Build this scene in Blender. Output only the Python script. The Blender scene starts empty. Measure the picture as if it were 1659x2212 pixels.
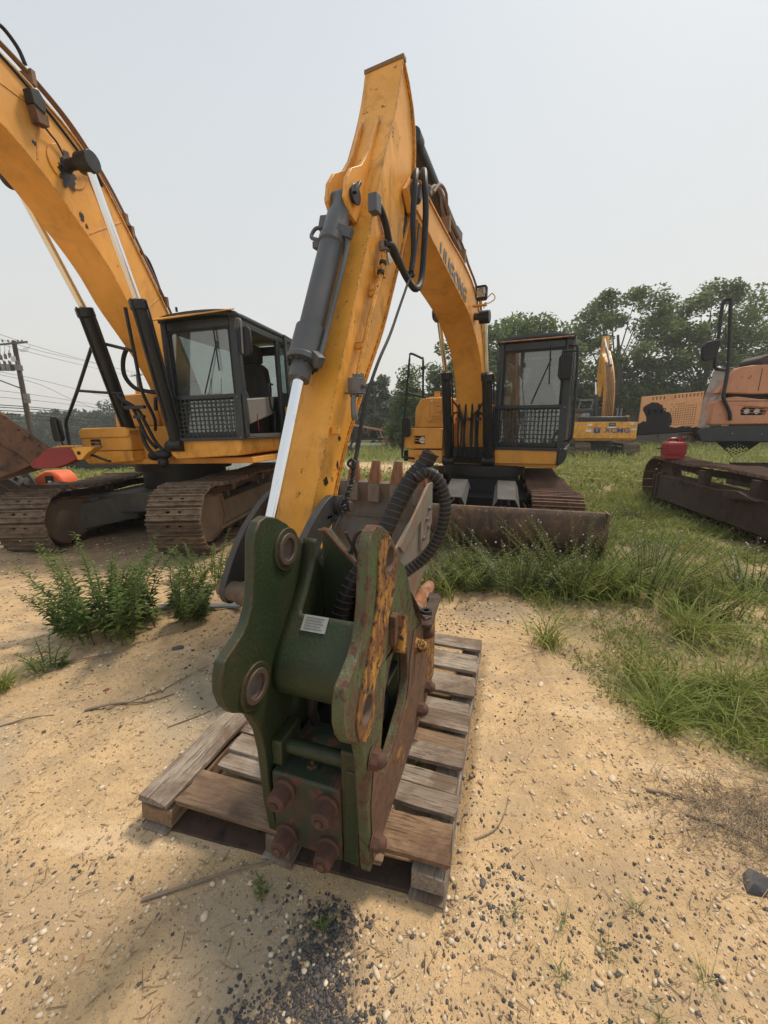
import bpy, bmesh, math, random
import numpy as np
from mathutils import Vector, Matrix, noise as mnoise
from mathutils.geometry import tessellate_polygon

# ------------------------------------------------------------------ scene
S = bpy.context.scene
COL = S.collection
R_ = math.radians
random.seed(7)
PITCH = math.atan(186 / 850.)
cam = bpy.data.cameras.new('camera')
cam.sensor_fit = 'VERTICAL'; cam.sensor_height = 24.0; cam.lens = 24.0 * 850 / 2212
cam.clip_start = 0.05; cam.clip_end = 3000
camo = bpy.data.objects.new('camera', cam); COL.objects.link(camo)
camo.location = (0, 0, 1.5); camo.rotation_euler = (math.pi / 2 - PITCH, 0, 0)
S.camera = camo
S.render.resolution_x = 768; S.render.resolution_y = 1024
S.view_settings.view_transform = 'Standard'; S.view_settings.look = 'None'
S.view_settings.exposure = 1.15; S.view_settings.gamma = 1

SUN_AZ = 52.0   # degrees from +Y towards +X
SUN_EL = 61.0
w = bpy.data.worlds.new('World'); S.world = w; w.use_nodes = True
nt = w.node_tree; N = nt.nodes; Lk = nt.links
bg = N['Background']
sky = N.new('ShaderNodeTexSky'); sky.sky_type = 'NISHITA'; sky.sun_disc = False
sky.sun_elevation = R_(SUN_EL); sky.sun_rotation = R_(SUN_AZ)
sky.dust_density = 6; sky.air_density = 1.2; sky.ozone_density = 1.0
# smoke-veiled overcast: a bright even veil over the sky texture
tc = N.new('ShaderNodeTexCoord'); sep = N.new('ShaderNodeSeparateXYZ')
Lk.new(tc.outputs['Generated'], sep.inputs[0])
rmp = N.new('ShaderNodeValToRGB'); cr = rmp.color_ramp
cr.elements[0].position = 0.0; cr.elements[0].color = (6.5, 6.25, 5.75, 1)
cr.elements[1].position = 0.9; cr.elements[1].color = (5.0, 5.6, 6.1, 1)
e = cr.elements.new(0.25); e.color = (6.05, 6.1, 5.95, 1)
Lk.new(sep.outputs['Z'], rmp.inputs[0])
nz = N.new('ShaderNodeTexNoise'); nz.inputs['Scale'].default_value = 1.3; nz.inputs['Detail'].default_value = 3
Lk.new(tc.outputs['Generated'], nz.inputs['Vector'])
mr = N.new('ShaderNodeMapRange'); mr.inputs['To Min'].default_value = 0.955; mr.inputs['To Max'].default_value = 1.045
Lk.new(nz.outputs['Fac'], mr.inputs['Value'])
vm = N.new('ShaderNodeVectorMath'); vm.operation = 'SCALE'
Lk.new(rmp.outputs[0], vm.inputs[0]); Lk.new(mr.outputs[0], vm.inputs['Scale'])
mx = N.new('ShaderNodeMix'); mx.data_type = 'RGBA'; mx.inputs[0].default_value = 0.86
Lk.new(sky.outputs[0], mx.inputs[6]); Lk.new(vm.outputs[0], mx.inputs[7])
Lk.new(mx.outputs[2], bg.inputs[0]); bg.inputs[1].default_value = 0.060

sl = bpy.data.lights.new('sun', 'SUN'); sl.energy = 1.5; sl.angle = R_(11); sl.color = (1.0, 0.86, 0.68)
so = bpy.data.objects.new('sun', sl); COL.objects.link(so)
a, b = R_(SUN_AZ), R_(SUN_EL)
sd = Vector((math.sin(a) * math.cos(b), math.cos(a) * math.cos(b), math.sin(b)))
so.rotation_euler = sd.to_track_quat('Z', 'Y').to_euler()

# ------------------------------------------------------------------ helpers
def V(*a): return Vector(a)
def catmull(pts, n=6, closed=False):
    P = [Vector(p) for p in pts]
    if len(P) < 3: return P
    out = []
    m = len(P)
    rng = range(m) if closed else range(m - 1)
    for i in rng:
        p0 = P[(i - 1) % m] if (closed or i > 0) else P[0] * 2 - P[1]
        p1 = P[i]; p2 = P[(i + 1) % m]
        p3 = P[(i + 2) % m] if (closed or i + 2 < m) else P[-1] * 2 - P[-2]
        for k in range(n):
            t = k / n
            out.append(0.5 * ((2 * p1) + (p2 - p0) * t + (2 * p0 - 5 * p1 + 4 * p2 - p3) * t * t + (3 * p1 - p0 - 3 * p2 + p3) * t ** 3))
    if not closed: out.append(P[-1])
    return out
def circ(cx, cy, r, n=20, ry=None):
    return [(cx + r * math.cos(2 * math.pi * k / n), cy + (ry or r) * math.sin(2 * math.pi * k / n)) for k in range(n)]

class MB:
    def __init__(s): s.v = []; s.f = []
    def add(s, vs, fs):
        o = len(s.v); s.v += [tuple(q) for q in vs]; s.f += [tuple(i + o for i in f) for f in fs]; return s
    def box(s, x0, x1, y0, y1, z0, z1):
        return s.add([(x0,y0,z0),(x1,y0,z0),(x1,y1,z0),(x0,y1,z0),(x0,y0,z1),(x1,y0,z1),(x1,y1,z1),(x0,y1,z1)],
                     [(0,3,2,1),(4,5,6,7),(0,1,5,4),(1,2,6,5),(2,3,7,6),(3,0,4,7)])
    def hexa(s, p):
        return s.add(p, [(0,3,2,1),(4,5,6,7),(0,1,5,4),(1,2,6,5),(2,3,7,6),(3,0,4,7)])
    def bar(s, p0, p1, w, h, up=(0,0,1)):
        p0, p1 = Vector(p0), Vector(p1); d = (p1 - p0).normalized(); up = Vector(up)
        sx = d.cross(up)
        if sx.length < 1e-4: sx = d.cross(Vector((1,0,0)))
        sx.normalize(); sy = sx.cross(d).normalized(); sx *= w / 2; sy *= h / 2
        return s.hexa([p0-sx-sy, p0+sx-sy, p1+sx-sy, p1-sx-sy, p0-sx+sy, p0+sx+sy, p1+sx+sy, p1-sx+sy])
    def lathe(s, p0, d, prof, n=20, caps=True):
        p0 = Vector(p0); d = Vector(d).normalized()
        a = d.orthogonal().normalized(); b = d.cross(a)
        vs = []; fs = []
        for t, r in prof:
            for k in range(n):
                th = 2 * math.pi * k / n
                vs.append(p0 + d * t + (a * math.cos(th) + b * math.sin(th)) * r)
        for i in range(len(prof) - 1):
            for k in range(n):
                k2 = (k + 1) % n
                fs.append((i*n+k, i*n+k2, (i+1)*n+k2, (i+1)*n+k))
        if caps:
            fs.append(tuple(range(n))[::-1]); fs.append(tuple((len(prof)-1)*n + k for k in range(n)))
        return s.add(vs, fs)
    def cyl(s, p0, p1, r0, r1=None, n=16, caps=True):
        p0, p1 = Vector(p0), Vector(p1)
        return s.lathe(p0, p1 - p0, [(0, r0), ((p1-p0).length, r0 if r1 is None else r1)], n, caps)
    def hexnut(s, p0, d, r, h):
        return s.lathe(p0, d, [(0, r), (h*.8, r), (h, r*.86)], 6)
    def ring(s, p0, d, ri, ro, h, n=24):
        return s.lathe(p0, d, [(0, ri), (0, ro), (h, ro), (h, ri), (0, ri)], n, caps=False)
    def tube(s, pts, r, n=8, sm=0, caps=True):
        P = catmull(pts, sm) if sm else [Vector(p) for p in pts]
        m = len(P); rr = r if callable(r) else (lambda t: r)
        d0 = (P[1] - P[0]).normalized(); a = d0.orthogonal().normalized()
        vs = []; fs = []
        for i, p in enumerate(P):
            if i == 0: d = d0
            elif i == m-1: d = (P[-1]-P[-2]).normalized()
            else:
                d = (P[i+1]-P[i]).normalized() + (P[i]-P[i-1]).normalized()
                d = d.normalized() if d.length > 1e-6 else d0
            a = (a - d * a.dot(d)); a = a.normalized() if a.length > 1e-6 else d.orthogonal().normalized()
            b = d.cross(a); q = rr(i / (m - 1))
            for k in range(n):
                th = 2*math.pi*k/n; vs.append(p + (a*math.cos(th)+b*math.sin(th))*q)
        for i in range(m-1):
            for k in range(n):
                k2 = (k+1) % n; fs.append((i*n+k, i*n+k2, (i+1)*n+k2, (i+1)*n+k))
        if caps: fs.append(tuple(range(n))[::-1]); fs.append(tuple((m-1)*n+k for k in range(n)))
        return s.add(vs, fs)
    def coil(s, pts, r, wr, turns_per_m, n=4, sm=8):
        P = catmull(pts, sm); L = [0]
        for i in range(1, len(P)): L.append(L[-1] + (P[i]-P[i-1]).length)
        tot = L[-1]; nt_ = int(tot * turns_per_m * 9); out = []
        a = (P[1]-P[0]).orthogonal().normalized(); j = 0
        for q in range(nt_ + 1):
            t = tot * q / nt_
            while j < len(P) - 2 and L[j+1] < t: j += 1
            f = (t - L[j]) / max(1e-6, L[j+1]-L[j]); p = P[j].lerp(P[j+1], f); d = (P[j+1]-P[j]).normalized()
            a = (a - d * a.dot(d)).normalized(); b = d.cross(a); th = 2*math.pi*t*turns_per_m + .5*math.sin(t*31)
            out.append(p + (a*math.cos(th)+b*math.sin(th)) * r)
        return s.tube(out, wr, n)
    def prism(s, prof, lo, hi, axis='x', holes=()):
        loops = [list(prof)] + [list(h) for h in holes]
        flat = [p for l in loops for p in l]
        tris = tessellate_polygon([[Vector((p[0], p[1], 0)) for p in l] for l in loops])
        def mk(p, t):
            return {'x': (t, p[0], p[1]), 'y': (p[0], t, p[1]), 'z': (p[0], p[1], t)}[axis]
        n = len(flat); vs = [mk(p, lo) for p in flat] + [mk(p, hi) for p in flat]; fs = []
        for t in tris: fs.append(tuple(t)); fs.append(tuple(i + n for i in t)[::-1])
        o = 0
        for l in loops:
            m = len(l)
            for k in range(m): fs.append((o+k, o+(k+1) % m, o+(k+1) % m+n, o+k+n))
            o += m
        return s.add(vs, fs)
    def sphere(s, c, r, n=12, m=8, sc=(1,1,1)):
        c = Vector(c); vs = [c + Vector((0,0,r*sc[2]))]; fs = []
        for i in range(1, m):
            ph = math.pi*i/m
            for k in range(n):
                th = 2*math.pi*k/n
                vs.append(c + Vector((r*sc[0]*math.sin(ph)*math.cos(th), r*sc[1]*math.sin(ph)*math.sin(th), r*sc[2]*math.cos(ph))))
        vs.append(c - Vector((0,0,r*sc[2])))
        for k in range(n): fs.append((0, 1+k, 1+(k+1) % n))
        for i in range(m-2):
            for k in range(n): fs.append((1+i*n+k, 1+(i+1)*n+k, 1+(i+1)*n+(k+1) % n, 1+i*n+(k+1) % n))
        last = len(vs)-1; o = 1+(m-2)*n
        for k in range(n): fs.append((o+k, last, o+(k+1) % n))
        return s.add(vs, fs)
    def sheet(s, top, low, th=0.0):
        n = len(top); vs = list(top) + list(low)
        return s.add(vs, [(i, i+1, n+i+1, n+i) for i in range(n-1)])
    def mesh(s, name, mat, ang=35):
        me = bpy.data.meshes.new(name); me.from_pydata(s.v, [], s.f); me.update()
        bm = bmesh.new(); bm.from_mesh(me); bmesh.ops.remove_doubles(bm, verts=bm.verts, dist=1e-5)
        bmesh.ops.recalc_face_normals(bm, faces=bm.faces); bm.to_mesh(me); bm.free()
        if mat: me.materials.append(mat)
        me.shade_smooth(); me.set_sharp_from_angle(angle=R_(ang))
        return me
    def build(s, name, mat, parent=None, M=None, bev=0, label=None, kind=None, ang=35):
        return link(name, s.mesh(name, mat, ang), parent, M, bev, label, kind)
def link(name, me, parent=None, M=None, bev=0, label=None, kind=None):
    o = bpy.data.objects.new(name, me); COL.objects.link(o)
    if parent: o.parent = parent
    if M is not None: o.matrix_local = M
    if bev:
        m = o.modifiers.new('bevel', 'BEVEL'); m.width = bev; m.segments = 2; m.limit_method = 'ANGLE'; m.angle_limit = R_(40)
    if label: o['label'] = label
    if kind: o['kind'] = kind
    return o
def thing(name, label, cat, loc=(0,0,0), yaw=0, group=None, tilt=0):
    o = bpy.data.objects.new(name, None); COL.objects.link(o); o.empty_display_size = .2
    o.matrix_local = Matrix.Translation(loc) @ Matrix.Rotation(-R_(yaw), 4, 'Z') @ Matrix.Rotation(R_(tilt), 4, 'Y')
    return tag(o, label, cat, group)
def tag(o, label, cat, group=None):
    o['label'] = label; o['category'] = cat
    if group: o['group'] = group
    return o
def T(x=0, y=0, z=0, rx=0, ry=0, rz=0):
    return Matrix.Translation((x,y,z)) @ Matrix.Rotation(R_(rz),4,'Z') @ Matrix.Rotation(R_(ry),4,'Y') @ Matrix.Rotation(R_(rx),4,'X')

# ------------------------------------------------------------------ materials
class NT:
    def __init__(s, name):
        s.m = bpy.data.materials.new(name); s.m.use_nodes = True; s.t = s.m.node_tree; s.n = s.t.nodes; s.l = s.t.links
        s.b = s.n['Principled BSDF']; s.out = s.n['Material Output']
        s.tc = s.n.new('ShaderNodeTexCoord'); s.vec = s.tc.outputs['Object']
    def map(s, sc=(1,1,1), vec=None):
        m = s.n.new('ShaderNodeMapping'); m.inputs['Scale'].default_value = sc; s.l.new(vec or s.vec, m.inputs[0]); return m.outputs[0]
    def noise(s, scale, detail=6, rough=.6, dist=0, vec=None):
        n = s.n.new('ShaderNodeTexNoise'); n.inputs['Scale'].default_value = scale; n.inputs['Detail'].default_value = detail
        n.inputs['Roughness'].default_value = rough; n.inputs['Distortion'].default_value = dist
        s.l.new(vec or s.vec, n.inputs['Vector']); return n.outputs['Fac']
    def vor(s, scale, vec=None, out='Distance', rnd=1):
        n = s.n.new('ShaderNodeTexVoronoi'); n.inputs['Scale'].default_value = scale; n.inputs['Randomness'].default_value = rnd
        s.l.new(vec or s.vec, n.inputs['Vector']); return n.outputs[out]
    def ramp(s, fac, lo, hi, a=0., b=1.):
        n = s.n.new('ShaderNodeMapRange'); n.inputs['From Min'].default_value = lo; n.inputs['From Max'].default_value = hi
        n.inputs['To Min'].default_value = a; n.inputs['To Max'].default_value = b; s.l.new(fac, n.inputs['Value']); return n.outputs[0]
    def math(s, op, a, b=0.0):
        n = s.n.new('ShaderNodeMath'); n.operation = op
        for i, q in enumerate((a, b)):
            if isinstance(q, (int, float)): n.inputs[i].default_value = q
            else: s.l.new(q, n.inputs[i])
        return n.outputs[0]
    def mix(s, fac, a, b):
        n = s.n.new('ShaderNodeMix'); n.data_type = 'RGBA'
        for i, q in ((0, fac), (6, a), (7, b)):
            if isinstance(q, (int, float)): n.inputs[i].default_value = q
            elif isinstance(q, tuple): n.inputs[i].default_value = (*q, 1)
            else: s.l.new(q, n.inputs[i])
        return n.outputs[2]
    def bump(s, h, st=.3, dist=.01):
        n = s.n.new('ShaderNodeBump'); n.inputs['Strength'].default_value = st; n.inputs['Distance'].default_value = dist
        s.l.new(h, n.inputs['Height']); s.l.new(n.outputs[0], s.b.inputs['Normal'])
    def set(s, col=None, rough=None, metal=None, spec=None):
        for k, q in (('Base Color', col), ('Roughness', rough), ('Metallic', metal), ('Specular IOR Level', spec)):
            if q is None: continue
            i = s.b.inputs[k]
            if isinstance(q, tuple): i.default_value = (*q, 1)
            elif isinstance(q, (int, float)): i.default_value = q
            else: s.l.new(q, i)
        return s.m
def paint(name, col, rough=.42, dirt=(.16,.12,.08), dl=.55, dh=.8, damt=.6, rust=(.16,.055,.02), rl=.66, rh=.7, metal=0, sc=1., spec=.4, bump=.15, var=0, edge=0, ecol=None):
    k = NT(name)
    big = k.noise(1.3*sc, 5, .6)
    avg = sum(col)/3
    c = k.mix(k.ramp(big, .35, .7), tuple(q*.80 for q in col), tuple(min(1, (q*.93+avg*.07)*1.08) for q in col))
    c = k.mix(k.ramp(k.noise(9*sc, 8, .75, .2, k.map((1,1,.2))), .50, .75, 0, .28), c, tuple(q*.62 for q in col))
    d = k.ramp(k.noise(3.1*sc, 9, .68, .6, k.map((1,1,.45))), dl, dh, 0, damt)
    c = k.mix(d, c, dirt)
    r = k.ramp(k.noise(7.5*sc, 10, .7, .3), rl, rh)
    c = k.mix(r, c, rust)
    sp = k.ramp(k.noise(60*sc, 3, .6), .68, .74, 0, .5)
    c = k.mix(sp, c, dirt)
    if var:
        oi = k.n.new('ShaderNodeObjectInfo'); c = k.mix(k.ramp(oi.outputs['Random'], 0, 1, 0, var), c, tuple(q*.35 for q in dirt)); c = k.mix(k.ramp(k.noise(2.2, 6, .7), .5, .62, 0, .45), c, tuple(q*.3 for q in dirt))
    if edge:
        bv = k.n.new('ShaderNodeBevel'); bv.samples = 4; bv.inputs['Radius'].default_value = edge
        ge = k.n.new('ShaderNodeNewGeometry'); dt = k.n.new('ShaderNodeVectorMath'); dt.operation = 'DOT_PRODUCT'
        k.l.new(bv.outputs[0], dt.inputs[0]); k.l.new(ge.outputs['Normal'], dt.inputs[1])
        em = k.math('MULTIPLY', k.ramp(dt.outputs['Value'], .992, .93), k.ramp(k.noise(22*sc, 8, .75), .44, .54))
        c = k.mix(em, c, ecol or (.10,.045,.025))
    k.bump(k.math('ADD', k.noise(38*sc, 5, .6), k.math('MULTIPLY', r, -.5)), bump, .01)
    return k.set(c, k.ramp(k.math('ADD', d, r), 0, 1, rough, .85), metal, spec)
YEL = paint('yellow_paint', (.82,.375,.052), .42, (.22,.125,.055), .48, .80, .6, rl=.68, rh=.71, edge=.012, ecol=(.22,.10,.04))
YEL2 = paint('yellow_paint_worn', (.84,.385,.042), .42, (.20,.10,.035), .50, .72, .7, (.035,.03,.025), rl=.64, rh=.66, sc=1.9, edge=.014, ecol=(.09,.05,.03))
ORG = paint('faded_orange_paint', (.62,.28,.15), .55, (.33,.16,.09), .46, .75, .55, rl=.64, rh=.67, edge=.02, ecol=(.16,.08,.05))
DRK = paint('dark_grey_paint', (.017,.019,.021), .38, (.10,.08,.06), .52, .85, .4, (.10,.05,.03), rl=.72, rh=.78)
CABP = paint('cab_slate_paint', (.028,.036,.041), .33, (.13,.11,.09), .54, .85, .4, rl=.76, rh=.8)
CYLG = paint('cylinder_grey_paint', (.085,.092,.10), .42, (.14,.11,.09), .5, .85, .4, (.16,.05,.03), rl=.66, rh=.69, sc=1.3)
BLK = paint('black_rubber', (.012,.012,.013), .55, (.08,.065,.05), .52, .9, .35, rl=.95, rh=.99)
STEEL = paint('dull_steel', (.2,.2,.2), .4, (.12,.09,.07), .45, .8, .6, metal=.6, rl=.62, rh=.7)
RUST = paint('rust_steel', (.12,.06,.035), .8, (.23,.12,.06), .42, .7, .7, (.05,.032,.025), rl=.5, rh=.62)
RUSTD = paint('rust_dark', (.07,.045,.033), .85, (.14,.08,.05), .45, .75, .7, (.03,.022,.02), rl=.52, rh=.62)
MUD = paint('mud_steel', (.17,.125,.085), .85, (.09,.06,.045), .45, .7, .7, (.12,.055,.03), rl=.58, rh=.66)
TRK = paint('track_steel', (.29,.215,.145), .75, (.10,.065,.045), .4, .66, .75, (.13,.055,.03), rl=.56, rh=.64, sc=2, var=.6)
TRKR = paint('track_rust_steel', (.16,.085,.055), .7, (.26,.15,.10), .45, .75, .6, (.06,.04,.035), rl=.56, rh=.64, sc=2, var=.6)
GRN = paint('green_paint', (.030,.048,.020), .38, (.042,.036,.018), .44, .72, .85, (.085,.038,.022), rl=.66, rh=.69, sc=2.2, bump=.3, edge=.012, ecol=(.095,.045,.028))
GRNL = paint('green_edge_paint', (.075,.11,.048), .45, (.10,.045,.03), .46, .60, .9, (.085,.038,.025), rl=.54, rh=.58, sc=3.2, bump=.5, edge=.014, ecol=(.12,.055,.035))
YRST = paint('yellow_rusted_paint', (.50,.25,.035), .5, (.15,.06,.025), .41, .55, .95, (.05,.03,.02), rl=.52, rh=.56, sc=4.5, bump=.5)
GRYR = paint('bucket_grey_rust', (.20,.19,.165), .65, (.22,.10,.045), .46, .66, .8, (.33,.13,.045), rl=.58, rh=.66, sc=2.4, edge=.01, ecol=(.24,.11,.045))
ORST = paint('tooth_orange_rust', (.26,.095,.035), .85, (.34,.26,.20), .45, .62, .7, (.13,.05,.03), rl=.58, rh=.64, sc=4)
BLADE = paint('blade_rust', (.06,.042,.032), .8, (.15,.085,.045), .42, .62, .85, (.24,.12,.05), rl=.58, rh=.64, sc=2.4, edge=.02, ecol=(.36,.24,.15))
LINK = paint('link_dark_steel', (.045,.043,.042), .45, (.12,.085,.065), .45, .8, .6, (.11,.06,.04), rl=.6, rh=.66, sc=3)
WHITE = paint('white_paint', (.72,.72,.70), .4, rl=.9, rh=.95)
REDP = paint('red_plastic', (.33,.012,.02), .35, (.18,.02,.02), .5, .9, .5, rl=.95, rh=.99)
REDT = paint('red_paint_worn', (.30,.035,.035), .6, (.16,.05,.03), .45, .7, .6, rl=.6, rh=.66, sc=3)
BLUE = paint('blue_decal', (.03,.07,.30), .5, rl=.9, rh=.95)
TRAC = paint('tractor_orange', (.75,.12,.02), .4, rl=.85, rh=.9)
CARD = paint('car_dark_paint', (.02,.022,.026), .2, damt=.1, rl=.95, rh=.99, spec=.6)
SEAT = paint('seat_fabric', (.045,.042,.04), .9, rl=.95, rh=.99)
GREYP = paint('grey_plastic', (.20,.19,.175), .6, damt=.3, rl=.95, rh=.99)
LETTER = paint('grey_lettering', (.20,.20,.19), .5, rl=.95, rh=.99)
PIPE = paint('brown_pipe', (.20,.115,.06), .5, (.08,.05,.04), .45, .75, .6)
def m_chrome():
    k = NT('chrome_rod'); k.bump(k.noise(30, 3), .02, .002)
    return k.set(k.mix(k.ramp(k.noise(9, 6, .6, .5), .62, .75), (.84,.85,.86), (.6,.6,.6)), k.ramp(k.noise(12, 4), .3, .8, .06, .2), 1.0)
CHR = m_chrome()
def m_glass(name='window_glass', dust=.09, refl=.14):
    k = NT(name); tr = k.n.new('ShaderNodeBsdfTransparent'); tr.inputs[0].default_value = (.72,.78,.77,1)
    gl = k.n.new('ShaderNodeBsdfGlossy'); gl.inputs['Roughness'].default_value = .03
    df = k.n.new('ShaderNodeBsdfDiffuse'); df.inputs[0].default_value = (.42,.42,.38,1)
    m1 = k.n.new('ShaderNodeMixShader'); m2 = k.n.new('ShaderNodeMixShader')
    k.l.new(k.ramp(k.noise(2.4, 6, .6), .3, .75, dust*.4, dust*1.9), m1.inputs[0]); k.l.new(tr.outputs[0], m1.inputs[1]); k.l.new(df.outputs[0], m1.inputs[2])
    m2.inputs[0].default_value = refl; k.l.new(m1.outputs[0], m2.inputs[1]); k.l.new(gl.outputs[0], m2.inputs[2])
    k.l.new(m2.outputs[0], k.out.inputs[0]); return k.m
GLASS = m_glass()
GLASSL = m_glass('lamp_glass', .3, .3)
def m_wood(name, c1, c2, c3, axis=0):
    k = NT(name); oi = k.n.new('ShaderNodeObjectInfo')
    add = k.n.new('ShaderNodeVectorMath'); add.operation = 'ADD'
    sc = k.n.new('ShaderNodeVectorMath'); sc.operation = 'SCALE'; sc.inputs[0].default_value = (7, 13, 5); k.l.new(oi.outputs['Random'], sc.inputs['Scale'])
    k.l.new(k.vec, add.inputs[0]); k.l.new(sc.outputs[0], add.inputs[1]); v = add.outputs[0]
    s = (1.6, 26, 26) if axis == 0 else (26, 1.6, 26)
    g = k.noise(1.6, 8, .62, 1.2, k.map(s, v)); g2 = k.noise(5, 8, .7, .6, k.map(s, v)); st = k.noise(4, 6, .6, .4, v)
    c = k.mix(k.ramp(g, .32, .66), c1, c2); c = k.mix(k.ramp(g2, .53, .58, 0, .9), c, tuple(q*.28 for q in c1))
    c = k.mix(k.ramp(st, .46, .60, 0, .85), c, c3); c = k.mix(k.ramp(k.noise(1.3, 6, .7, .5, v), .52, .62, 0, .55), c, tuple(q*1.25 for q in c2))
    c = k.mix(k.ramp(oi.outputs['Random'], 0, 1, 0, .35), c, (.17,.13,.10))
    k.bump(k.math('ADD', g2, g), .9, .008); return k.set(c, .85)
WOOD = m_wood('weathered_pallet_wood', (.25,.20,.15), (.45,.38,.31), (.14,.09,.06))
WOODO = m_wood('brown_pallet_wood', (.22,.13,.07), (.33,.215,.125), (.11,.055,.03))
WOODY = m_wood('weathered_board_wood', (.30,.235,.17), (.46,.38,.29), (.17,.10,.075), 1)
def m_bark():
    k = NT('bark'); n = k.noise(6, 8, .7, 1, k.map((4,4,.6))); k.bump(n, .6, .03)
    return k.set(k.mix(k.ramp(n, .3, .7), (.06,.05,.04), (.17,.14,.11)), .9)
BARK = m_bark()
def m_leaf(name, c1, c2, c3, tr=.25, nsc=.6):
    k = NT(name); g = k.n.new('ShaderNodeNewGeometry')
    c = k.mix(g.outputs['Random Per Island'], c1, c2)
    c = k.mix(k.ramp(k.noise(nsc, 3), .45, .65), c, c3)
    k.set(c, .6, None, .25)
    t = k.n.new('ShaderNodeBsdfTranslucent'); k.l.new(c, t.inputs[0]); ms = k.n.new('ShaderNodeMixShader'); ms.inputs[0].default_value = tr
    k.l.new(k.b.outputs[0], ms.inputs[1]); k.l.new(t.outputs[0], ms.inputs[2]); k.l.new(ms.outputs[0], k.out.inputs[0]); return k.m
LEAF_OAK = m_leaf('oak_leaves', (.07,.11,.038), (.145,.20,.07), (.18,.24,.09), .35)
LEAF_YNG = m_leaf('young_tree_leaves', (.07,.12,.035), (.11,.17,.05), (.14,.19,.06))
LEAF_FAR = m_leaf('far_leaves', (.04,.07,.03), (.07,.105,.045), (.055,.085,.04), nsc=.15)
GRASS = m_leaf('grass_blades', (.17,.215,.05), (.31,.34,.09), (.37,.35,.14), .38, .9)
GRASSD = m_leaf('dark_grass_blades', (.14,.19,.04), (.28,.33,.085), (.26,.30,.08), .38, 1.5)
WEED = m_leaf('weed_leaves', (.11,.15,.035), (.22,.26,.07), (.29,.26,.08), .35, 2.5)
MUG = m_leaf('mugwort_leaves', (.065,.115,.035), (.15,.22,.065), (.20,.23,.06), .35, 2.5)
GREYW = m_leaf('grey_green_leaves', (.17,.215,.09), (.29,.33,.16), (.24,.28,.12), .35, 2)
STRAW = m_leaf('dry_straw', (.25,.19,.12), (.40,.32,.22), (.20,.14,.09), .1, 3)
def flat(name, col, rough=.7):
    k = NT(name); return k.set(k.mix(k.ramp(k.noise(14, 5), .3, .7), tuple(q*.8 for q in col), tuple(min(1, q*1.15) for q in col)), rough)
def stone(name, c1, c2, rough=.7):
    k = NT(name); g = k.n.new('ShaderNodeNewGeometry'); c = k.mix(g.outputs['Random Per Island'], c1, c2)
    k.bump(k.noise(120, 4), .3, .002); return k.set(k.mix(k.ramp(k.noise(70, 5), .4, .8, 0, .4), c, tuple(q*.5 for q in c1)), rough)
PALE = stone('pale_pebble', (.50,.38,.24), (.68,.58,.44))
TAN = stone('tan_pebble', (.28,.18,.10), (.46,.32,.19))
DARKS = stone('dark_pebble', (.035,.035,.04), (.12,.105,.10))
REDB = stone('red_brick_bit', (.34,.08,.05), (.26,.07,.05))
PINK = flat('pink_petals', (.50,.36,.46)); STICK = flat('grey_stick_bark', (.22,.17,.12), .9)
WALLM = flat('taupe_panel', (.20,.165,.15), .8)
# ------------------------------------------------------------------ ground
_rs = np.random.RandomState(3); _tab = _rs.rand(256, 256)
def vnoise(x, y, s, ox=0.0):
    x = np.asarray(x, float) * s + 31.7 + ox; y = np.asarray(y, float) * s + 11.3 - ox
    xi = np.floor(x).astype(int); yi = np.floor(y).astype(int); fx = x - xi; fy = y - yi
    fx = fx*fx*(3-2*fx); fy = fy*fy*(3-2*fy)
    a = _tab[xi % 256, yi % 256]; b = _tab[(xi+1) % 256, yi % 256]; c = _tab[xi % 256, (yi+1) % 256]; d = _tab[(xi+1) % 256, (yi+1) % 256]
    return (a*(1-fx)+b*fx)*(1-fy) + (c*(1-fx)+d*fx)*fy
def sstep(a, b, x):
    t = np.clip((x-a)/(b-a), 0, 1); return t*t*(3-2*t)
BA = R_(18); BO = (-.036, .966)
def to_b(x, y):
    dx = np.asarray(x)-BO[0]; dy = np.asarray(y)-BO[1]
    return dx*math.cos(BA)-dy*math.sin(BA), dx*math.sin(BA)+dy*math.cos(BA)
def gh(x, y):
    x = np.asarray(x, float); y = np.asarray(y, float)
    r = np.sqrt(x*x+y*y)
    h = -.10*sstep(2.8, 4.8, y)
    n = (vnoise(x, y, .8)-.5)*.07 + (vnoise(x, y, 2.3)-.5)*.035 + (vnoise(x, y, 7)-.5)*.016
    q = (x*.62+y*.78); p_ = (x*.78-y*.62)
    n += .014*np.sin((p_+.25*vnoise(x, y, 1.2))*26)*sstep(.45, .62, vnoise(x, y, .9, 7))*(r < 7)*sstep(-.1, -.5, x+.3*(y-2))
    n += ((vnoise(x, y, 21)-.5)*.012 + (vnoise(x, y, 47)-.5)*.007) * (r < 9)
    n += np.where(r > 15, (vnoise(x, y, .15)-.5)*.2*sstep(15, 40, r), 0)
    L = sstep(-1.5, -7, x)*sstep(8, 15, y)
    h = h - 1.5*L*sstep(10, 25, y) - 1.2*L*sstep(25, 80, y) - 1.5*L*sstep(80, 120, y)
    u, v = to_b(x, y)
    inside = sstep(.45, 0, np.maximum(np.maximum(-1.0-u, u-.24), np.maximum(-.12-v, v-1.6)))
    n = n*(1-inside*.9)
    h = h + n
    h += .05*np.exp(-((u-.275)/.05)**2) * sstep(-.05, .2, v) * sstep(1.75, 1.3, v) * (.7+.6*vnoise(x, y, 5))
    h += .028*np.exp(-((u+.99)/.06)**2) * sstep(-.1, .3, v) * sstep(1.6, 1.2, v)
    return h
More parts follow.
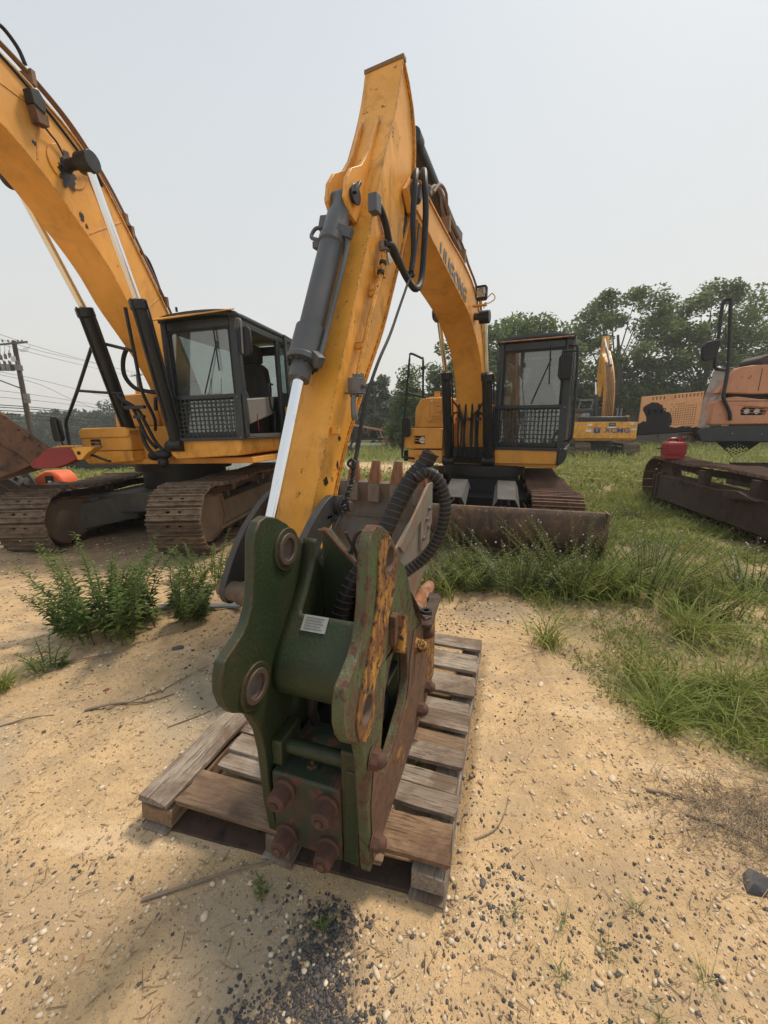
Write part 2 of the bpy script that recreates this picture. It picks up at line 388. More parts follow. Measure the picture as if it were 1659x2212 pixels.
def axis_pts(lo, hi, fine_lo, fine_hi, step, grow):
    a = [fine_lo]; 
    while a[-1] < fine_hi: a.append(a[-1]+step)
    s = step
    while a[-1] < hi: s *= grow; a.append(a[-1]+s)
    b = [fine_lo]; s = step
    while b[-1] > lo: s *= grow; b.append(b[-1]-s)
    return np.array(b[::-1][:-1] + a)
gx = axis_pts(-300, 300, -2.6, 2.6, .017, 1.028); gy = axis_pts(-12, 300, .3, 3.4, .017, 1.026)
GX, GY = np.meshgrid(gx, gy); GZ = gh(GX, GY)
nv = GX.size; co = np.stack([GX.ravel(), GY.ravel(), GZ.ravel()], 1)
nxg, nyg = len(gx), len(gy)
ii, jj = np.meshgrid(np.arange(nxg-1), np.arange(nyg-1)); base = (jj*nxg+ii).ravel()
fc = np.stack([base, base+1, base+1+nxg, base+nxg], 1)
def npmesh(name, co, faces, mat, smooth=True):
    me = bpy.data.meshes.new(name); k = faces.shape[1]
    me.vertices.add(len(co)); me.vertices.foreach_set('co', np.asarray(co, 'f').ravel())
    me.loops.add(faces.size); me.loops.foreach_set('vertex_index', faces.astype('i').ravel())
    me.polygons.add(len(faces)); me.polygons.foreach_set('loop_start', np.arange(0, faces.size, k, dtype='i'))
    me.polygons.foreach_set('use_smooth', np.full(len(faces), smooth))
    me.materials.append(mat); me.update(calc_edges=True); me.validate(); return me
def ground_mat():
    k = NT('sandy_ground'); v = k.vec
    n1 = k.noise(.9, 6, .6); n2 = k.noise(4.5, 8, .65); n3 = k.noise(45, 6, .7); n4 = k.noise(170, 3, .6)
    c = k.mix(k.ramp(n1, .35, .65), (.61,.43,.235), (.52,.36,.195))
    c = k.mix(k.ramp(n2, .42, .68, 0, .8), c, (.39,.28,.165))
    c = k.mix(k.ramp(k.noise(.7, 5, .65, .8, k.map((1,1,1))), .53, .63, 0, .55), c, (.33,.29,.23))
    c = k.mix(k.ramp(n3, .50, .70, 0, .85), c, (.33,.245,.155))
    c = k.mix(k.ramp(n4, .60, .68, 0, .7), c, (.17,.125,.09))
    c = k.mix(k.ramp(k.noise(230, 2, .5, 0, k.map((1,1.03,1))), .66, .72, 0, .7), c, (.62,.52,.38))
    mp = k.n.new('ShaderNodeMapping'); mp.inputs['Rotation'].default_value = (0, 0, R_(-38)); mp.inputs['Scale'].default_value = (.7, 3.2, 1); k.l.new(v, mp.inputs[0])
    stn = k.noise(1.1, 6, .62, .7, mp.outputs[0]); c = k.mix(k.ramp(stn, .52, .62, 0, .5), c, (.36,.27,.18)); c = k.mix(k.ramp(stn, .44, .36, 0, .5), c, (.68,.52,.34))
    vd = k.vor(55); vc = k.n.new('ShaderNodeSeparateColor'); vn = k.n.new('ShaderNodeTexVoronoi'); vn.inputs['Scale'].default_value = 55; k.l.new(v, vn.inputs['Vector']); k.l.new(vn.outputs['Color'], vc.inputs[0])
    spot = k.ramp(vd, .16, .24, 1, 0)
    c = k.mix(k.math('MULTIPLY', spot, k.ramp(vc.outputs[0], .72, .74)), c, (.17,.13,.10))
    c = k.mix(k.math('MULTIPLY', spot, k.ramp(vc.outputs[1], .74, .76)), c, (.66,.55,.41))
    vd2 = k.vor(120); c = k.mix(k.math('MULTIPLY', k.ramp(vd2, .18, .3, .75, 0), k.ramp(k.noise(30, 3), .45, .55)), c, (.20,.14,.09))
    # cinder-dark patch near the front and dark oily soil under the left machine
    sp = k.n.new('ShaderNodeSeparateXYZ'); k.l.new(v, sp.inputs[0]); X, Y = sp.outputs[0], sp.outputs[1]
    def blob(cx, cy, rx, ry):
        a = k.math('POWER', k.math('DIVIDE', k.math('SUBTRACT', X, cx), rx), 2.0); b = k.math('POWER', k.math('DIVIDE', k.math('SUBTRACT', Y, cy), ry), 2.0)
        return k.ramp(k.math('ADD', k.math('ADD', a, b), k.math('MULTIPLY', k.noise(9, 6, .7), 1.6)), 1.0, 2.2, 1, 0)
    c = k.mix(k.math('MULTIPLY', blob(-.19, .80, .13, .17), k.ramp(n3, .38, .52)), c, (.055,.048,.045))
    c = k.mix(k.math('MULTIPLY', blob(-.95, 2.05, .30, .55), .75), c, (.30,.265,.205))  # soft grey shadow of the arm painted into the sand left of the pallet
    c = k.mix(k.math('MULTIPLY', blob(-.42, .86, .20, .22), .6), c, (.30,.26,.20))  # shadow in front of the pallet, also painted as grey sand
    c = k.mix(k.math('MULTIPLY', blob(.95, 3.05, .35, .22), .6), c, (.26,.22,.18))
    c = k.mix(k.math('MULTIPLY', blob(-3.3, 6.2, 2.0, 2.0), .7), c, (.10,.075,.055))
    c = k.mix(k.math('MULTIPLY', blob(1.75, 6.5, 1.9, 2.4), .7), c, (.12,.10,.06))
    # soil under the vegetation: darker and browner where plants grow, turf far away
    veg = k.n.new('ShaderNodeAttribute'); veg.attribute_name = 'veg'
    c = k.mix(k.math('MULTIPLY', veg.outputs['Fac'], k.ramp(k.noise(2.2, 6, .7), .35, .6, .25, .85)), c, (.15,.135,.07))
    far = k.ramp(Y, 11, 18, 0, .75)
    c = k.mix(k.math('MULTIPLY', far, veg.outputs['Fac']), c, (.12,.155,.055))
    k.bump(k.math('ADD', k.math('ADD', n3, k.math('MULTIPLY', n4, .6)), n2), .55, .012)
    return k.set(c, .92, None, .2)
def vegmask(x, y):
    """0..1 how much grows here"""
    x = np.asarray(x, float); y = np.asarray(y, float)
    edge = np.interp(y, [0, 1.0, 1.4, 1.9, 2.4, 2.7, 3.2, 3.7, 4.2, 6], [3.3, 2.0, 1.5, 1.22, 1.25, 1.35, 1.15, .75, .5, .4])
    n = vnoise(x, y, 1.6)*.6 + vnoise(x, y, 4)*.4
    right = sstep(-.05, .45, x - edge + (n-.5)*.9) * sstep(.14, .40, n + .25*sstep(2.4, 3.6, y))
    bare = np.exp(-(((x-4.2)/.9)**2 + ((y-3.9)/.5)**2)) + np.exp(-(((x-2.9)/.5)**2 + ((y-3.0)/.25)**2))
    right = right * (1-np.clip(bare, 0, 1)*.8)
    far = sstep(9.0, 12.0, y - .12*x) * (x < 400)
    road = np.exp(-((y-16-.05*x-(vnoise(x, y, .2)-.5)*2)/1.9)**2) * sstep(4.5, 2, x) * sstep(-12, -6, x)
    leftm = sstep(5.0, 7.5, y + (x+1) * .1) * (x < 1.0) * sstep(.3, .5, n) * .8
    leftm = leftm * (1-.9*np.exp(-(((x+3)/2.2)**2+((y-5.8)/1.6)**2)))
    return np.clip(np.maximum(np.maximum(right*(y < 30), far), leftm) * (1-road), 0, 1)
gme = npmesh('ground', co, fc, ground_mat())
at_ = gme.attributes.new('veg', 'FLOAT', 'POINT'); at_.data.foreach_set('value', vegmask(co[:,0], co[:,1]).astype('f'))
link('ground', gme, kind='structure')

# ------------------------------------------------------------------ scattering
def ico():
    bm = bmesh.new(); bmesh.ops.create_icosphere(bm, subdivisions=1, radius=1)
    v = np.array([q.co[:] for q in bm.verts]); f = np.array([[q.index for q in p.verts] for p in bm.faces]); bm.free(); return v, f
ICV, ICF = ico()
def scatter_stones(name, n, smin, smax, mat, seed, region=None, power=2.6, jag=.3, spots=None):
    rs = np.random.RandomState(seed)
    y = .35 + (rs.rand(n*3)**1.5)*5.2; x = (rs.rand(n*3)*2-1)*(1.15*y+.30)
    if spots:
        w_ = np.array([q[4] for q in spots]); pick = rs.choice(len(spots), n*3, p=w_/w_.sum()); sp_a = np.array(spots)[pick]; x = sp_a[:,0]+rs.randn(n*3)*sp_a[:,2]; y = sp_a[:,1]+rs.randn(n*3)*sp_a[:,3]
    u, v = to_b(x, y); ok = ~((u > -.97) & (u < .22) & (v > -.02) & (v < 1.5))
    dens = .35+.65*vnoise(x, y, 2.2, 5)*vnoise(x, y, 9, 2)*2
    if region is not None: dens = dens*region(x, y)
    ok &= rs.rand(n*3) < dens; ok &= ~((vegmask(x, y) > .8) & (rs.rand(n*3) < .6))
    x, y = x[ok][:n], y[ok][:n]; n = len(x)
    s = smin + (smax-smin)*rs.rand(n)**power; s *= np.clip(.7+.25*y, .7, 2)
    th = rs.rand(n)*6.28; sc = np.stack([s*(.8+rs.rand(n)*.7), s*(.7+rs.rand(n)*.4), s*(.4+rs.rand(n)*.35)], 1)
    P = ICV[None]*(1+(rs.rand(n, len(ICV), 1)-.5)*2*jag); P = P*sc[:, None]
    X = P[..., 0]*np.cos(th)[:, None]-P[..., 1]*np.sin(th)[:, None]; Y = P[..., 0]*np.sin(th)[:, None]+P[..., 1]*np.cos(th)[:, None]
    Z = P[..., 2] + (gh(x, y)+sc[:, 2]*.35)[:, None]
    co = np.stack([X+x[:, None], Y+y[:, None], Z], -1).reshape(-1, 3)
    f = (ICF[None]+(np.arange(n)*len(ICV))[:, None, None]).reshape(-1, 3)
    me = npmesh(name, co, f, mat, True)
    return tag(link(name, me, kind='stuff'), dict(pale_gravel='pale cream pebbles scattered all over the sandy ground', tan_gravel='tan and brown grit spread over the sandy ground', dark_gravel='black and dark grey cinders scattered over the sand', cinder_patch='dense patch of black cinders in front of the pallet')[name], 'gravel')
scatter_stones('pale_gravel', 12000, .0012, .011, PALE, 1, lambda x, y: .35+1.3*vnoise(x, y, 3.1, 12)**2, 4.5, .2)
scatter_stones('tan_gravel', 20000, .0012, .007, TAN, 2, None, 3.5)
scatter_stones('dark_gravel', 13000, .0010, .0075, DARKS, 3, lambda x, y: .12+1.6*(vnoise(x, y, 2.6, 33) > .58)*vnoise(x, y, 11, 3), 5.5, .45)
scatter_stones('cinder_patch', 4200, .0012, .0085, DARKS, 4, None, 3.0, .4, [(-.14,.92,.05,.05,2), (-.19,.80,.06,.07,5), (-.28,.70,.07,.04,4), (-.10,.70,.05,.03,2), (-.80,2.30,.25,.22,2), (-.55,2.0,.12,.15,.6), (.34,1.25,.07,.30,1.2), (.42,1.05,.06,.10,.7), (.95,3.0,.3,.18,1), (.8,.85,.15,.12,.8)])

def blades(name, xs, ys, hs, ws, bend, mat, seed, label, cat, kind='stuff', parent=None, lean=None, z=None):
    rs = np.random.RandomState(seed); n = len(xs); th = rs.rand(n)*6.283; b = bend*(.4+rs.rand(n))
    dx, dy = np.cos(th), np.sin(th)
    if lean is not None: dx, dy = lean
    ph = rs.rand(n)*6.283; px, py = np.cos(ph), np.sin(ph); z0 = gh(xs, ys)-.005 if z is None else z
    rows = []
    for t, wf in ((0, 1.), (.35, .9), (.7, .6)):
        off = b*hs*t*t; zz = z0+hs*t*(1-.25*b*t)
        for sg in (-1, 1): rows.append(np.stack([xs+dx*off+px*ws*wf*sg*.5, ys+dy*off+py*ws*wf*sg*.5, zz], 1))
    rows.append(np.stack([xs+dx*b*hs, ys+dy*b*hs, z0+hs*(1-.35*b)], 1))
    co = np.stack(rows, 1).reshape(-1, 3); o = (np.arange(n)*7)[:, None]
    f = np.concatenate([o+np.array([q]) for q in ((0,1,3),(0,3,2),(2,3,5),(2,5,4),(4,5,6))], 0)
    me = npmesh(name, co, f, mat, True); ob = link(name, me, parent, kind=kind)
    if cat: tag(ob, label, cat)
    return ob
def sample_veg(n, ylo, yhi, seed, p=1.5, mask=vegmask, xw=1.2):
    rs = np.random.RandomState(seed); y = ylo+(rs.rand(n*4)**p)*(yhi-ylo); x = (rs.rand(n*4)*2-1)*(xw*y+.5)
    ok = rs.rand(n*4) < mask(x, y)**1.3*np.clip(vnoise(x, y, 3, 9)*1.7, .15, 1); return x[ok][:n], y[ok][:n]
def veg_near(x, y): return vegmask(x, y)*(y < 9)
x, y = sample_veg(42000, 1.0, 9, 11, 1.1, veg_near); rs = np.random.RandomState(5)
blades('short_grass', x, y, .02+.075*rs.rand(len(x))*(.4+vnoise(x, y, 1.5, 4)), .0035+.002*y*rs.rand(len(x)), .9, GRASS, 12, 'short sparse grass growing over the sandy lot', 'grass')
x, y = sample_veg(15000, 1.2, 9, 21, 1.2, lambda x, y: (vegmask(x, y) > .5)*(vnoise(x, y, 1.3, 20) > .60-.22*sstep(3.2, 4.2, y))*(y < 9)); rs = np.random.RandomState(6)
blades('tall_grass', x, y, .08+.20*rs.rand(len(x)), .005+.0018*y, 1.1, GRASSD, 13, 'taller grass clumps among the low growth right of the pallet', 'grass')
x, y = sample_veg(42000, 8, 42, 31, 1.6, lambda x, y: vegmask(x, y)*(y > 7.5)); rs = np.random.RandomState(7)
blades('field_grass', x, y, .10+.028*np.minimum(y, 25)*rs.rand(len(x)), .012+.0016*y, .6, GRASS, 14, 'green overgrown grass field behind the machines', 'grass')
rs = np.random.RandomState(77); n_ = 4200; x = .15+rs.rand(n_)*2.9; y = 3.72-.10*x+rs.randn(n_)*.16; k_ = vnoise(x, y, 2.6, 61) > .42; x, y = x[k_], y[k_]
blades('blade_front_grass', x, y, .10+.34*rs.rand(len(x))*(.5+vnoise(x, y, 1.7, 62)), .009+.006*rs.rand(len(x)), 1.0, GRASSD, 78, 'tall loose grass growing up in front of the rusty blade', 'grass')
# leafy ground cover: small flat leaf faces
def leaf_carpet(name, x, y, z, s, mat, seed, label, cat, kind='stuff', parent=None, up=.6, asp=2.0):
    rs = np.random.RandomState(seed); n = len(x); nrm = rs.randn(n, 3); nrm[:, 2] = np.abs(nrm[:, 2])+up; nrm /= np.linalg.norm(nrm, axis=1)[:, None]
    a = np.cross(nrm, rs.randn(n, 3)); a /= np.linalg.norm(a, axis=1)[:, None]; b = np.cross(nrm, a); c = np.stack([x, y, z], 1)
    A = a*(s*asp*.5)[:, None]; Bv = b*(s*.5)[:, None]
    co = np.stack([c-A, c-A*.2+Bv, c+A, c-A*.2-Bv], 1).reshape(-1, 3); f = np.arange(n*4).reshape(-1, 4)
    me = npmesh(name, co, f, mat, False); ob = link(name, me, parent, kind=kind)
    if cat: tag(ob, label, cat)
    return ob
x, y = sample_veg(38000, 1.2, 9, 41, 1.1, veg_near); rs = np.random.RandomState(8)
leaf_carpet('ground_cover', x, y, gh(x, y)+.006+.07*rs.rand(len(x))**1.5*(.3+y*.14)*(.3+1.4*vnoise(x, y, 2.4, 8)), .009+.006*rs.rand(len(x))*y*.5, WEED, 9, 'low leafy ground cover between the grass on the right side', 'ground cover')
x, y = sample_veg(26000, 9, 40, 42, 1.5, lambda x, y: vegmask(x, y)*(y > 8)); rs = np.random.RandomState(18)
leaf_carpet('field_weeds', x, y, gh(x, y)+.05+.4*rs.rand(len(x))*(.3+vnoise(x, y, .7)), .05+.03*rs.rand(len(x)), WEED, 10, 'knee high mixed weeds in the field behind the machines', 'weeds')
# dead twigs and straw litter
def litter(name, n, mat, seed, label, cx=None, cy=None, r=None, lmax=.05, zr=.004):
    rs = np.random.RandomState(seed)
    if cx is None:
        y = .3+(rs.rand(n)**1.5)*4; x = (rs.rand(n)*2-1)*(1.1*y+.3)
        u, v = to_b(x, y); ok = ~((u > -.97) & (u < .22) & (v > -.02) & (v < 1.5)); x, y = x[ok], y[ok]
    else: x = cx+rs.randn(n)*r; y = cy+rs.randn(n)*r*.7
    n = len(x); th = rs.randn(n)*.9+.6; L = (.005+rs.rand(n)**2*lmax); wd = .0005+rs.rand(n)*.0007
    z = gh(x, y)+.002+rs.rand(n)*zr; dx = np.cos(th)*L; dy = np.sin(th)*L; px = -np.sin(th)*wd; py = np.cos(th)*wd; dz = (rs.rand(n)-.5)*zr
    q = [np.stack(t, 1) for t in ((x-dx-px, y-dy-py, z-dz), (x-dx+px, y-dy+py, z-dz), (x-dx, y-dy, z+wd*1.5-dz), (x+dx-px, y+dy-py, z+dz), (x+dx+px, y+dy+py, z+dz), (x+dx, y+dy, z+wd*1.5+dz))]
    co = np.stack(q, 1).reshape(-1, 3); o = (np.arange(n)*6)[:, None]
    f = np.concatenate([o+np.array([t]) for t in ((0,1,4),(0,4,3),(1,2,5),(1,5,4),(2,0,3),(2,3,5))], 0)
    return tag(link(name, npmesh(name, co, f, mat, False), kind='stuff'), label, 'plant litter')
litter('twig_litter', 2600, STICK, 51, 'tiny dark twigs and bark bits strewn over the sand', lmax=.022)
litter('straw_litter', 1000, STRAW, 53, 'fine pale straw bits strewn over the sand', lmax=.025)
litter('dead_grass_heap', 1700, flat('dead_grass', (.34,.27,.19), .9), 52, 'heap of matted dead grey grass at the right edge', 1.42, 1.22, .17, .06, .018)

# ------------------------------------------------------------------ wooden pallet
BK = T(BO[0], BO[1], 0, rz=-18)
pal = thing('wooden_pallet', 'weathered wooden pallet half buried in sand under the green breaker', 'pallet', (BO[0], BO[1], 0), 18)
rr = random.Random(4)
def board(L, W, H, seed, split=True):
    """plank along x, L long, W wide, H thick, with ragged ends and a slight warp"""
    r = random.Random(seed); m = MB(); n = 7; top = []
    secs = []
    for i in range(n+1):
        t = i/n; x = -L/2+L*t; wob = (r.random()-.5)*.004; zz = (r.random()-.5)*.003
        w0 = -W/2+(r.random()-.5)*.005; w1 = W/2+(r.random()-.5)*.005
        if i in (0, n): 
            secs.append([(x+(r.random()-.5)*.012, w0, zz-H/2), (x+(r.random()-.5)*.012, w1, zz-H/2), (x+(r.random()-.5)*.016, w1, zz+H/2), (x+(r.random()-.5)*.016, (w0+w1)/2, zz+H/2), (x+(r.random()-.5)*.016, w0, zz+H/2)])
        else: secs.append([(x, w0, zz-H/2), (x, w1, zz-H/2), (x, w1, zz+H/2), (x, (w0+w1)/2, zz+H/2+wob*.3), (x, w0, zz+H/2)])
    vs = [p for s in secs for p in s]; fs = []
    for i in range(n):
        for k in range(5): fs.append((i*5+k, i*5+(k+1) % 5, (i+1)*5+(k+1) % 5, (i+1)*5+k))
    fs.append((4,3,2,1,0)); fs.append(tuple(n*5+k for k in range(5)))
    return m.add(vs, fs)
def put_slat(x0, x1, yc, W, zc, seed, mat=WOOD, rz=0, name='slat'):
    o = board(x1-x0, W, .019, seed).build(name, mat, pal, T((x0+x1)/2, yc, zc, rx=(random.Random(seed).random()-.5)*2.5, ry=(random.Random(seed+1).random()-.5)*.8, rz=rz), bev=.0015)
    r = random.Random(seed); nb = MB()
    for xx in (x0+.03, x1-.045, x0+.05, (x0+x1)/2):
        nb.cyl((xx-(x0+x1)/2+(r.random()-.5)*.02, (r.random()-.5)*W*.6, .0085), (xx-(x0+x1)/2, 0, .0085) if False else (xx-(x0+x1)/2+(r.random()-.5)*.002, (r.random()-.5)*W*.6, .0112), .003, n=6)
    return o
V0 = lambda x: -.03+(x+.93)*.087
# three stringers running away from the camera, on bottom boards
for xx, wd, nm in ((-.86, .14, 'stringer'), (-.36, .10, 'stringer'), (.165, .11, 'stringer')):
    board(1.47, wd, .07, int(xx*-100)+50).build(nm, WOODO if xx < -.8 else WOOD, pal, T(xx, .735+V0(xx), .062, rz=90), bev=.003)
for xx in (-.86, -.36, .165):
    board(1.5, .12, .018, int(xx*100)+500).build('bottom_board', WOOD, pal, T(xx, .735+V0(xx), .006, rz=90), bev=.002)
MB().hexa([(-.93,-.03,-.01),(.222,.072,-.01),(.222,.16,-.01),(-.93,.06,-.01),(-.93,-.03,.013),(.222,.072,.013),(.222,.16,.013),(-.93,.06,.013)]).build('bottom_board', RUSTD, pal, bev=.002)
# lengthwise cap board on the left, cross slats
board(.50, .135, .02, 901).build('cap_board', WOOD, pal, T(-.855, .215, .131, rz=89), bev=.002, label='grey lengthwise cap board with a magenta paint mark on its end')
capp = MB(); capp.prism(circ(0, 0, .017, 9, .012), 0, .0012, 'z'); 
capp.build('paint_mark', flat('magenta_spray', (.30,.02,.14)), pal, T(-.865, -.026, .127, rx=80))
board(.80, .145, .021, 811).build('slat', WOODO, pal, T(-.39, .095, .113, ry=.4, rz=3), bev=.002, label='fresh brown wide front slat')
put_slat(-.02, .222, .15, .14, .128, 812, WOODO, rz=3)
put_slat(-.75, .0, .225, .075, .11, 822); 
ys = [(.30, .09), (.405, .075), (.51, .09), (.62, .08), (.73, .10), (.845, .085), (.95, .08), (1.06, .095), (1.175, .085), (1.29, .09), (1.43, .12)]
for i, (yy, ww) in enumerate(ys):
    hi = i % 2 == 0
    put_slat(-.93 if i > 0 else -.76, .222 - (0 if hi else .012), yy, ww, .131 if (hi and i > 0) else (.128 if hi else .112), 830+i*7, WOOD if i != 3 else WOODO, rz=(rr.random()-.5)*2.4)

# ------------------------------------------------------------------ hydraulic breaker with bracket
brk = thing('hydraulic_breaker', 'rusty green and yellow hydraulic breaker lying on the wooden pallet', 'hydraulic breaker', (BO[0], BO[1], 0), 18)
plate_prof = [(-.005,1.205),(.02,1.232),(.06,1.24),(.105,1.226),(.16,1.195),(.21,1.155),(.25,1.11),(.285,1.07),(.344,1.03),(.40,.965),(.44,.90),(.475,.84),(.52,.775),(.565,.72),(.60,.69),(.64,.675),
    (.69,.66),(.72,.62),(.76,.50),(.80,.34),(.83,.22),(.83,.155),(-.02,.155),(-.028,.20),(-.045,.45),(-.058,.60),(-.08,.67),(-.11,.705),(-.15,.735),(-.175,.775),(-.188,.82),(-.184,.865),(-.17,.90),(-.13,.918),(-.095,.935),(-.065,.96),(-.042,1.0),(-.028,1.05),(-.018,1.12),(-.012,1.17)]
holeU = circ(.165, 1.112, .052, 28); holeL = circ(-.045, .752, .052, 28)
openR = [(.275,.785),(.31,.76),(.385,.685),(.41,.61),(.415,.54),(.36,.46),(.20,.40),(.10,.40),(.085,.50),(.13,.68),(.19,.75)]
PR = MB().prism(plate_prof, -.032, 0, 'x', [circ(.165, 1.112, .05, 28), circ(-.04, .752, .05, 28), openR])
side_r = PR.build('side_plate', GRNL, brk, bev=.004, label='right side plate, green edge with yellow painted face')
# weathered yellow and rust skins on the outer face (thin raised doublers)
skin = [(.105,1.205),(.15,1.19),(.21,1.14),(.24,1.09),(.235,1.03),(.20,.98),(.15,.93),(.12,.87),(.085,.82),(.03,.80),(.015,.77),(.02,.72),(0,.675),(-.05,.655),(-.10,.70),(-.118,.76),(-.10,.82),(-.06,.86),(-.005,.93),(.03,1.0),(.055,1.08),(.06,1.15)]
MB().prism(skin, .0005, .005, 'x', [circ(.165, 1.112, .05, 28), circ(-.04, .752, .05, 28)]).build('doubler', YRST, side_r)
MB().prism([(.10,.39),(.22,.385),(.38,.44),(.43,.53),(.43,.60),(.50,.70),(.585,.675),(.66,.655),(.70,.60),(.74,.48),(.78,.34),(.80,.17),(0,.17),(-.015,.40),(.02,.56),(.06,.58),(.075,.45)], .0005, .004, 'x').build('skirt_plate', paint('rust_over_yellow', (.15,.075,.042), .8, (.40,.20,.045), .60, .66, .75, (.085,.05,.034), rl=.46, rh=.58, sc=3.5), side_r)
PL = MB().prism(plate_prof[:16]+[(.69,.66),(.72,.60),(.78,.4),(.80,.155),(0,.155),(-.02,.30),(-.03,.50),(-.045,.59)]+plate_prof[26:], -.375, -.343, 'x', [circ(.15, 1.112, .05, 28), circ(-.055, .755, .05, 28)])
side_l = PL.build('side_plate', GRN, brk, bev=.004, label='left side plate, dark green')
MB().prism(plate_prof[27:]+plate_prof[:6], -.3755, -.3425, 'x').build('edge_band', GRNL, side_l) if False else None
for (cy, cz) in ((.15, 1.112), (-.055, .755)):
    b_ = MB(); b_.ring((-.381, cy, cz), (1,0,0), .036, .052, .05); b_.ring((-.345, cy, cz), (1,0,0), .036, .047, .012)
    b_.build('pin_bushing', paint('bushing_steel', (.10,.07,.055), .55, (.16,.08,.05)), brk, bev=.002)
    MB().ring((-.344, cy, cz), (1,0,0), .048, .070, .008).build('boss_ring', GRN, side_l, bev=.002)
for (cy, cz) in ((.165, 1.112), (-.04, .752)):
    MB().ring((-.036, cy, cz), (1,0,0), .038, .051, .041).build('pin_bushing', paint('bushing_steel2', (.12,.075,.05), .6, (.20,.10,.05)), brk, bev=.002)
# curved front saddle plate with window
prof = catmull([(0,.275,1.115),(0,.255,1.04),(0,.215,.965),(0,.165,.90),(0,.11,.84),(0,.062,.785),(0,.044,.735),(0,.052,.685),(0,.09,.645),(0,.16,.615)], 5)
m = MB(); us = [-.343,-.315,-.297,-.27,-.21,-.15,-.108,-.085,-.060,-.032]
nP = len(prof)
zc0, zc1 = .892, 1.10
vs = []; 
for p in prof:
    for u in us: vs.append((u, p.y, p.z))
fs = []
for i in range(nP-1):
    for k in range(len(us)-1):
        zmid = (prof[i].z+prof[i+1].z)/2; um = (us[k]+us[k+1])/2
        if zc0 < zmid < 1.2 and -.297 < um < -.085: continue
        fs.append((i*len(us)+k, i*len(us)+k+1, (i+1)*len(us)+k+1, (i+1)*len(us)+k))
m.add(vs, fs); sad = m.build('saddle_plate', GRN, brk); sm = sad.modifiers.new('solid', 'SOLIDIFY'); sm.thickness = .014; sm.offset = -1
for u_ in (-.337, -.037):
    MB().tube([(u_, p.y-.006, p.z+.004) for p in prof[2:]], .005, 6).build('weld_bead', GRN, brk)
# rear housing wall with sloping rusty rim, floor and roof inside
MB().prism([(-.343,1.12),(-.31,1.115),(-.20,.99),(-.13,.935),(-.033,.92),(-.033,.30),(-.343,.30)], .40, .42, 'y').build('back_wall', GRN, brk, bev=.003)
MB().tube([(-.343,.38,1.115),(-.315,.38,1.118),(-.20,.385,.995),(-.13,.39,.94),(-.033,.39,.925)], .009, 6).build('rim', RUST, brk)
MB().box(-.343, -.033, .26, .40, .60, .615).build('housing_floor', BLK, brk)
# name plate
MB().box(-.043, .043, -.0012, .0012, -.026, .026).build('name_plate', paint('aluminium_plate', (.42,.42,.40), .45, (.2,.2,.2), .45, .6, .8, metal=.3), brk, T(-.235, .122, .880, rx=-42))
np_ = MB()
for i in range(5): np_.box(-.034, .030-.006*(i % 2), -.0024, -.0013, .016-.0085*i, .0185-.0085*i)
np_.build('plate_print', flat('worn_print', (.16,.16,.15)), brk, T(-.235, .122, .880, rx=-42))
# lower body block, tie bolts
bod = MB().box(-.335, -.095, -.02, .52, .155, .425).build('breaker_body', paint('green_body_paint', (.030,.046,.030), .45, (.10,.045,.03), .48, .66, .85, (.14,.05,.03), rl=.55, rh=.62, sc=3), brk, bev=.008)
NUT = paint('rusty_red_nut', (.085,.04,.028), .75, (.15,.07,.045), .45, .7, .7, (.06,.035,.03), sc=6)
for (u, z, L) in ((-.285, .375, .06), (-.135, .365, .05), (-.285, .20, .06), (-.135, .205, .05)):
    n_ = MB(); n_.lathe((u, -.018, z), (0,-1,0), [(0,.037),(.012,.038),(.014,.031),(.045,.031),(.062,.029),(.066,.022)], 16)
    n_.ring((u, -.082, z), (0,-1,0), .014, .023, .004, 12); q = n_.build('tie_rod_nut', NUT, brk, bev=.002)
    MB().hexnut((u, -.083, z), (0,-1,0), .013, .008).build('rod_end', RUST, q)
q = MB().hexnut((-.215, .035, .425), (0,0,1), .02, .012); q.cyl((-.215,.035,.437), (-.215,.035,.452), .007, n=8); q.build('grease_plug', GRN, brk)
MB().cyl((-.31, .045, .475), (-.09, .045, .475), .024, n=18).build('cross_tube', GRN, brk)
q = MB(); q.box(-.343, -.305, 0, .12, .43, .52); q.box(-.095, -.034, -.01, .14, .16, .56); q.build('lug', GRN, brk, bev=.005)
MB().prism([(-.09,.155),(-.04,.155),(-.04,.50),(-.075,.50)], -.015, .02, 'y').build('gusset', GRN, brk, bev=.003)
MB().tube([(-.24,.10,.70),(-.25,.12,.62),(-.262,.13,.55),(-.27,.16,.48)], .018, 12, 5).build('inner_hose', BLK, brk)
# side bolts on the plate
for (v, z, s) in ((.70, .585, 1.3), (.535, .612, 1.3), (.765, .262, 1.3), (.60, .262, 1.35), (-.01, .565, 1.25), (-.005, .262, 1.2)):
    n_ = MB(); n_.lathe((.003, v, z), (1,0,0), [(0,.026*s),(.004,.026*s)], 16); n_.lathe((.006, v, z), (1,0,0), [(0,.023*s),(.018*s,.0235*s)], 6); n_.lathe((.022*s, v, z), (1,0,0), [(0,.019*s),(.01,.0175*s),(.018,.012*s),(.022,.004)], 14)
    n_.build('dome_nut', YRST if z > .6 and v > .5 else NUT, brk, bev=.0015)
# stop block on plate
q = MB(); q.prism([(.235,.90),(.262,.875),(.255,.80),(.225,.765),(.195,.79),(.20,.85)], 0, .038, 'x'); q.build('stop_block', YRST, brk, bev=.004)
MB().box(0, .02, .17, .205, .82, .92).build('stop_pad', RUST, brk, bev=.003)
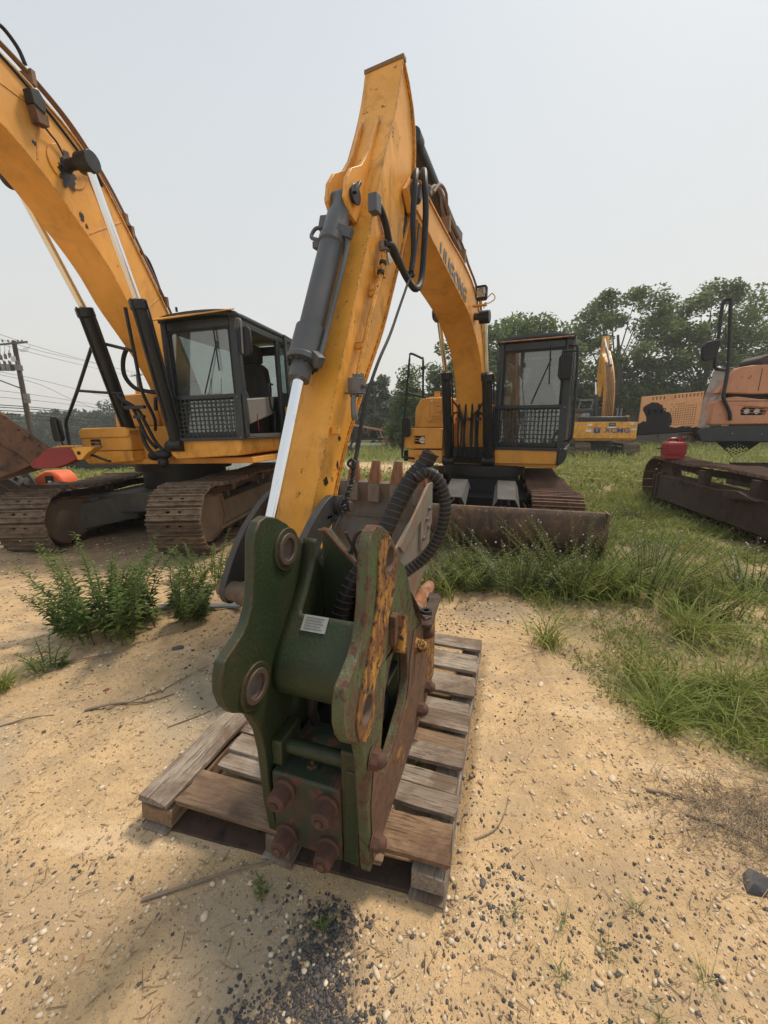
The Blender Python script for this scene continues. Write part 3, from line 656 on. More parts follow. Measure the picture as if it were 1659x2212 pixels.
# far cheek plate with corner ring and arm plate
MB().prism([(.80,.16),(1.02,.16),(1.02,.60),(.96,.61),(.83,.60),(.79,.50)], -.03, -.004, 'x').build('rear_cheek', YRST, brk, bev=.004)
MB().box(-.04, .012, .955, 1.03, .59, .635).build('cheek_cap', RUSTD, brk, bev=.003)
MB().prism([(-.02,.62),(-.02,.96),(.03,.97),(.045,.66)], .635, .65, 'z').build('ledge', RUSTD, brk, bev=.003)
MB().ring((.005, .72, .64), (0,0,1), .013, .026, .045, 18).build('lifting_ring', BLK, brk, bev=.002)
MB().sheet([(-.003, .46,.88),(.012,.50,.82),(.02,.55,.75),(.03,.60,.70),(.05,.66,.69)], [(-.033,.46,.88),(-.033,.50,.82),(-.033,.55,.75),(-.033,.60,.70),(-.033,.66,.69)]).build('rolled_lip', RUSTD, brk)
# inner housing tube seen through the triangular opening
MB().cyl((-.18, .22, .42), (-.18, 1.0, .42), .115, n=32).build('power_cell', DRK, brk)
MB().lathe((-.17,1.0,.42), (0,1,0), [(0,.09),(.15,.085),(.17,.05)], 24).build('front_head', RUSTD, brk)
MB().lathe((-.17, 1.15, .42), (0, 1, -.05), [(0,.045),(.46,.044),(.54,.036),(.56,.02)], 20).build('chisel', ORST, brk)
# spiral-guarded hoses
def guarded(pts, r, name, par, tpm=38, wr=.0028):
    h = MB().tube(pts, r, 12, 8).build(name, BLK, par)
    MB().coil(pts, r+wr*.6, wr, tpm).build('wire_guard', paint_wire, h)
    return h
paint_wire = paint('wire_guard_steel', (.085,.07,.06), .5, (.16,.10,.07), .45, .7, .7, metal=.4)
guarded([(-.24,.27,.66),(-.235,.30,.80),(-.20,.33,.92),(-.15,.37,1.02),(-.10,.43,1.12),(-.065,.48,1.22),(-.02,.52,1.31),(.02,.54,1.36),(.045,.55,1.405)], .030, 'guarded_hose', brk)
guarded([(-.15,.33,.62),(-.14,.35,.80),(-.13,.37,.95),(-.115,.42,1.05),(-.085,.47,1.15),(-.05,.52,1.24),(-.01,.56,1.32)], .024, 'guarded_hose', brk, 44)
guarded([(.0,.50,1.31),(.035,.51,1.335),(.075,.52,1.31),(.10,.53,1.25),(.105,.53,1.18),(.085,.53,1.09),(.04,.52,1.01),(-.02,.50,.955),(-.10,.44,.90)], .0215, 'guarded_hose', brk, 55, .0024)
# hose clutter behind the window
q = MB(); q.tube([(-.24,.43,1.0),(-.20,.42,1.11),(-.12,.44,1.09),(-.08,.46,.98),(-.11,.45,.90)], .008, 8, 6); q.tube([(-.22,.47,1.06),(-.20,.48,1.0),(-.16,.47,.93),(-.12,.46,.91)], .006, 8, 5)
q.tube([(-.26,.44,1.10),(-.23,.46,1.02),(-.20,.45,.95),(-.15,.44,.90)], .007, 8, 5); q.build('loose_line', RUSTD, brk)
# ------------------------------------------------------------------ machine helpers
def shoe_mesh(w, pitch, mat, name='track_shoe'):
    m = MB(); hs_ = [[(x+.028*math.cos(t), pitch*.17+.014*math.sin(t)) for t in [2*math.pi*k/8 for k in range(8)]] for x in (-.075, .075)]
    m.prism([(-w/2,-pitch*.485),(w/2,-pitch*.485),(w/2,pitch*.485),(-w/2,pitch*.485)], -.008, .006, 'z', hs_)
    hh_ = .036
    for y in (-.40, -.04, .40):
        m.hexa([(-w/2, y*pitch-.011, .006), (w/2, y*pitch-.011, .006), (w/2, y*pitch+.011, .006), (-w/2, y*pitch+.011, .006),
                (-w/2+.004, y*pitch-.007, hh_), (w/2-.004, y*pitch-.007, hh_), (w/2-.004, y*pitch+.007, hh_), (-w/2+.004, y*pitch+.007, hh_)])
    return m.mesh(name, mat)
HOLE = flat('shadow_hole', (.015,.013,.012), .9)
def belt(L, r, zc, sag=.04):
    """closed side profile of a track belt in (y, z); front at -L/2"""
    P = []; c = L/2-r
    for k in range(13): 
        a = math.pi/2 + math.pi*k/12; P.append((-c + r*math.cos(a), zc + r*math.sin(a)))
    for k in range(1, 12): P.append((-c+2*c*k/12, zc-r))
    for k in range(13):
        a = -math.pi/2 + math.pi*k/12; P.append((c + r*math.cos(a), zc + r*math.sin(a)))
    for k in range(1, 12):
        t = k/12; P.append((c-2*c*t, zc+r-sag*abs(math.sin(2*math.pi*t))))
    return P
def sample_belt(P, pitch):
    n = len(P); seg = [math.dist(P[i], P[(i+1) % n]) for i in range(n)]; tot = sum(seg); m = round(tot/pitch); step = tot/m
    out = []; i = 0; acc = 0
    for k in range(m):
        d = k*step
        while acc+seg[i] < d: acc += seg[i]; i += 1
        t = (d-acc)/seg[i]; a, b = P[i], P[(i+1) % n]
        a2, b2 = P[i-1], P[(i+2) % n]
        tx = (b[0]-a[0])*1.0; ty = (b[1]-a[1])*1.0
        out.append((a[0]+(b[0]-a[0])*t, a[1]+(b[1]-a[1])*t, math.atan2(ty, tx)))
    return out, step
def make_track(par, M, L, r, w, shoemat, framemat, zc=None, cover=True, side=1, idler_cover='shield'):
    """track frame part with shoes, idler, sprocket, rollers as sub-parts. side=+1: open side faces +x"""
    zc = zc or r+.02; P = belt(L, r, zc)
    f = MB(); c = L/2-r
    f.hexa([(-w*.32, -c-.02, zc-r*.42), (w*.32, -c-.02, zc-r*.42), (w*.32, c, zc-r*.42), (-w*.32, c, zc-r*.42), (-w*.22, -c-.02, zc+r*.30), (w*.22, -c-.02, zc+r*.30), (w*.22, c, zc+r*.30), (-w*.22, c, zc+r*.30)])
    f.box(-w*.36, w*.36, -c+.25, c-.3, zc-r*.55, zc-r*.42)
    fr = f.build('track_frame', framemat, par, M, bev=.012)
    sm, = [shoe_mesh(w, .17, shoemat)]
    pts, step = sample_belt(P, .172)
    rj = random.Random(int(w*1000)+int(L*77))
    for (y, z, a) in pts:
        # outward normal is to the right of travel (front down, back): rotate plate so +z is outward
        o = link('track_shoe', sm, fr, Matrix.Translation((0, y, z)) @ Matrix.Rotation(a+math.pi, 4, 'X') @ Matrix.Rotation(rj.uniform(-.02,.02), 4, 'Y'))
    ch = MB(); Pi = [((p[0]-0)*(1-.09/(L/2)), zc+(p[1]-zc)*(1-.07/r)) for p in P]
    inner = [(p[0]*(1-.07/(L/2)), zc+(p[1]-zc)*(1-.12/r)) for p in Pi]
    ch.prism(Pi, -.09, .09, 'x', [inner]); ch.build('track_chain', RUSTD, fr)
    for yy in (-c, c):
        q = MB(); q.lathe((-.085, yy, zc), (1,0,0), [(0,r*.55),(.01,r-.10),(.05,r-.09),(.12,r-.09),(.16,r-.10),(.17,r*.55)], 32)
        q.lathe((-w*.34, yy, zc), (1,0,0), [(0,r*.30),(.02,r*.36),(w*.66,r*.36),(w*.68,r*.30)], 24); q.build('idler_wheel' if yy < 0 else 'sprocket', framemat, fr)
    for k in range(7):
        yy = -c+.35+(2*c-.7)*k/6; q = MB(); q.lathe((-w*.2, yy, zc-r+.10), (1,0,0), [(0,.06),(.02,.085),(w*.4-.02,.085),(w*.4,.06)], 16); q.build('track_roller', RUSTD, fr)
    for yy in (-L*.14, L*.18):
        q = MB(); q.cyl((-w*.18, yy, zc+r*.66), (w*.22, yy, zc+r*.66), .06, n=16); q.box(-.05, .05, yy-.04, yy+.04, zc+r*.2, zc+r*.62); q.build('carrier_roller', framemat, fr)
    # end shield around the front idler on both flanks
    for s in (-1, 1):
        q = MB(); R = r*.74
        prof = [(-c+R*math.cos(t), zc+R*math.sin(t)) for t in [math.pi/2+math.pi*k/14 for k in range(15)]]
        prof += [(-c+.34, zc-R*.72), (-c+.46, zc-R*.3), (-c+.42, zc+R*.82)]
        x0 = s*w*.30; q.prism(prof, min(x0, x0+s*.02), max(x0, x0+s*.02), 'x'); 
        ob = q.build('idler_shield', framemat, fr, bev=.004)
        q = MB(); pin = [(-c+.96*(p[0]+c), zc+.96*(p[1]-zc)) for p in prof]
        q.prism(prof, min(x0+s*.02, x0+s*.035), max(x0+s*.02, x0+s*.035), 'x', [[(-c+.9*(p[0]+c), zc+.9*(p[1]-zc)) for p in prof]])
        q.build('shield_rim', RUST, fr, bev=.003)
    return fr

def resample(P, n):
    P = [Vector((p[0], p[1], 0)) for p in P]; L = [0]
    for i in range(1, len(P)): L.append(L[-1]+(P[i]-P[i-1]).length)
    out = []; j = 0
    for q in range(n):
        t = L[-1]*q/(n-1)
        while j < len(P)-2 and L[j+1] < t: j += 1
        f = (t-L[j])/max(1e-9, L[j+1]-L[j]); p = P[j].lerp(P[j+1], f); out.append((p.x, p.y))
    return out
def box_beam(top, low, u0, u1, inset=.014, th=.014, n=26, smooth=True):
    """welded box section swept in the (y,z) plane between top and low edges"""
    def sm(p): return [(q.x, q.y) for q in catmull([(a[0], a[1], 0) for a in p], 6)] if smooth else p
    t = resample(sm(top), n); l = resample(sm(low), n); m = MB()
    for edge in (t, l):
        vs = []
        for i, (y, z) in enumerate(edge):
            o = (l if edge is t else t)[i]; d = Vector((o[0]-y, o[1]-z)); d.normalize(); y2, z2 = y+d.x*th, z+d.y*th
            vs += [(u0, y, z), (u1, y, z), (u1, y2, z2), (u0, y2, z2)]
        fs = []
        for i in range(n-1):
            for k in range(4): fs.append((i*4+k, i*4+(k+1) % 4, (i+1)*4+(k+1) % 4, (i+1)*4+k))
        fs += [(3,2,1,0), tuple((n-1)*4+k for k in range(4))]; m.add(vs, fs)
    for u in (u0+inset, u1-inset):
        vs = []; 
        for i in range(n):
            y, z = t[i]; y2, z2 = l[i]; d = Vector((y2-y, z2-z)).normalized()*th*.5
            vs += [(u, y+d.x, z+d.y), (u, y2-d.x, z2-d.y)]
        m.add(vs, [(2*i, 2*i+1, 2*i+3, 2*i+2) for i in range(n-1)])
    for i in (0, n-1):
        y, z = t[i]; y2, z2 = l[i]; m.add([(u0+inset, y, z), (u1-inset, y, z), (u1-inset, y2, z2), (u0+inset, y2, z2)], [(0,1,2,3)])
    return m
def hyd_cyl(par, u, top, mid, bot, rr_, rb, name='boom_cylinder', rodend='top', barmat=DRK, rodmat=CHR):
    """rod from top to mid, barrel from mid to bot"""
    a, b, c = Vector((u, *top)), Vector((u, *mid)), Vector((u, *bot)); d = (c-b).normalized()
    q = MB(); q.lathe(b, d, [(0, rb*.86), (.01, rb*1.16), (.10, rb*1.18), (.115, rb*1.02), (.14, rb), ((c-b).length-.08, rb), ((c-b).length, rb*.8)], 22)
    q.cyl(c+Vector((-.09,0,0)), c+Vector((.09,0,0)), rb*1.1, n=18); cy = q.build(name, barmat, par)
    MB().cyl(a, b+d*.02, rr_, n=18).build('piston_rod', rodmat, cy)
    q = MB(); q.cyl(a+Vector((-rb*.9,0,0)), a+Vector((rb*.9,0,0)), rb*1.12, n=20); q.build('rod_eye', barmat, cy, bev=.004)
    for k in (0, 1):
        MB().tube([b+d*.05+Vector((rb*1.2, 0, .02)), b+d*.15+Vector((rb*1.28,.01,0)), c-d*.25+Vector((rb*1.2,0,0)), c-d*.2+Vector((rb*.6,0,0))] if k else [b+d*.02+Vector((0,-rb*1.25,0)), c-d*.3+Vector((0,-rb*1.15,0))], .011, 7, 3).build('hydraulic_line', barmat, cy)
    return cy
def text(par, s, size, M, mat, name='lettering', ext=.002, bold=.0, sx=1.):
    c = bpy.data.curves.new(name, 'FONT'); c.body = s; c.size = size; c.extrude = ext; c.offset = bold; c.align_x = 'CENTER'; c.align_y = 'CENTER'; c.resolution_u = 3
    o = bpy.data.objects.new('tmp_text', c); COL.objects.link(o); dg = bpy.context.evaluated_depsgraph_get(); dg.update()
    me = bpy.data.meshes.new_from_object(o.evaluated_get(dg)); bpy.data.objects.remove(o); me.name = name; me.materials.clear(); me.materials.append(mat)
    return link(name, me, par, M @ Matrix.Diagonal((sx,1,1,1)))

def make_cab(par, o, W, D, H, gh_, visor, door='closed', nb=(15, 9)):
    """cab with its front-left-bottom corner at o; front faces -y, door on the +x side"""
    M = Matrix.Translation(o); t = .085
    q = MB()
    # pillars, sills and roof
    q.box(0, t, 0, .10, 0, H-.05); q.box(W-t*1.2, W, 0, .09, 0, H-.05)
    q.box(0, t, D-.09, D, 0, H-.08); q.box(W-t, W, D-.09, D, 0, H-.08)
    q.box(t, W-t*1.2, .01, .08, H-.17, H-.06); q.box(t, W-t*1.2, .012, .075, gh_-.06, gh_-.01); q.box(t, W-t*1.2, .01, .08, 0, .07)
    q.box(0, W, .0, D, -.03, 0.0)
    q.box(0, .03, .10, D-.09, 0, .85 if door == 'closed' else .55); q.box(.003, .05, .10, D-.09, H-.16, H-.06)
    q.box(W-.05, W-.004, .09, D-.09, H-.16, H-.06); q.box(t, W-t, D-.05, D-.005, 0, .62); q.box(t, W-t, D-.05, D-.005, H-.2, H-.06)
    dm = D*.60
    q.box(W-.06, W-.002, dm-.04, dm+.04, 0, H-.08)
    q.box(W-.05, W-.004, dm+.04, D-.09, 0, .62)
    if door == 'closed': pass
    cab = q.build('cab', CABP, par, M, bev=.014)
    rf = MB(); n = 8; xs = [i/n for i in range(n+1)]
    def rz(x, y): return H-.02 + .05*math.sin(math.pi*min(1,max(0,x)))**.5 - .10*max(0, y-.75)**2*8*.3
    vs = []; 
    for i in range(n+1):
        for j in range(n+1): vs.append((-.012+(W+.024)*i/n, -.02+(D+.03)*j/n, rz(i/n, j/n)))
    rf.add(vs, [(i*(n+1)+j, (i+1)*(n+1)+j, (i+1)*(n+1)+j+1, i*(n+1)+j+1) for i in range(n) for j in range(n)])
    r_ = rf.build('roof', CABP, cab); s_ = r_.modifiers.new('solid', 'SOLIDIFY'); s_.thickness = .06; s_.offset = -1
    if visor:
        q = MB(); q.hexa([(-.03,-.16,H-.09),(W+.01,-.16,H-.05),(W,-.0,H-.0),(0,0,H-.02),(-.03,-.16,H-.075),(W+.01,-.16,H-.035),(W,0,H+.015),(0,0,H-.005)]); q.build('sun_visor', YEL, cab, bev=.003)
    else:
        MB().box(.02, W-.01, -.035, .01, H-.045, H-.03).build('roof_trim', ORG, cab, bev=.003)
    # panes
    MB().box(t-.005, W-t*1.2+.005, .036, .043, gh_-.02, H-.16).build('windshield', GLASS, cab)
    MB().box(t-.005, W-t*1.2+.005, .036, .043, .06, gh_-.05).build('lower_window', GLASS, cab)
    MB().box(t, W-t, D-.03, D-.024, .62, H-.2).build('rear_window', GLASS, cab)
    MB().box(.012, .018, .1, D-.09, .85 if door == 'closed' else .55, H-.16).build('side_window', GLASS, cab)
    MB().box(W-.03, W-.024, dm+.04, D-.09, .62, H-.16).build('side_window', GLASS, cab)
    # seal frame round the windshield
    gs = MB(); gs.prism([(t-.01, gh_-.03), (W-t*1.2+.01, gh_-.03), (W-t*1.2+.01, H-.15), (t-.01, H-.15)], .02, .036, 'y', [[(t+.03, gh_+.0), (W-t*1.2-.03, gh_+.0), (W-t*1.2-.03, H-.21), (W-t*1.2-.06, H-.19), (t+.06, H-.19), (t+.03, H-.21)]])
    gs.build('window_seal', BLK, cab)
    # grid guard
    gz0, gz1 = -.04, gh_
    g = MB(); b_ = .055
    g.prism([(-.02, gz0), (W-.01, gz0), (W-.01, gz1), (-.02, gz1)], -.05, -.035, 'y', [[(-.02+b_*.6, gz0+b_*.8), (W-.01-b_*1.7, gz0+b_*.8), (W-.01-b_*1.7, gz1-b_*.8), (-.02+b_*.6, gz1-b_*.8)]])
    g.box(.0, W-.03, -.035, 0, gz1-.03, gz1-.005)
    gd = g.build('guard_frame', CABP, par, M, bev=.003)
    x0, x1, z0, z1 = -.02+b_*.5, W-.01-b_*1.6, gz0+b_*.7, gz1-b_*.7
    vb = MB().box(-.0055, .0055, -.004, .004, z0, z1).mesh('guard_bar', CABP)
    hb = MB().box(x0, x1, -.003, .003, -.0055, .0055).mesh('guard_bar', CABP)
    for k in range(1, nb[0]): link('guard_bar', vb, gd, T(x0+(x1-x0)*k/nb[0], -.043, 0))
    for k in range(1, nb[1]): link('guard_bar', hb, gd, T(0, -.039, z0+(z1-z0)*k/nb[1]))
    bm_ = MB().sphere((0,0,0), .015, 10, 6).mesh('bolt', STEEL)
    for (x, z) in ((-.0, gz0+.03), (W-.05, gz0+.03), (W-.05, gz1-.04), (.0, gz1-.03)): link('bolt', bm_, gd, T(x, -.052, z))
    MB().bar((W*.5,-.0,gh_+.02),(W*.72,.02,gh_+.62),.012,.012).bar((W*.72,.01,gh_+.28),(W*.70,.01,gh_+.80),.010,.014).build('wiper', BLK, cab)
    # seat, levers, console
    s = MB(); s.prism(catmull([(W*.27,.42,0),(W*.24,.72,0),(W*.27,1.0,0),(W*.36,1.08,0),(W*.62,1.08,0),(W*.71,1.0,0),(W*.74,.72,0),(W*.71,.42,0)], 3) and [(W*.27,.42),(W*.25,.72),(W*.28,.98),(W*.36,1.06),(W*.62,1.06),(W*.70,.98),(W*.73,.72),(W*.71,.42)], D*.62, D*.75, 'y')
    s.prism([(W*.35,1.06),(W*.34,1.20),(W*.38,1.32),(W*.60,1.32),(W*.64,1.20),(W*.63,1.06)], D*.63, D*.74, 'y')
    s.box(W*.25, W*.73, D*.35, D*.66, .32, .46); s.build('seat', SEAT, cab, bev=.035)
    MB().box(W*.3, W*.68, D*.4, D*.7, 0, .32).build('seat_base', BLK, cab, bev=.01)
    for k, x in enumerate((W*.10, W*.80)):
        c = MB(); c.hexa([(x-.06, D*.18, .15), (x+.08, D*.18, .15), (x+.08, D*.55, .3), (x-.06, D*.55, .3), (x-.07, D*.16, .48), (x+.09, D*.16, .48), (x+.09, D*.6, .56), (x-.07, D*.6, .56)]); cc = c.build('console', GREYP, cab, bev=.02)
        j = MB(); j.lathe((x, D*.24, .49), (0,-.1,1), [(0,.05),(.03,.035),(.06,.03),(.09,.02),(.10,.012),(.16,.012),(.17,.024),(.27,.02),(.28,.01)], 12); j.build('joystick', BLK, cc)
    MB().hexa([(W*.08, .12, .1), (W*.30, .12, .1), (W*.30, .3, .1), (W*.08, .3, .1), (W*.08, .12, .62), (W*.26, .12, .66), (W*.24, .28, .72), (W*.08, .28, .7)]).build('monitor_console', GREYP, cab, bev=.02)
    for x in (W*.42, W*.56): MB().bar((x, D*.10, .1), (x, D*.16, .75), .012, .012).build('travel_lever', BLK, cab)
    if door == 'closed':
        q = MB(); q.box(W-.035, W-.003, .10, dm-.05, .03, .72); q.box(W-.035, W-.003, .10, .15, .72, H-.16); q.box(W-.035, W-.003, dm-.1, dm-.05, .72, H-.16)
        dr = q.build('door', CABP, cab, bev=.008); MB().box(W-.022, W-.016, .14, dm-.08, .70, H-.15).build('side_window', GLASS, dr)
    else:
        # door swung fully back, lying along the rear flank
        q = MB(); x0_ = W+.07; y0_ = dm+.0; y1_ = D+.42
        out = [(y0_, -.02), (y1_-.2, -.02), (y1_, .15), (y1_, H*.82), (y1_-.25, H-.10), (y0_, H-.06)]
        win = [(y0_+.07, .68), (y1_-.06, .56), (y1_-.06, H*.80), (y1_-.28, H-.18), (y0_+.07, H-.14)]
        lw = [(y0_+.10, .08), (y1_-.26, .08), (y1_-.08, .25), (y1_-.08, .46), (y0_+.10, .58)]
        q.prism(out, x0_, x0_+.04, 'x', [win, lw]); dr = q.build('door', CABP, cab, bev=.008)
        MB().prism([(a, b) for a, b in win], x0_+.015, x0_+.02, 'x').build('side_window', GLASS, dr)
        MB().prism([(a, b) for a, b in lw], x0_+.012, x0_+.018, 'x').build('lower_pane', GLASS, dr)
        MB().tube([(x0_+.05, y0_+.05, .62), (x0_+.075, y0_+.2, .62), (x0_+.075, y1_-.1, .50), (x0_+.05, y1_-.05, .49)], .011, 7, 3).build('handle', BLK, dr)
        q = MB(); q.box(x0_-.02, x0_+.045, y0_-.045, y0_-.003, .04, .40); q.cyl((x0_+.03, y0_-.01, .06), (x0_+.03, y0_-.01, .38), .014, n=10); q.build('hinge_bracket', YEL2, cab, bev=.002)
        MB().tube([(W-.09, dm-.1, .72), (W-.09, dm-.22, .70), (W-.08, dm-.22, .40), (W-.08, dm-.13, .30), (W-.08, dm-.16, .04), (W-.09, dm-.02, .03)], .014, 8, 3).build('grab_handle', BLK, cab)
        MB().bar((W*.88, D*.3, .08), (W*.88, D*.29, .3), .012, .006).build('lock_lever', REDP, cab)
        MB().box(W-.12, W-.01, .09, dm-.04, .0, .035).build('door_sill', STEEL, cab)
    return cab
def mirror(par, x0, x1, z0, z1, y, name='mirror'):
    q = MB(); w = x1-x0; h = z1-z0; p = [(x0+w*.15, z0), (x1-w*.15, z0), (x1, z0+h*.12), (x1, z1-h*.12), (x1-w*.15, z1), (x0+w*.15, z1), (x0, z1-h*.12), (x0, z0+h*.12)]
    q.prism(p, y, y+.05, 'y'); o = q.build(name, BLK, par, bev=.01); return o

# ------------------------------------------------------------------ right excavator
ex = thing('excavator', 'yellow excavator standing behind the green breaker, boom and arm reaching over it', 'excavator', (1.63, 6.45, -.08), 26)
UM = T(0, 0, -.02, rz=9.6)
um = lambda x, y, z: UM @ T(x, y, z)
for s in (-1, 1):
    make_track(ex, um(.95*s-.01, 0, 0), 3.7, .37, .58, TRKR, RUSTD)
q = MB(); q.box(-.68, .66, -1.0, 1.0, .28, .62); q.hexa([(-.95,-1.05,.25),(-.6,-1.05,.25),(-.6,-.7,.25),(-.95,-.7,.25),(-.95,-1.05,.5),(-.6,-.95,.58),(-.6,-.7,.6),(-.95,-.7,.5)])
q.hexa([(.6,-1.05,.25),(.95,-1.05,.25),(.95,-.7,.25),(.6,-.7,.25),(.6,-.95,.58),(.95,-1.05,.5),(.95,-.7,.5),(.6,-.7,.6)]); q.box(-.5, .45, -1.35, -1.0, .2, .42)
q.build('car_body', BLK, ex, UM, bev=.01)
q = MB(); q.cyl((0,0,.6), (0,0,.90), .56, n=36); q.cyl((0,0,.84), (0,0,.99), .64, n=36); q.build('swing_bearing', BLK, ex)
# blade with arms, cylinders and bent cover plates
bl = MB(); prof = catmull([(-2.46,.25,0),(-2.54,.36,0),(-2.55,.50,0),(-2.50,.63,0),(-2.46,.68,0)], 4); pp = [(p.x, p.y+.09) for p in prof]
bl.prism(pp+[(p[0]+.04, p[1]) for p in pp[::-1]], -1.33, 1.27, 'x')
for x in (-1.345, 1.27): bl.box(x, x+.02, -2.56, -2.36, .34, .78)
bld = bl.build('dozer_blade', BLADE, ex, UM, bev=.003)
MB().box(-1.33, 1.27, -2.53, -2.44, .30, .34).build('cutting_edge', RUST, bld)
for s in (-1, 1):
    x = s*.30+.05
    MB().bar((x, -1.0, .35), (x+s*.05, -2.45, .45), .14, .18).build('blade_arm', BLK, ex, UM, bev=.01)
    q = MB(); q.cyl((x, -1.15, .74), (x, -1.75, .62), .062, n=16); q.cyl((x-.14,-1.15,.74), (x+.14,-1.15,.74), .05, n=14); cy = q.build('blade_cylinder', DRK, ex, UM)
    q = MB(); q.cyl((x, -1.75, .62), (x, -2.38, .52), .035, n=14); q.cyl((x-.07,-2.36,.62), (x+.07,-2.36,.62), .06, n=16); q.box(x-.10, x-.075, -2.46, -2.28, .5, .73); q.box(x+.075, x+.10, -2.46, -2.28, .5, .73); q.build('knuckle', paint('greased_steel', (.25,.24,.23), .3, (.12,.07,.04), .45, .7, .6, metal=.4), ex, UM)
    q = MB(); z0, z1 = .90, .78
    q.hexa([(x-.11,-1.35,z0),(x+.11,-1.35,z0),(x+.10,-2.05,z1),(x-.10,-2.05,z1),(x-.11,-1.35,z0+.008),(x+.11,-1.35,z0+.008),(x+.10,-2.05,z1+.008),(x-.10,-2.05,z1+.008)])
    q.hexa([(x-.14,-1.42,z0-.06),(x-.11,-1.35,z0),(x-.10,-2.05,z1),(x-.15,-2.08,z1-.09),(x-.133,-1.42,z0-.06),(x-.105,-1.35,z0),(x-.093,-2.05,z1),(x-.143,-2.08,z1-.09)])
    q.hexa([(x+.11,-1.35,z0),(x+.14,-1.40,z0-.06),(x+.15,-2.08,z1-.09),(x+.10,-2.05,z1),(x+.105,-1.35,z0),(x+.133,-1.40,z0-.06),(x+.143,-2.08,z1-.09),(x+.093,-2.05,z1)])
    q.build('cover_plate', paint('scuffed_grey_plate', (.085,.09,.09), .45, (.2,.11,.06), .55, .66, .8, (.30,.12,.05), rl=.62, rh=.66, sc=3), ex, UM)
# upper structure
q = MB(); q.box(-.62, 1.12, -.30, 2.1, .98, 1.10); q.box(-1.20, -.60, -.30, 2.1, .99, 1.19)
deck = q.build('deck', YEL, ex, bev=.012)
q = MB(); q.prism([(.21,1.245),(1.10,1.26),(1.10,1.04),(.22,1.02)], -.36, 1.6, 'y'); q.build('skirt', YEL, ex, bev=.02)
q = MB(); q.prism([(1.104,1.265),(1.22,1.265),(1.225,1.15),(1.19,1.07),(1.13,1.02),(1.104,1.02)], -.365, 1.6, 'y'); q.build('skirt_corner', CABP, ex, bev=.02)
q = MB(); q.box(-.60, -.40, -.30, -.28, 1.0, 1.62); q.box(.12,.2,-.3,1.0,1.1,1.5); q.box(-.60, .12, .3, .34, 1.1, 1.9); q.build('frame_wall', YEL, ex, bev=.006)
bx = MB(); bx.prism([(-1.27,1.21),(-.60,1.22),(-.60,1.535),(-.64,1.545),(-1.26,1.545),(-1.27,1.53)], -.35, .55, 'y', [[(-1.09,1.285),(-.905,1.285),(-.905,1.42),(-1.09,1.42)]]); tb = bx.build('tool_box', YEL, ex, bev=.014)
MB().box(-1.11, -.89, -.27, .3, 1.27, 1.43).build('lamp_recess', BLK, tb)
MB().lathe((-.955, -.315, 1.352), (0,1,0), [(0,.0),(.0,.055),(.03,.05)], 20).build('headlight', GLASSL, tb); MB().lathe((-.955, -.30, 1.352), (0,1,0), [(0,.05),(.04,.02)], 20).build('reflector', WHITE, tb)
for k in (1.335, 1.375): MB().box(-1.088, -.907, -.352, -.342, k, k+.012).build('lamp_bar', YEL, tb)
q = MB(); q.prism([(-1.20,.99),(-.60,1.0),(-.60,1.20),(-1.20,1.19)], -.34, .5, 'y'); q.hexa([(-1.05,-.36,1.10),(-.75,-.36,1.11),(-.75,-.34,1.11),(-1.05,-.34,1.10),(-1.05,-.36,1.125),(-.75,-.36,1.135),(-.75,-.34,1.15),(-1.05,-.34,1.14)]); q.build('lower_box', YEL, ex, bev=.01)
MB().box(-1.28, -1.20, -.35, .1, 1.0, 1.18).build('corner_guard', BLK, ex, bev=.02)
q = MB(); q.prism([(-1.15,1.55),(-1.15,1.80),(-1.13,1.88),(-1.05,2.01),(-1.00,2.03),(-.58,2.035),(-.56,2.01),(-.56,1.55)], -.18, .9, 'y'); hd = q.build('fuel_tank', YEL, ex, bev=.02)
q = MB(); q.cyl((-.82,-.02,2.03), (-.82,-.02,2.12), .045, n=18); q.cyl((-.82,-.02,2.12), (-.82,-.02,2.135), .05, n=18); q.box(-.93,-.75,-.1,.06,2.03,2.05); q.build('filler_cap', YEL, hd, bev=.003)
em = MB()   # raised G-shaped emblem pressed into the tank
yv = -.18
for (x0, x1, z0, z1) in ((-.90,-.66,1.945,1.96),(-.97,-.92,1.935,1.945),(-.90,-.875,1.73,1.945),(-.875,-.69,1.72,1.745),(-.80,-.66,1.885,1.90),(-.80,-.78,1.80,1.90),(-.80,-.68,1.79,1.81),(-.90,-.66,1.63,1.655),(-.67,-.655,1.63,1.69),(-.86,-.66,1.675,1.69)): em.box(x0, x1, yv-.006, yv+.01, z0, z1)
em.prism([(-.98,1.73),(-.955,1.73),(-.94,1.69),(-.90,1.655),(-.86,1.655),(-.86,1.63),(-.92,1.635),(-.965,1.675)], yv-.006, yv+.01, 'y'); em.prism([(-.76,1.86),(-.67,1.86),(-.67,1.77),(-.69,1.78)], yv-.006, yv+.01, 'y', [])
em.build('embossed_emblem', YEL, hd, bev=.003)
MB().box(-.875, -.845, yv-.002, yv, 1.972, 1.992).build('sticker', WHITE, hd)
q = MB(); q.prism([(-.75,1.9),(-.78,2.2),(-.70,2.26),(-.12,2.26),(-.05,2.2),(-.05,1.9)], 1.1, 2.0, 'y'); q.build('engine_hood', CYLG, ex, bev=.05)
q = MB(); q.box(-.55, .1, .9, 1.4, 1.1, 1.95); q.box(-1.2, 1.1, 1.5, 2.3, 1.1, 1.9); q.build('counterweight', YEL, ex, bev=.06)
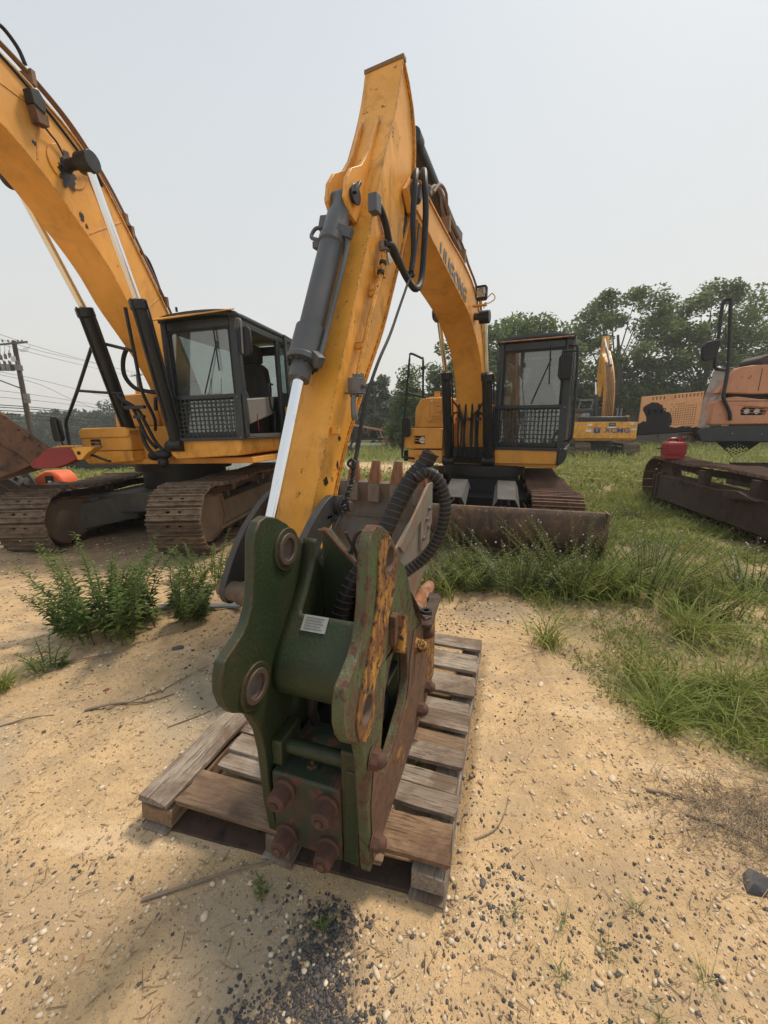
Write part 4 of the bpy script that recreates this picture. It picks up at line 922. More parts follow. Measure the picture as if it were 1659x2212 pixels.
rl = MB().tube([(-.89,-.38,2.02),(-1.12,-.4,2.075),(-1.18,-.4,2.09)], .018, 8).tube([(-.93,-.4,2.04),(-.94,-.4,2.57),(-.96,-.4,2.61),(-1.13,-.4,2.69),(-1.165,-.4,2.67),(-1.17,-.4,2.6),(-1.25,-.4,1.68),(-1.28,-.4,1.12),(-1.24,-.4,1.07),(-1.07,-.36,1.05)], .018, 8, 3)
rl.cyl((-.97,-.4,2.46), (-.90,-.4,2.47), .026, n=10); rl.build('handrail', DRK, ex)
mirror(ex, -1.275, -1.13, 1.40, 1.71, -.45)
cb_ = make_cab(ex, (.19, -.33, 1.27), 1.0, 1.62, 1.52, .60, False, 'closed', (16, 9))
MB().box(.10,.20,.10,.104,.62,.74).build('sticker', WHITE, cb_)
mirror(ex, 1.02, 1.19, 2.20, 2.51, -.47)
MB().tube([(1.10,-.47,2.23),(1.06,-.47,2.5),(1.08,-.46,2.555),(1.24,-.42,2.545)], .012, 8, 3).build('mirror_arm', DRK, ex)
MB().tube([(1.13,-.36,2.64),(1.19,-.4,2.62),(1.24,-.42,2.55),(1.265,-.42,1.9),(1.27,-.42,1.5),(1.25,-.4,1.40),(1.16,-.34,1.36)], .017, 8, 3).build('grab_rail', DRK, ex)
# boom
top = [(-3.12,3.50),(-2.86,3.47),(-2.25,3.40),(-1.75,3.36),(-1.25,3.26),(-.85,3.03),(-.50,2.65),(-.22,2.2),(-.02,1.75),(.08,1.32)]
low = [(-3.16,3.26),(-2.80,3.19),(-2.3,3.08),(-1.75,2.97),(-1.40,2.88),(-1.12,2.74),(-.84,2.58),(-.60,2.30),(-.45,1.95),(-.34,1.50),(-.30,1.22)]
bo = box_beam(top, low, -.37, .03).build('boom', YEL, ex)
text(bo, 'LIUGONG', .20, Matrix.Translation((.022, -2.06, 3.12)) @ Matrix(((0,0,1,0),(1,0,0,0),(0,1,0,0),(0,0,0,1))) @ Matrix.Rotation(R_(-8.5), 4, 'Z'), LETTER, sx=1.12, bold=.004)
q = MB(); q.prism([(-3.35,3.34),(-3.25,3.22),(-3.0,3.20),(-3.0,3.50),(-3.22,3.48)], -.355, -.31, 'x'); q.prism([(-3.35,3.34),(-3.25,3.22),(-3.0,3.20),(-3.0,3.50),(-3.22,3.48)], -.03, .015, 'x'); q.build('boom_nose', YEL, bo, bev=.005)
MB().lathe((-.42,-3.22,3.36), (1,0,0), [(0,.05),(.01,.075),(.47,.075),(.49,.05)], 18).build('boom_pin', LINK, bo)
hyd_cyl(ex, .15, (-1.13, 2.92), (-.83, 2.29), (-.40, 1.06), .032, .07)
hyd_cyl(ex, -.50, (-1.03, 3.05), (-.62, 2.36), (-.30, 1.03), .032, .07)
MB().cyl((-.52,-1.08,2.98), (.19,-1.13,2.93), .045, n=16).build('cylinder_pin', LINK, bo)
q = MB()
for k in range(4): q.tube([(-.32+.1*k,-.42,2.3),(-.33+.1*k,-.43,1.6),(-.32+.1*k,-.46,1.35),(-.30+.1*k,-.40,1.12)], .016, 7, 3)
q.tube([(.08,-.46,2.0),(-.02,-.47,1.82),(-.10,-.46,1.70),(-.10,-.46,1.3)], .014, 7, 4); q.tube([(.08,-.46,1.72),(.0,-.48,1.77),(-.05,-.47,1.70),(-.04,-.46,1.2)], .016, 7, 4); q.tube([(-.42,-.46,1.95),(-.30,-.47,1.8),(-.24,-.46,1.6),(-.24,-.46,1.25)], .014, 7, 4); q.tube([(-.42,-.46,1.6),(-.40,-.47,1.76),(-.30,-.47,1.76),(-.27,-.46,1.6),(-.28,-.46,1.15)], .015, 7, 4)
q.build('hose_cluster', BLK, ex)
q = MB(); q.box(-.40,.10,-.42,-.2,1.06,1.26); q.box(-.5,.2,-.32,-.28,1.0,1.1)
for k in range(6): q.cyl((-.34+.075*k,-.47,1.10),(-.34+.075*k,-.40,1.17),.028,n=8)
q.build('valve_block', BLK, ex, bev=.008)
for k in range(3):
    MB().box(-.36+.16*k, -.30+.16*k, -.50, -.44, 1.66, 1.70).build('hose_clamp', DRK, ex)
lm = MB(); lm.prism([(.065,3.09),(.065,3.22),(.08,3.235),(.185,3.235),(.20,3.22),(.20,3.09),(.185,3.075),(.08,3.075)], -1.32, -1.25, 'y'); lmp = lm.build('work_lamp', BLK, ex, bev=.006)
MB().lathe((.133,-1.322,3.155), (0,1,0), [(-.004,.0),(-.003,.03),(0,.055)], 18).build('lamp_lens', GLASSL, lmp); MB().box(.085,.18,-1.3215,-1.318,3.105,3.205).build('reflector', WHITE, lmp)
q = MB(); q.bar((.03,-1.28,3.02),(.20,-1.28,3.02),.05,.02); q.bar((.13,-1.28,3.0),(.13,-1.28,3.08),.02,.02); q.tube([(.20,-1.27,3.10),(.26,-1.27,3.14),(.29,-1.26,3.08),(.22,-1.26,3.04),(.17,-1.25,3.05),(.15,-1.2,3.0)], .006, 6, 5); q.build('lamp_bracket', YEL, lmp)
q = MB()
for dx in (0, .05): q.tube([(.0-dx,-2.72,3.60),(.0-dx,-2.55,3.74),(.0-dx,-2.36,3.75),(.0-dx,-2.27,3.62),(.0-dx,-1.74,3.53),(.0-dx,-1.46,3.43),(.0-dx,-1.05,3.33),(-dx,-.7,3.12),(-dx,-.35,2.6),(-dx,-.05,2.0)], .014, 7, 3)
for (y, z) in ((-2.3,3.55),(-1.70,3.47),(-1.05,3.27)): q.box(-.09,.03,y-.025,y+.025,z-.10,z+.03)
q.build('boom_pipe', PIPE, bo)
st_ = MB(); st_.cyl((-.17,-2.80,3.98),(-.17,-1.55,3.74),.075,n=20); st_.cyl((-.17,-2.85,3.99),(-.17,-2.75,3.97),.09,n=20); st_.box(-.24,-.10,-1.6,-1.4,3.35,3.80); sc_ = st_.build('arm_cylinder', DRK, ex)
MB().cyl((-.17,-3.12,4.04),(-.17,-2.8,3.98),.045,n=16).build('piston_rod', CHR, sc_)
# arm
back = [(-3.34,4.16),(-3.22,4.06),(-3.12,3.90),(-3.09,3.70),(-3.10,3.55),(-3.16,3.30),(-3.30,2.98),(-3.43,2.73),(-3.68,2.27),(-3.90,1.96),(-4.06,1.71),(-4.22,1.46),(-4.38,1.12),(-4.50,.80)]
frnt = [(-3.36,4.16),(-3.42,3.95),(-3.52,3.70),(-3.66,3.42),(-3.77,3.15),(-3.89,2.86),(-4.02,2.58),(-4.14,2.30),(-4.26,2.03),(-4.38,1.76),(-4.47,1.52),(-4.57,1.27),(-4.66,1.05),(-4.72,.74)]
arm = box_beam(back, frnt, -.33, -.02, .02, .014, 30).build('arm', YEL2, ex)
MB().box(-.335, -.015, -3.37, -3.32, 4.145, 4.17).build('end_plate', paint('end_plate_brown', (.22,.12,.05), .6), arm)
for u in (-.29, -.155):   # cylinder bracket ears: long ribs rising from the front plate
    e_ = [(-3.52,3.74),(-3.58,3.66),(-3.68,3.45),(-3.80,3.30),(-3.93,3.22),(-4.00,3.13),(-4.02,3.02),(-3.96,2.94),(-3.88,2.92),(-3.80,3.04),(-3.64,3.42)]
    MB().prism(e_, u, u+.028, 'x').build('bracket_ear', YEL, arm, bev=.004)
q = MB(); q.cyl((-.32,-3.93,3.06), (-.10,-3.93,3.06), .045, n=20); q.cyl((-.105,-3.93,3.06),(-.095,-3.93,3.06),.06,n=20); q.bar((-.09,-3.90,3.14),(-.09,-3.97,3.05),.02,.03,(1,0,0)); q.build('pin', DRK, arm, bev=.003)
# bucket cylinder down the front of the arm
A0, A1, A2, A3 = Vector((-.205,-3.93,3.05)), Vector((-.205,-4.06,2.72)), Vector((-.205,-4.46,1.90)), Vector((-.205,-4.90,.80))
d = (A2-A0).normalized(); L_ = (A2-A0).length
q = MB(); q.lathe(A0, d, [(-.02,.03),(.0,.062),(.10,.064),(.13,.076),(.30,.078),(.31,.09),(.36,.09),(.37,.078),(L_-.30,.078),(L_-.29,.094),(L_-.10,.096),(L_-.09,.104),(L_-.06,.104),(L_-.055,.066),(L_+.05,.064)], 28)
q.cyl(A0+Vector((-.06,0,0)), A0+Vector((.06,0,0)), .06, n=20)
bc = q.build('bucket_cylinder', CYLG, ex, bev=0)
for k in range(12):
    th = 2*math.pi*k/12; a_ = d.orthogonal().normalized(); b2 = d.cross(a_); p = A0+d*(L_-.055)+(a_*math.cos(th)+b2*math.sin(th))*.086
    MB().hexnut(p, d, .010, .018).build('gland_bolt', DRK, bc)
MB().cyl(A0+d*L_, A3, .036, n=24).build('piston_rod', CHR, bc)
q = MB(); q.cyl(A3+Vector((-.07,0,0)), A3+Vector((.07,0,0)), .055, n=20); q.build('rod_eye', LINK, bc)
q = MB(); o1 = Vector((.095,-.03,.03))
q.tube([A0+d*.30+Vector((.10,0,0)), A0+d*.42+Vector((.115,.02,0)), A2-d*.35+Vector((.11,.02,0)), A2-d*.10+Vector((.12,.0,0))], .016, 8, 4)
q.bar(A0+d*.26+Vector((.05,-.03,.0)), A0+d*.30+Vector((.14,0,0)), .05, .06); q.bar(A2-d*.10+Vector((.08,-.01,0)), A2-d*.05+Vector((.14,-.01,0)), .05, .07)
q.bar(A0+d*.33+Vector((-.14,0,0)), A0+d*.33+Vector((-.07,0,0)), .05, .04); q.tube([A0+d*.20+Vector((-.09,0,0)), A0+d*.19+Vector((-.16,-.01,.0)), A0+d*.26+Vector((-.17,-.02,0)), A0+d*.30+Vector((-.10,-.02,0))], .013, 8, 4); q.bar(A0+d*.12+Vector((-.11,0,0)), A0+d*.22+Vector((-.10,0,0)), .05, .06)
q.build('cylinder_line', CYLG, bc, bev=.002)
MB().box(.05,.11,-4.05,-3.98,2.88,2.98).build('port_block', CYLG, ex, bev=.004)
q = MB(); q.tube([(.06,-4.02,2.93),(.07,-3.97,2.955),(.06,-3.88,2.95),(.055,-3.80,2.90),(.05,-3.72,2.81),(.06,-3.62,2.745),(.07,-3.50,2.70),(.09,-3.40,2.72)], .024, 10, 5)
q.tube([(.03,-3.78,2.80),(.06,-3.72,2.81),(.08,-3.66,2.75),(.10,-3.56,2.66),(.12,-3.42,2.61),(.12,-3.30,2.70),(.12,-3.25,2.9),(.12,-3.22,3.2),(.10,-3.20,3.42),(.06,-3.12,3.55),(0,-3.02,3.58),(-.03,-2.95,3.55)], .025, 10, 5)
q.tube([(.12,-3.50,2.70),(.12,-3.46,2.86),(.12,-3.48,3.08),(.12,-3.45,3.3),(.10,-3.38,3.41),(.04,-3.27,3.46),(-.02,-3.18,3.46)], .022, 10, 5)
q.tube([(-.08,-3.05,3.52),(-.06,-2.95,3.62),(-.02,-2.85,3.60),(-.02,-2.75,3.5)], .02, 8, 5)
q.build('pressure_hose', BLK, ex)
q = MB()
for p in ((.03,-3.78,2.80),(-.03,-2.95,3.55),(-.02,-3.18,3.46),(.0,-2.86,3.56)):
    p = Vector(p); q.cyl(p, p+Vector((-.02,.05,.02)), .03, n=8); q.box(p.x-.04,p.x+.02,p.y,p.y+.06,p.z-.03,p.z+.03)
q.build('hose_fitting', STEEL, ex, bev=.003)
pi_ = MB(); pi_.tube([(.015,-3.74,2.86),(.015,-3.76,2.72),(.015,-3.80,2.61),(.02,-3.91,2.42),(.02,-4.0,2.24),(.02,-4.08,2.06),(.02,-4.15,1.9)], .018, 8, 4)
pi_.box(-.03,.03,-3.80,-3.74,2.60,2.66)
for (y, z) in ((-3.88,2.47),(-4.07,2.10)): pi_.box(-.03, .02, y-.02, y+.02, z-.02, z+.02)
pi_.build('arm_pipe', YEL2, arm)
for (y, z) in ((-3.81,2.61),(-3.775,2.68)): MB().ring((.018,y,z), Vector((0,.25,1)), .016, .026, .02, 14).build('clamp_ring', BLK, arm)
for (y, z) in ((-3.70,2.87),(-3.88,2.50),(-4.40,1.55)): MB().box(-.025,.025,y-.02,y+.02,z-.025,z+.025).build('weld_lug', YEL2, arm, bev=.003)
q = MB(); q.box(-.28,-.22,-4.30,-4.25,1.985,2.03); q.build('weld_lug', YEL2, arm, bev=.003)
q = MB(); q.box(.0,.09,-4.25,-4.17,1.79,1.88); q.box(-.02,.10,-4.26,-4.16,1.78,1.79); 
for k in (0,.03,.06): q.cyl((.02+k,-4.23,1.76),(.02+k,-4.23,1.80),.014,n=10); q.cyl((.02+k,-4.20,1.88),(.02+k,-4.20,1.91),.012,n=10)
q.cyl((.09,-4.21,1.83),(.12,-4.21,1.83),.016,n=6); q.build('valve', STEEL, arm, bev=.003)
MB().tube([(.04,-4.24,1.77),(.04,-4.25,1.72),(.05,-4.26,1.66),(.055,-4.25,1.62)], lambda t: .018 if t < .7 else .023, 10, 5).build('elbow_fitting', STEEL, arm)
MB().prism([(-3.70,3.12),(-3.745,3.05),(-3.56,2.76),(-3.50,2.80)], -.0385, -.031, 'x').build('decal', paint('white_decal', (.62,.60,.56), .5, (.35,.05,.05), .52, .56, .7), arm)
# hanging cable with twisted rope lashing
q = MB(); q.tube([(.10,-3.30,3.10),(.12,-3.45,2.78),(.12,-3.74,2.37),(.13,-3.90,2.18),(.14,-4.08,2.0),(.14,-4.22,1.81),(.14,-4.31,1.64),(.14,-4.36,1.48),(.14,-4.43,1.33)], lambda t: .008+.005*t, 8, 5)
q.tube([(.14,-4.58,1.07),(.14,-4.66,1.0),(.13,-4.74,.92),(.10,-4.80,.84)], .010, 8, 4); q.build('hanging_cable', BLK, ex)
tw = MB(); tp = catmull([(.14,-4.42,1.36),(.14,-4.43,1.31),(.14,-4.45,1.24),(.14,-4.50,1.17),(.14,-4.54,1.11),(.14,-4.59,1.06)], 5)
tw.coil(tp, .008, .0085, 22, 7, 1); tw.coil([p+Vector((.0,.0,.02)) for p in tp], .007, .008, 22, 7, 1); tw.tube([(.15,-4.42,1.36),(.12,-4.42,1.38),(.10,-4.43,1.35),(.14,-4.44,1.33)], .009, 7, 4); tw.build('rope_lashing', BLK, ex)
# side links, pins, bucket
lk = lambda u: MB().prism([(p.x, p.y) for p in catmull([(-4.47,1.14,0),(-4.44,1.08,0),(-4.50,1.03,0),(-4.62,.97,0),(-4.74,.84,0),(-4.85,.70,0),(-4.92,.58,0),(-5.00,.57,0),(-5.03,.64,0),(-5.0,.72,0),(-4.92,.86,0),(-4.82,.99,0),(-4.68,1.11,0),(-4.56,1.17,0)], 4, True)], u, u+.045, 'x')
lk(.02).build('side_link', LINK, ex, bev=.006); lk(-.42).build('side_link', LINK, ex, bev=.006)
q = MB(); q.lathe((.06,-4.49,1.10), (1,0,0), [(0,.062),(.035,.062),(.036,.05),(.05,.05),(.051,.032),(.10,.032)], 24); q.cyl((-.44,-4.49,1.10),(.06,-4.49,1.10),.04,n=20); q.hexnut((.07,-4.55,1.03),(1,0,0),.015,.02); q.cyl((.06,-4.55,1.03),(.075,-4.55,1.03),.025,n=12); q.build('link_pin', LINK, ex, bev=.002)
q = MB(); q.lathe((-.47,-4.97,.64), (1,0,0), [(0,.03),(.01,.045),(.05,.045),(.055,.058),(.17,.058),(.175,.07),(.27,.07),(.275,.058),(.40,.058)], 24); q.build('rod_pin', paint('pin_rust', (.10,.07,.05), .6, (.22,.13,.06), .45, .6, .8, sc=3), ex)
q = MB(); q.prism([(-5.0,.70),(-5.03,.62),(-4.95,.55),(-4.62,.42),(-4.55,.46),(-4.58,.54),(-4.9,.70)], -.30, -.25, 'x'); q.prism([(-5.0,.70),(-5.03,.62),(-4.95,.55),(-4.62,.42),(-4.55,.46),(-4.58,.54),(-4.9,.70)], -.09, -.04, 'x'); q.build('bucket_link', LINK, ex, bev=.005)
# bucket: shell swept in (y,z), open mouth facing up and towards the camera
bk_in = [(p.x, p.y) for p in catmull([(-3.50,1.10,0),(-3.47,.98,0),(-3.46,.80,0),(-3.50,.60,0),(-3.60,.42,0),(-3.78,.28,0),(-4.02,.22,0),(-4.28,.28,0),(-4.48,.42,0),(-4.60,.60,0)], 3)]
bk_out = []
for i, (y, z) in enumerate(bk_in):
    cx, cz = -4.0, .85; d_ = Vector((y-cx, z-cz)).normalized()*.03; bk_out.append((y+d_.x, z+d_.y))
u0, u1 = -.70, .30
q = MB(); q.prism(bk_in+bk_out[::-1], u0+.02, u1-.02, 'x'); bkt = q.build('bucket', GRYR, ex, bev=.003, ang=50)
sidep = bk_out+[(-4.60,.66),(-4.35,.72),(-4.12,.76),(-3.80,.92),(-3.54,1.10)]
for u in (u0-.0, u1-.02):
    MB().prism(sidep, u, u+.022, 'x').build('side_plate', GRYR, bkt, bev=.003)
    uu = u+.022 if u > 0 else u-.02
    MB().prism([(-3.47,1.13),(-3.55,1.13),(-4.12,.76),(-4.06,.70),(-3.72,.86),(-3.72,.62),(-3.60,.60),(-3.46,.80)], uu, uu+.02, 'x').build('side_cutter', GRYR, bkt, bev=.003)
for (y, z) in ((-3.55,.93),(-3.60,.85),(-3.56,.78),(-3.67,.71)):
    MB().hexnut((u1+.022, y, z), (1,0,0), .022, .02).build('cutter_bolt', STEEL, bkt)
MB().prism([(-3.52,1.10),(-3.43,1.10),(-3.42,.78),(-3.46,.78),(-3.475,.98)], u0+.03, u1-.03, 'x').build('lip_plate', GRYR, bkt, bev=.003)
MB().bar((u0+.02,-3.483,.80), (u1-.02,-3.483,.80), .012, .012).build('weld_bead', GRYR, bkt)
q = MB(); q.hexa([(-.056,-.01,0),(.056,-.01,0),(.052,.065,0),(-.052,.065,0),(-.038,.02,.20),(.038,.02,.20),(.034,.04,.20),(-.034,.04,.20)]); tm = q.mesh('tooth', ORST)
q = MB(); q.prism([(-.055,-.16),(.055,-.16),(.055,.0),(-.055,.0)], -.012, .075, 'y'); am_ = q.mesh('tooth_adapter', GRYR)
for k in range(5):
    x = -.62+.21*k; ad = link('tooth_adapter', am_, bkt, T(x, -3.51, 1.09, rx=-3), bev=.006); link('tooth', tm, ad, T(0, 0, 0, rx=-2), bev=.004)
for u in (-.42, .02): MB().prism([(-4.55,.62),(-4.80,.70),(-4.88,.60),(-4.80,.48),(-4.56,.40),(-4.40,.30)], u, u+.04, 'x').build('bucket_ear', GRYR, bkt, bev=.004)
MB().cyl((-.46,-4.68,.80),(.10,-4.68,.80),.045,n=18).build('bucket_pin', LINK, ex)
q = MB(); q.prism([(-4.58,.95),(-4.75,.90),(-4.82,.78),(-4.72,.70),(-4.56,.74)], -.33, -.02, 'x'); q.build('arm_boss', LINK, arm, bev=.01)
# ------------------------------------------------------------------ left excavator
lx = thing('excavator', 'larger yellow excavator on the left with its boom rising out of the frame', 'excavator', (-2.825, 6.24, 0), 12, tilt=-1.6)
UM = T(-.62, .23, -.13, rz=9)
for s in (-1, 1):
    make_track(lx, UM @ T(.98*s, 0, 0), 3.95, .42, .68, TRK, MUD)
q = MB(); q.box(-.72, .72, -1.0, 1.0, .42, .70)
for s in (-1, 1):
    q.hexa([(s*.25,-.85,.30),(s*1.0,-1.55,.22),(s*1.0,-1.05,.22),(s*.25,-.35,.30),(s*.25,-.85,.66),(s*1.0,-1.55,.58),(s*1.0,-1.05,.58),(s*.25,-.35,.66)]); q.hexa([(s*.25,.35,.30),(s*1.0,1.05,.22),(s*1.0,1.45,.22),(s*.25,.85,.30),(s*.25,.35,.66),(s*1.0,1.05,.58),(s*1.0,1.45,.58),(s*.25,.85,.66)])
q.build('car_body', paint('mossy_grey_steel', (.075,.078,.068), .6, (.15,.11,.08), .45, .7, .7, sc=1.5), lx, UM, bev=.015)
q = MB(); q.cyl((-.5,.2,.55), (-.5,.2,.90), .62, n=36); q.cyl((-.5,.2,.84), (-.5,.2,1.0), .72, n=36); q.build('swing_bearing', BLK, lx)
q = MB(); q.box(-1.20, 1.3, -.75, 2.2, .98, 1.06); q.box(-.42, .22, -.7, -.66, 1.0, 1.5); q.box(-.42, .3, .2, .25, 1.0, 2.0); q.build('deck', YEL, lx, bev=.01)
q = MB(); q.prism([(.24,1.30),(1.28,1.33),(1.30,1.30),(1.30,1.18),(1.24,1.10),(.34,1.06),(.26,1.12)], -.98, 1.9, 'y'); q.build('skirt', YEL2, lx, bev=.012)
q = MB(); q.box(-1.24, -.42, -.9, .3, 1.185, 1.47); q.prism([(-1.25,1.36),(-.46,1.36),(-.42,1.38),(-.42,1.47),(-.5,1.50),(-1.18,1.50),(-1.25,1.46)], -.915, .3, 'y'); tb = q.build('tool_box', YEL, lx, bev=.02)
q = MB(); q.box(-1.08, -.91, -.904, -.86, 1.22, 1.345); rc = q.build('lamp_recess', HOLE, tb); MB().lathe((-.97, -.906, 1.265), (0,1,0), [(0,0),(.0,.045),(.02,.04)], 18).build('headlight', GLASSL, tb); MB().lathe((-.97,-.905,1.265),(0,1,0),[(0,.04),(.015,.02)],16).build('reflector', GREYP, tb)
for z in (1.258, 1.30): MB().box(-1.085, -.905, -.912, -.902, z, z+.008).build('lamp_bar', YEL, tb)
q = MB(); q.prism([(-1.26,1.175),(-.42,1.18),(-.40,1.03),(-1.12,.99),(-1.20,1.02)], -.92, .4, 'y'); q.build('lower_box', YEL2, lx, bev=.02)
q = MB(); q.prism([(-1.04,1.50),(-1.01,1.82),(-.97,1.92),(-.90,1.965),(-.30,1.97),(-.28,1.50)], -.5, .7, 'y'); q.build('fuel_tank', YEL, lx, bev=.03)
q = MB(); q.cyl((-.72,-.3,1.965),(-.72,-.3,2.04),.05,n=16); q.box(-.78,-.62,-.35,-.25,1.965,1.985); q.build('filler_cap', YEL, lx)
q = MB(); q.box(-1.2, 1.2, 1.5, 2.5, 1.05, 1.9); q.build('counterweight', YEL, lx, bev=.06)
q = MB(); q.tube([(-1.33,-1.0,1.18),(-1.33,-1.0,1.56),(-1.25,-1.0,1.69),(-1.03,-1.0,2.0),(-.70,-1.0,2.50),(-.65,-1.0,2.56),(-.60,-1.0,2.57),(-.08,-1.0,2.43)], .021, 8, 2); q.tube([(-1.03,-1.0,1.99),(-.35,-.98,1.92)], .018, 8); q.box(-1.38,-1.28,-1.03,-.97,1.25,1.28); q.build('handrail', DRK, lx)
mirror(lx, -1.545, -1.385, 1.33, 1.66, -1.05)
MB().tube([(-1.42,-1.06,1.62),(-1.40,-1.06,1.35),(-1.38,-1.03,1.2)], .012, 6).build('mirror_arm', DRK, lx)
lc = make_cab(lx, (.345, -.98, 1.33), 1.04, 1.78, 1.465, .52, True, 'open', (15, 9))
mirror(lx, 1.40, 1.56, 2.28, 2.60, -1.0)
MB().tube([(1.36,-.96,2.58),(1.40,-1.0,2.66),(1.45,-1.01,2.68),(1.47,-1.01,2.60),(1.46,-1.01,2.30)], .014, 8, 4).build('mirror_arm', STEEL, lx)
for (x, y) in ((.55,.3),(.9,.9),(.55,-.6)): MB().cyl((x,y-.3,2.86),(x,y-.3,2.91),.014,n=8).build('roof_peg', BLK, lx)
top = [(-2.75,4.76),(-2.31,4.64),(-2.05,4.58),(-1.80,4.48),(-1.57,4.37),(-1.32,4.16),(-1.08,3.84),(-.82,3.44),(-.55,3.02),(-.30,2.55),(-.05,2.0),(.10,1.45)]
low = [(-2.85,4.20),(-2.42,4.08),(-2.20,3.98),(-2.02,3.85),(-1.85,3.70),(-1.68,3.53),(-1.50,3.35),(-1.34,3.15),(-1.20,2.92),(-.95,2.62),(-.70,2.30),(-.52,1.95),(-.42,1.55),(-.38,1.20)]
lb = box_beam(top, low, -.30, .14, .016, .016, 34).build('boom', YEL, lx)
q = MB(); pr = circ(-1.70, 4.02, .20, 28, .17); q.prism(pr, .124, .134, 'x'); q.build('boss_plate', YEL, lb, bev=.004)
q = MB(); q.lathe((.12,-1.71,4.03), (1,0,0), [(0,.07),(.03,.06),(.04,.05),(.16,.05),(.17,.068),(.25,.068),(.26,.055),(.27,.04)], 22); q.build('boom_pin', BLK, lb); MB().cyl((-.6,-1.71,4.03),(-.3,-1.71,4.03),.07,n=20).build('boom_pin', BLK, lb)
hyd_cyl(lx, .38, (-1.71, 4.02), (-1.32, 2.90), (-.98, 1.25), .042, .082)
hyd_cyl(lx, -.54, (-1.71, 4.02), (-1.16, 2.93), (-.68, 1.10), .042, .085)
q = MB(); q.prism([(-2.03,4.33),(-1.93,4.30),(-1.90,4.40),(-1.96,4.47),(-2.04,4.44)], .14, .23, 'x'); lm_ = q.build('work_lamp', BLK, lb, bev=.006)
MB().prism([(-2.0,4.20),(-1.90,4.22),(-1.90,4.31),(-2.02,4.33)], .14, .22, 'x').build('lamp_bracket', RUST, lm_, bev=.003)
MB().tube([(.17,-1.9,4.22),(.16,-1.85,4.2),(.16,-1.80,4.17),(.15,-1.74,4.10)], .009, 6, 4).build('lamp_cable', BLK, lm_)
q = MB()
for k, (du, dz) in enumerate(((.10,.07),(.04,.11),(-.02,.09))): q.tube([(du,-2.8,4.86+dz),(du,-2.31,4.70+dz),(du,-1.95,4.60+dz),(du,-1.62,4.46+dz),(du,-1.40,4.30+dz),(du,-1.20,4.10+dz),(du,-1.02,3.86+dz),(du,-.78,3.48+dz),(du,-.5,3.04+dz),(du,-.3,2.68+dz)], .016, 7, 5)
for (y, z) in ((-1.02,3.80),(-.95,3.70),(-1.9,4.56),(-.52,3.05)): q.box(-.06,.14,y-.02,y+.02,z,z+.12)
q.build('boom_pipe', PIPE, lb)
MB().tube([(.12,-2.7,4.70),(.13,-2.2,4.60),(.13,-1.85,4.44),(.13,-1.5,4.22),(.14,-1.32,4.05),(.17,-1.42,4.14),(.2,-1.55,4.12)], .014, 7, 6).build('boom_cable', BLK, lb)
MB().tube([(.10,-2.2,4.78),(.10,-2.10,4.86),(.10,-1.98,4.80),(.10,-1.93,4.70)], .018, 7, 5).build('boom_hose', BLK, lb)
MB().tube([(.08,-.84,3.6),(.08,-.70,3.55),(.08,-.58,3.3),(.08,-.55,3.15)], .016, 7, 5).build('boom_hose', BLK, lb)
q = MB(); q.box(.06,.10,-.60,-.52,3.08,3.18); q.build('fitting', STEEL, lb)
q = MB(); q.tube([(-.20,-.75,2.6),(-.32,-.8,2.53),(-.43,-.8,2.38),(-.45,-.8,2.18),(-.33,-.8,2.02),(-.15,-.8,1.96),(.0,-.75,1.94)], .028, 9, 6)
q.tube([(.28,-1.40,2.8),(.22,-1.3,2.3),(.16,-1.2,1.9),(.14,-1.05,1.6),(.0,-.9,1.45)], .02, 8, 5); q.tube([(-.35,-1.0,1.75),(-.30,-1.03,1.82),(-.22,-1.0,1.75),(-.17,-.98,1.6),(-.10,-.95,1.35),(-.02,-.9,1.2)], .022, 8, 5)
q.tube([(-.5,-.95,1.95),(-.35,-1.0,1.85),(-.16,-.98,1.72),(-.10,-.95,1.55),(-.03,-.9,1.3),(.1,-.9,1.15)], .022, 8, 5); q.tube([(-.22,-.9,1.5),(-.18,-.92,1.3),(-.05,-.95,1.15),(.12,-.9,1.12)], .026, 8, 5)
q.tube([(.15,-.9,1.75),(.18,-.92,1.62),(.24,-.9,1.4),(.20,-.85,1.15)], .024, 8, 5); q.tube([(.05,-.9,1.70),(.10,-.92,1.85),(.20,-.9,1.75),(.22,-.88,1.5)], .024, 8, 5); q.build('hose_cluster', BLK, lx)
q = MB(); q.sphere((.05,-.9,1.12), .09, 12, 8, (1.5,.8,.7)); q.sphere((.14,-.85,1.2), .08, 12, 8, (.9,.8,1.3)); q.sphere((-.12,-.85,1.1), .08, 12, 8, (1.2,.8,.8)); q.sphere((.05,-.9,1.02), .07, 10, 6, (1.1,.8,1.1)); q.build('greasy_manifold', BLK, lx)
q = MB(); q.box(-.30,.0,-1.05,-1.0,1.72,1.76); q.box(-.2,-.05,-1.03,-.98,1.60,1.64); q.build('hose_clamp', DRK, lx)
q = MB(); q.prism([(-.42,1.2),(-.42,1.9),(-.3,2.0),(-.2,1.6),(-.1,1.1)], .18, .22, 'x'); q.prism([(-.62,1.06),(-.55,1.45),(-.40,1.9),(-.30,1.95),(-.1,1.1)], -.36, -.32, 'x'); q.build('boom_foot_bracket', YEL, lx, bev=.006)

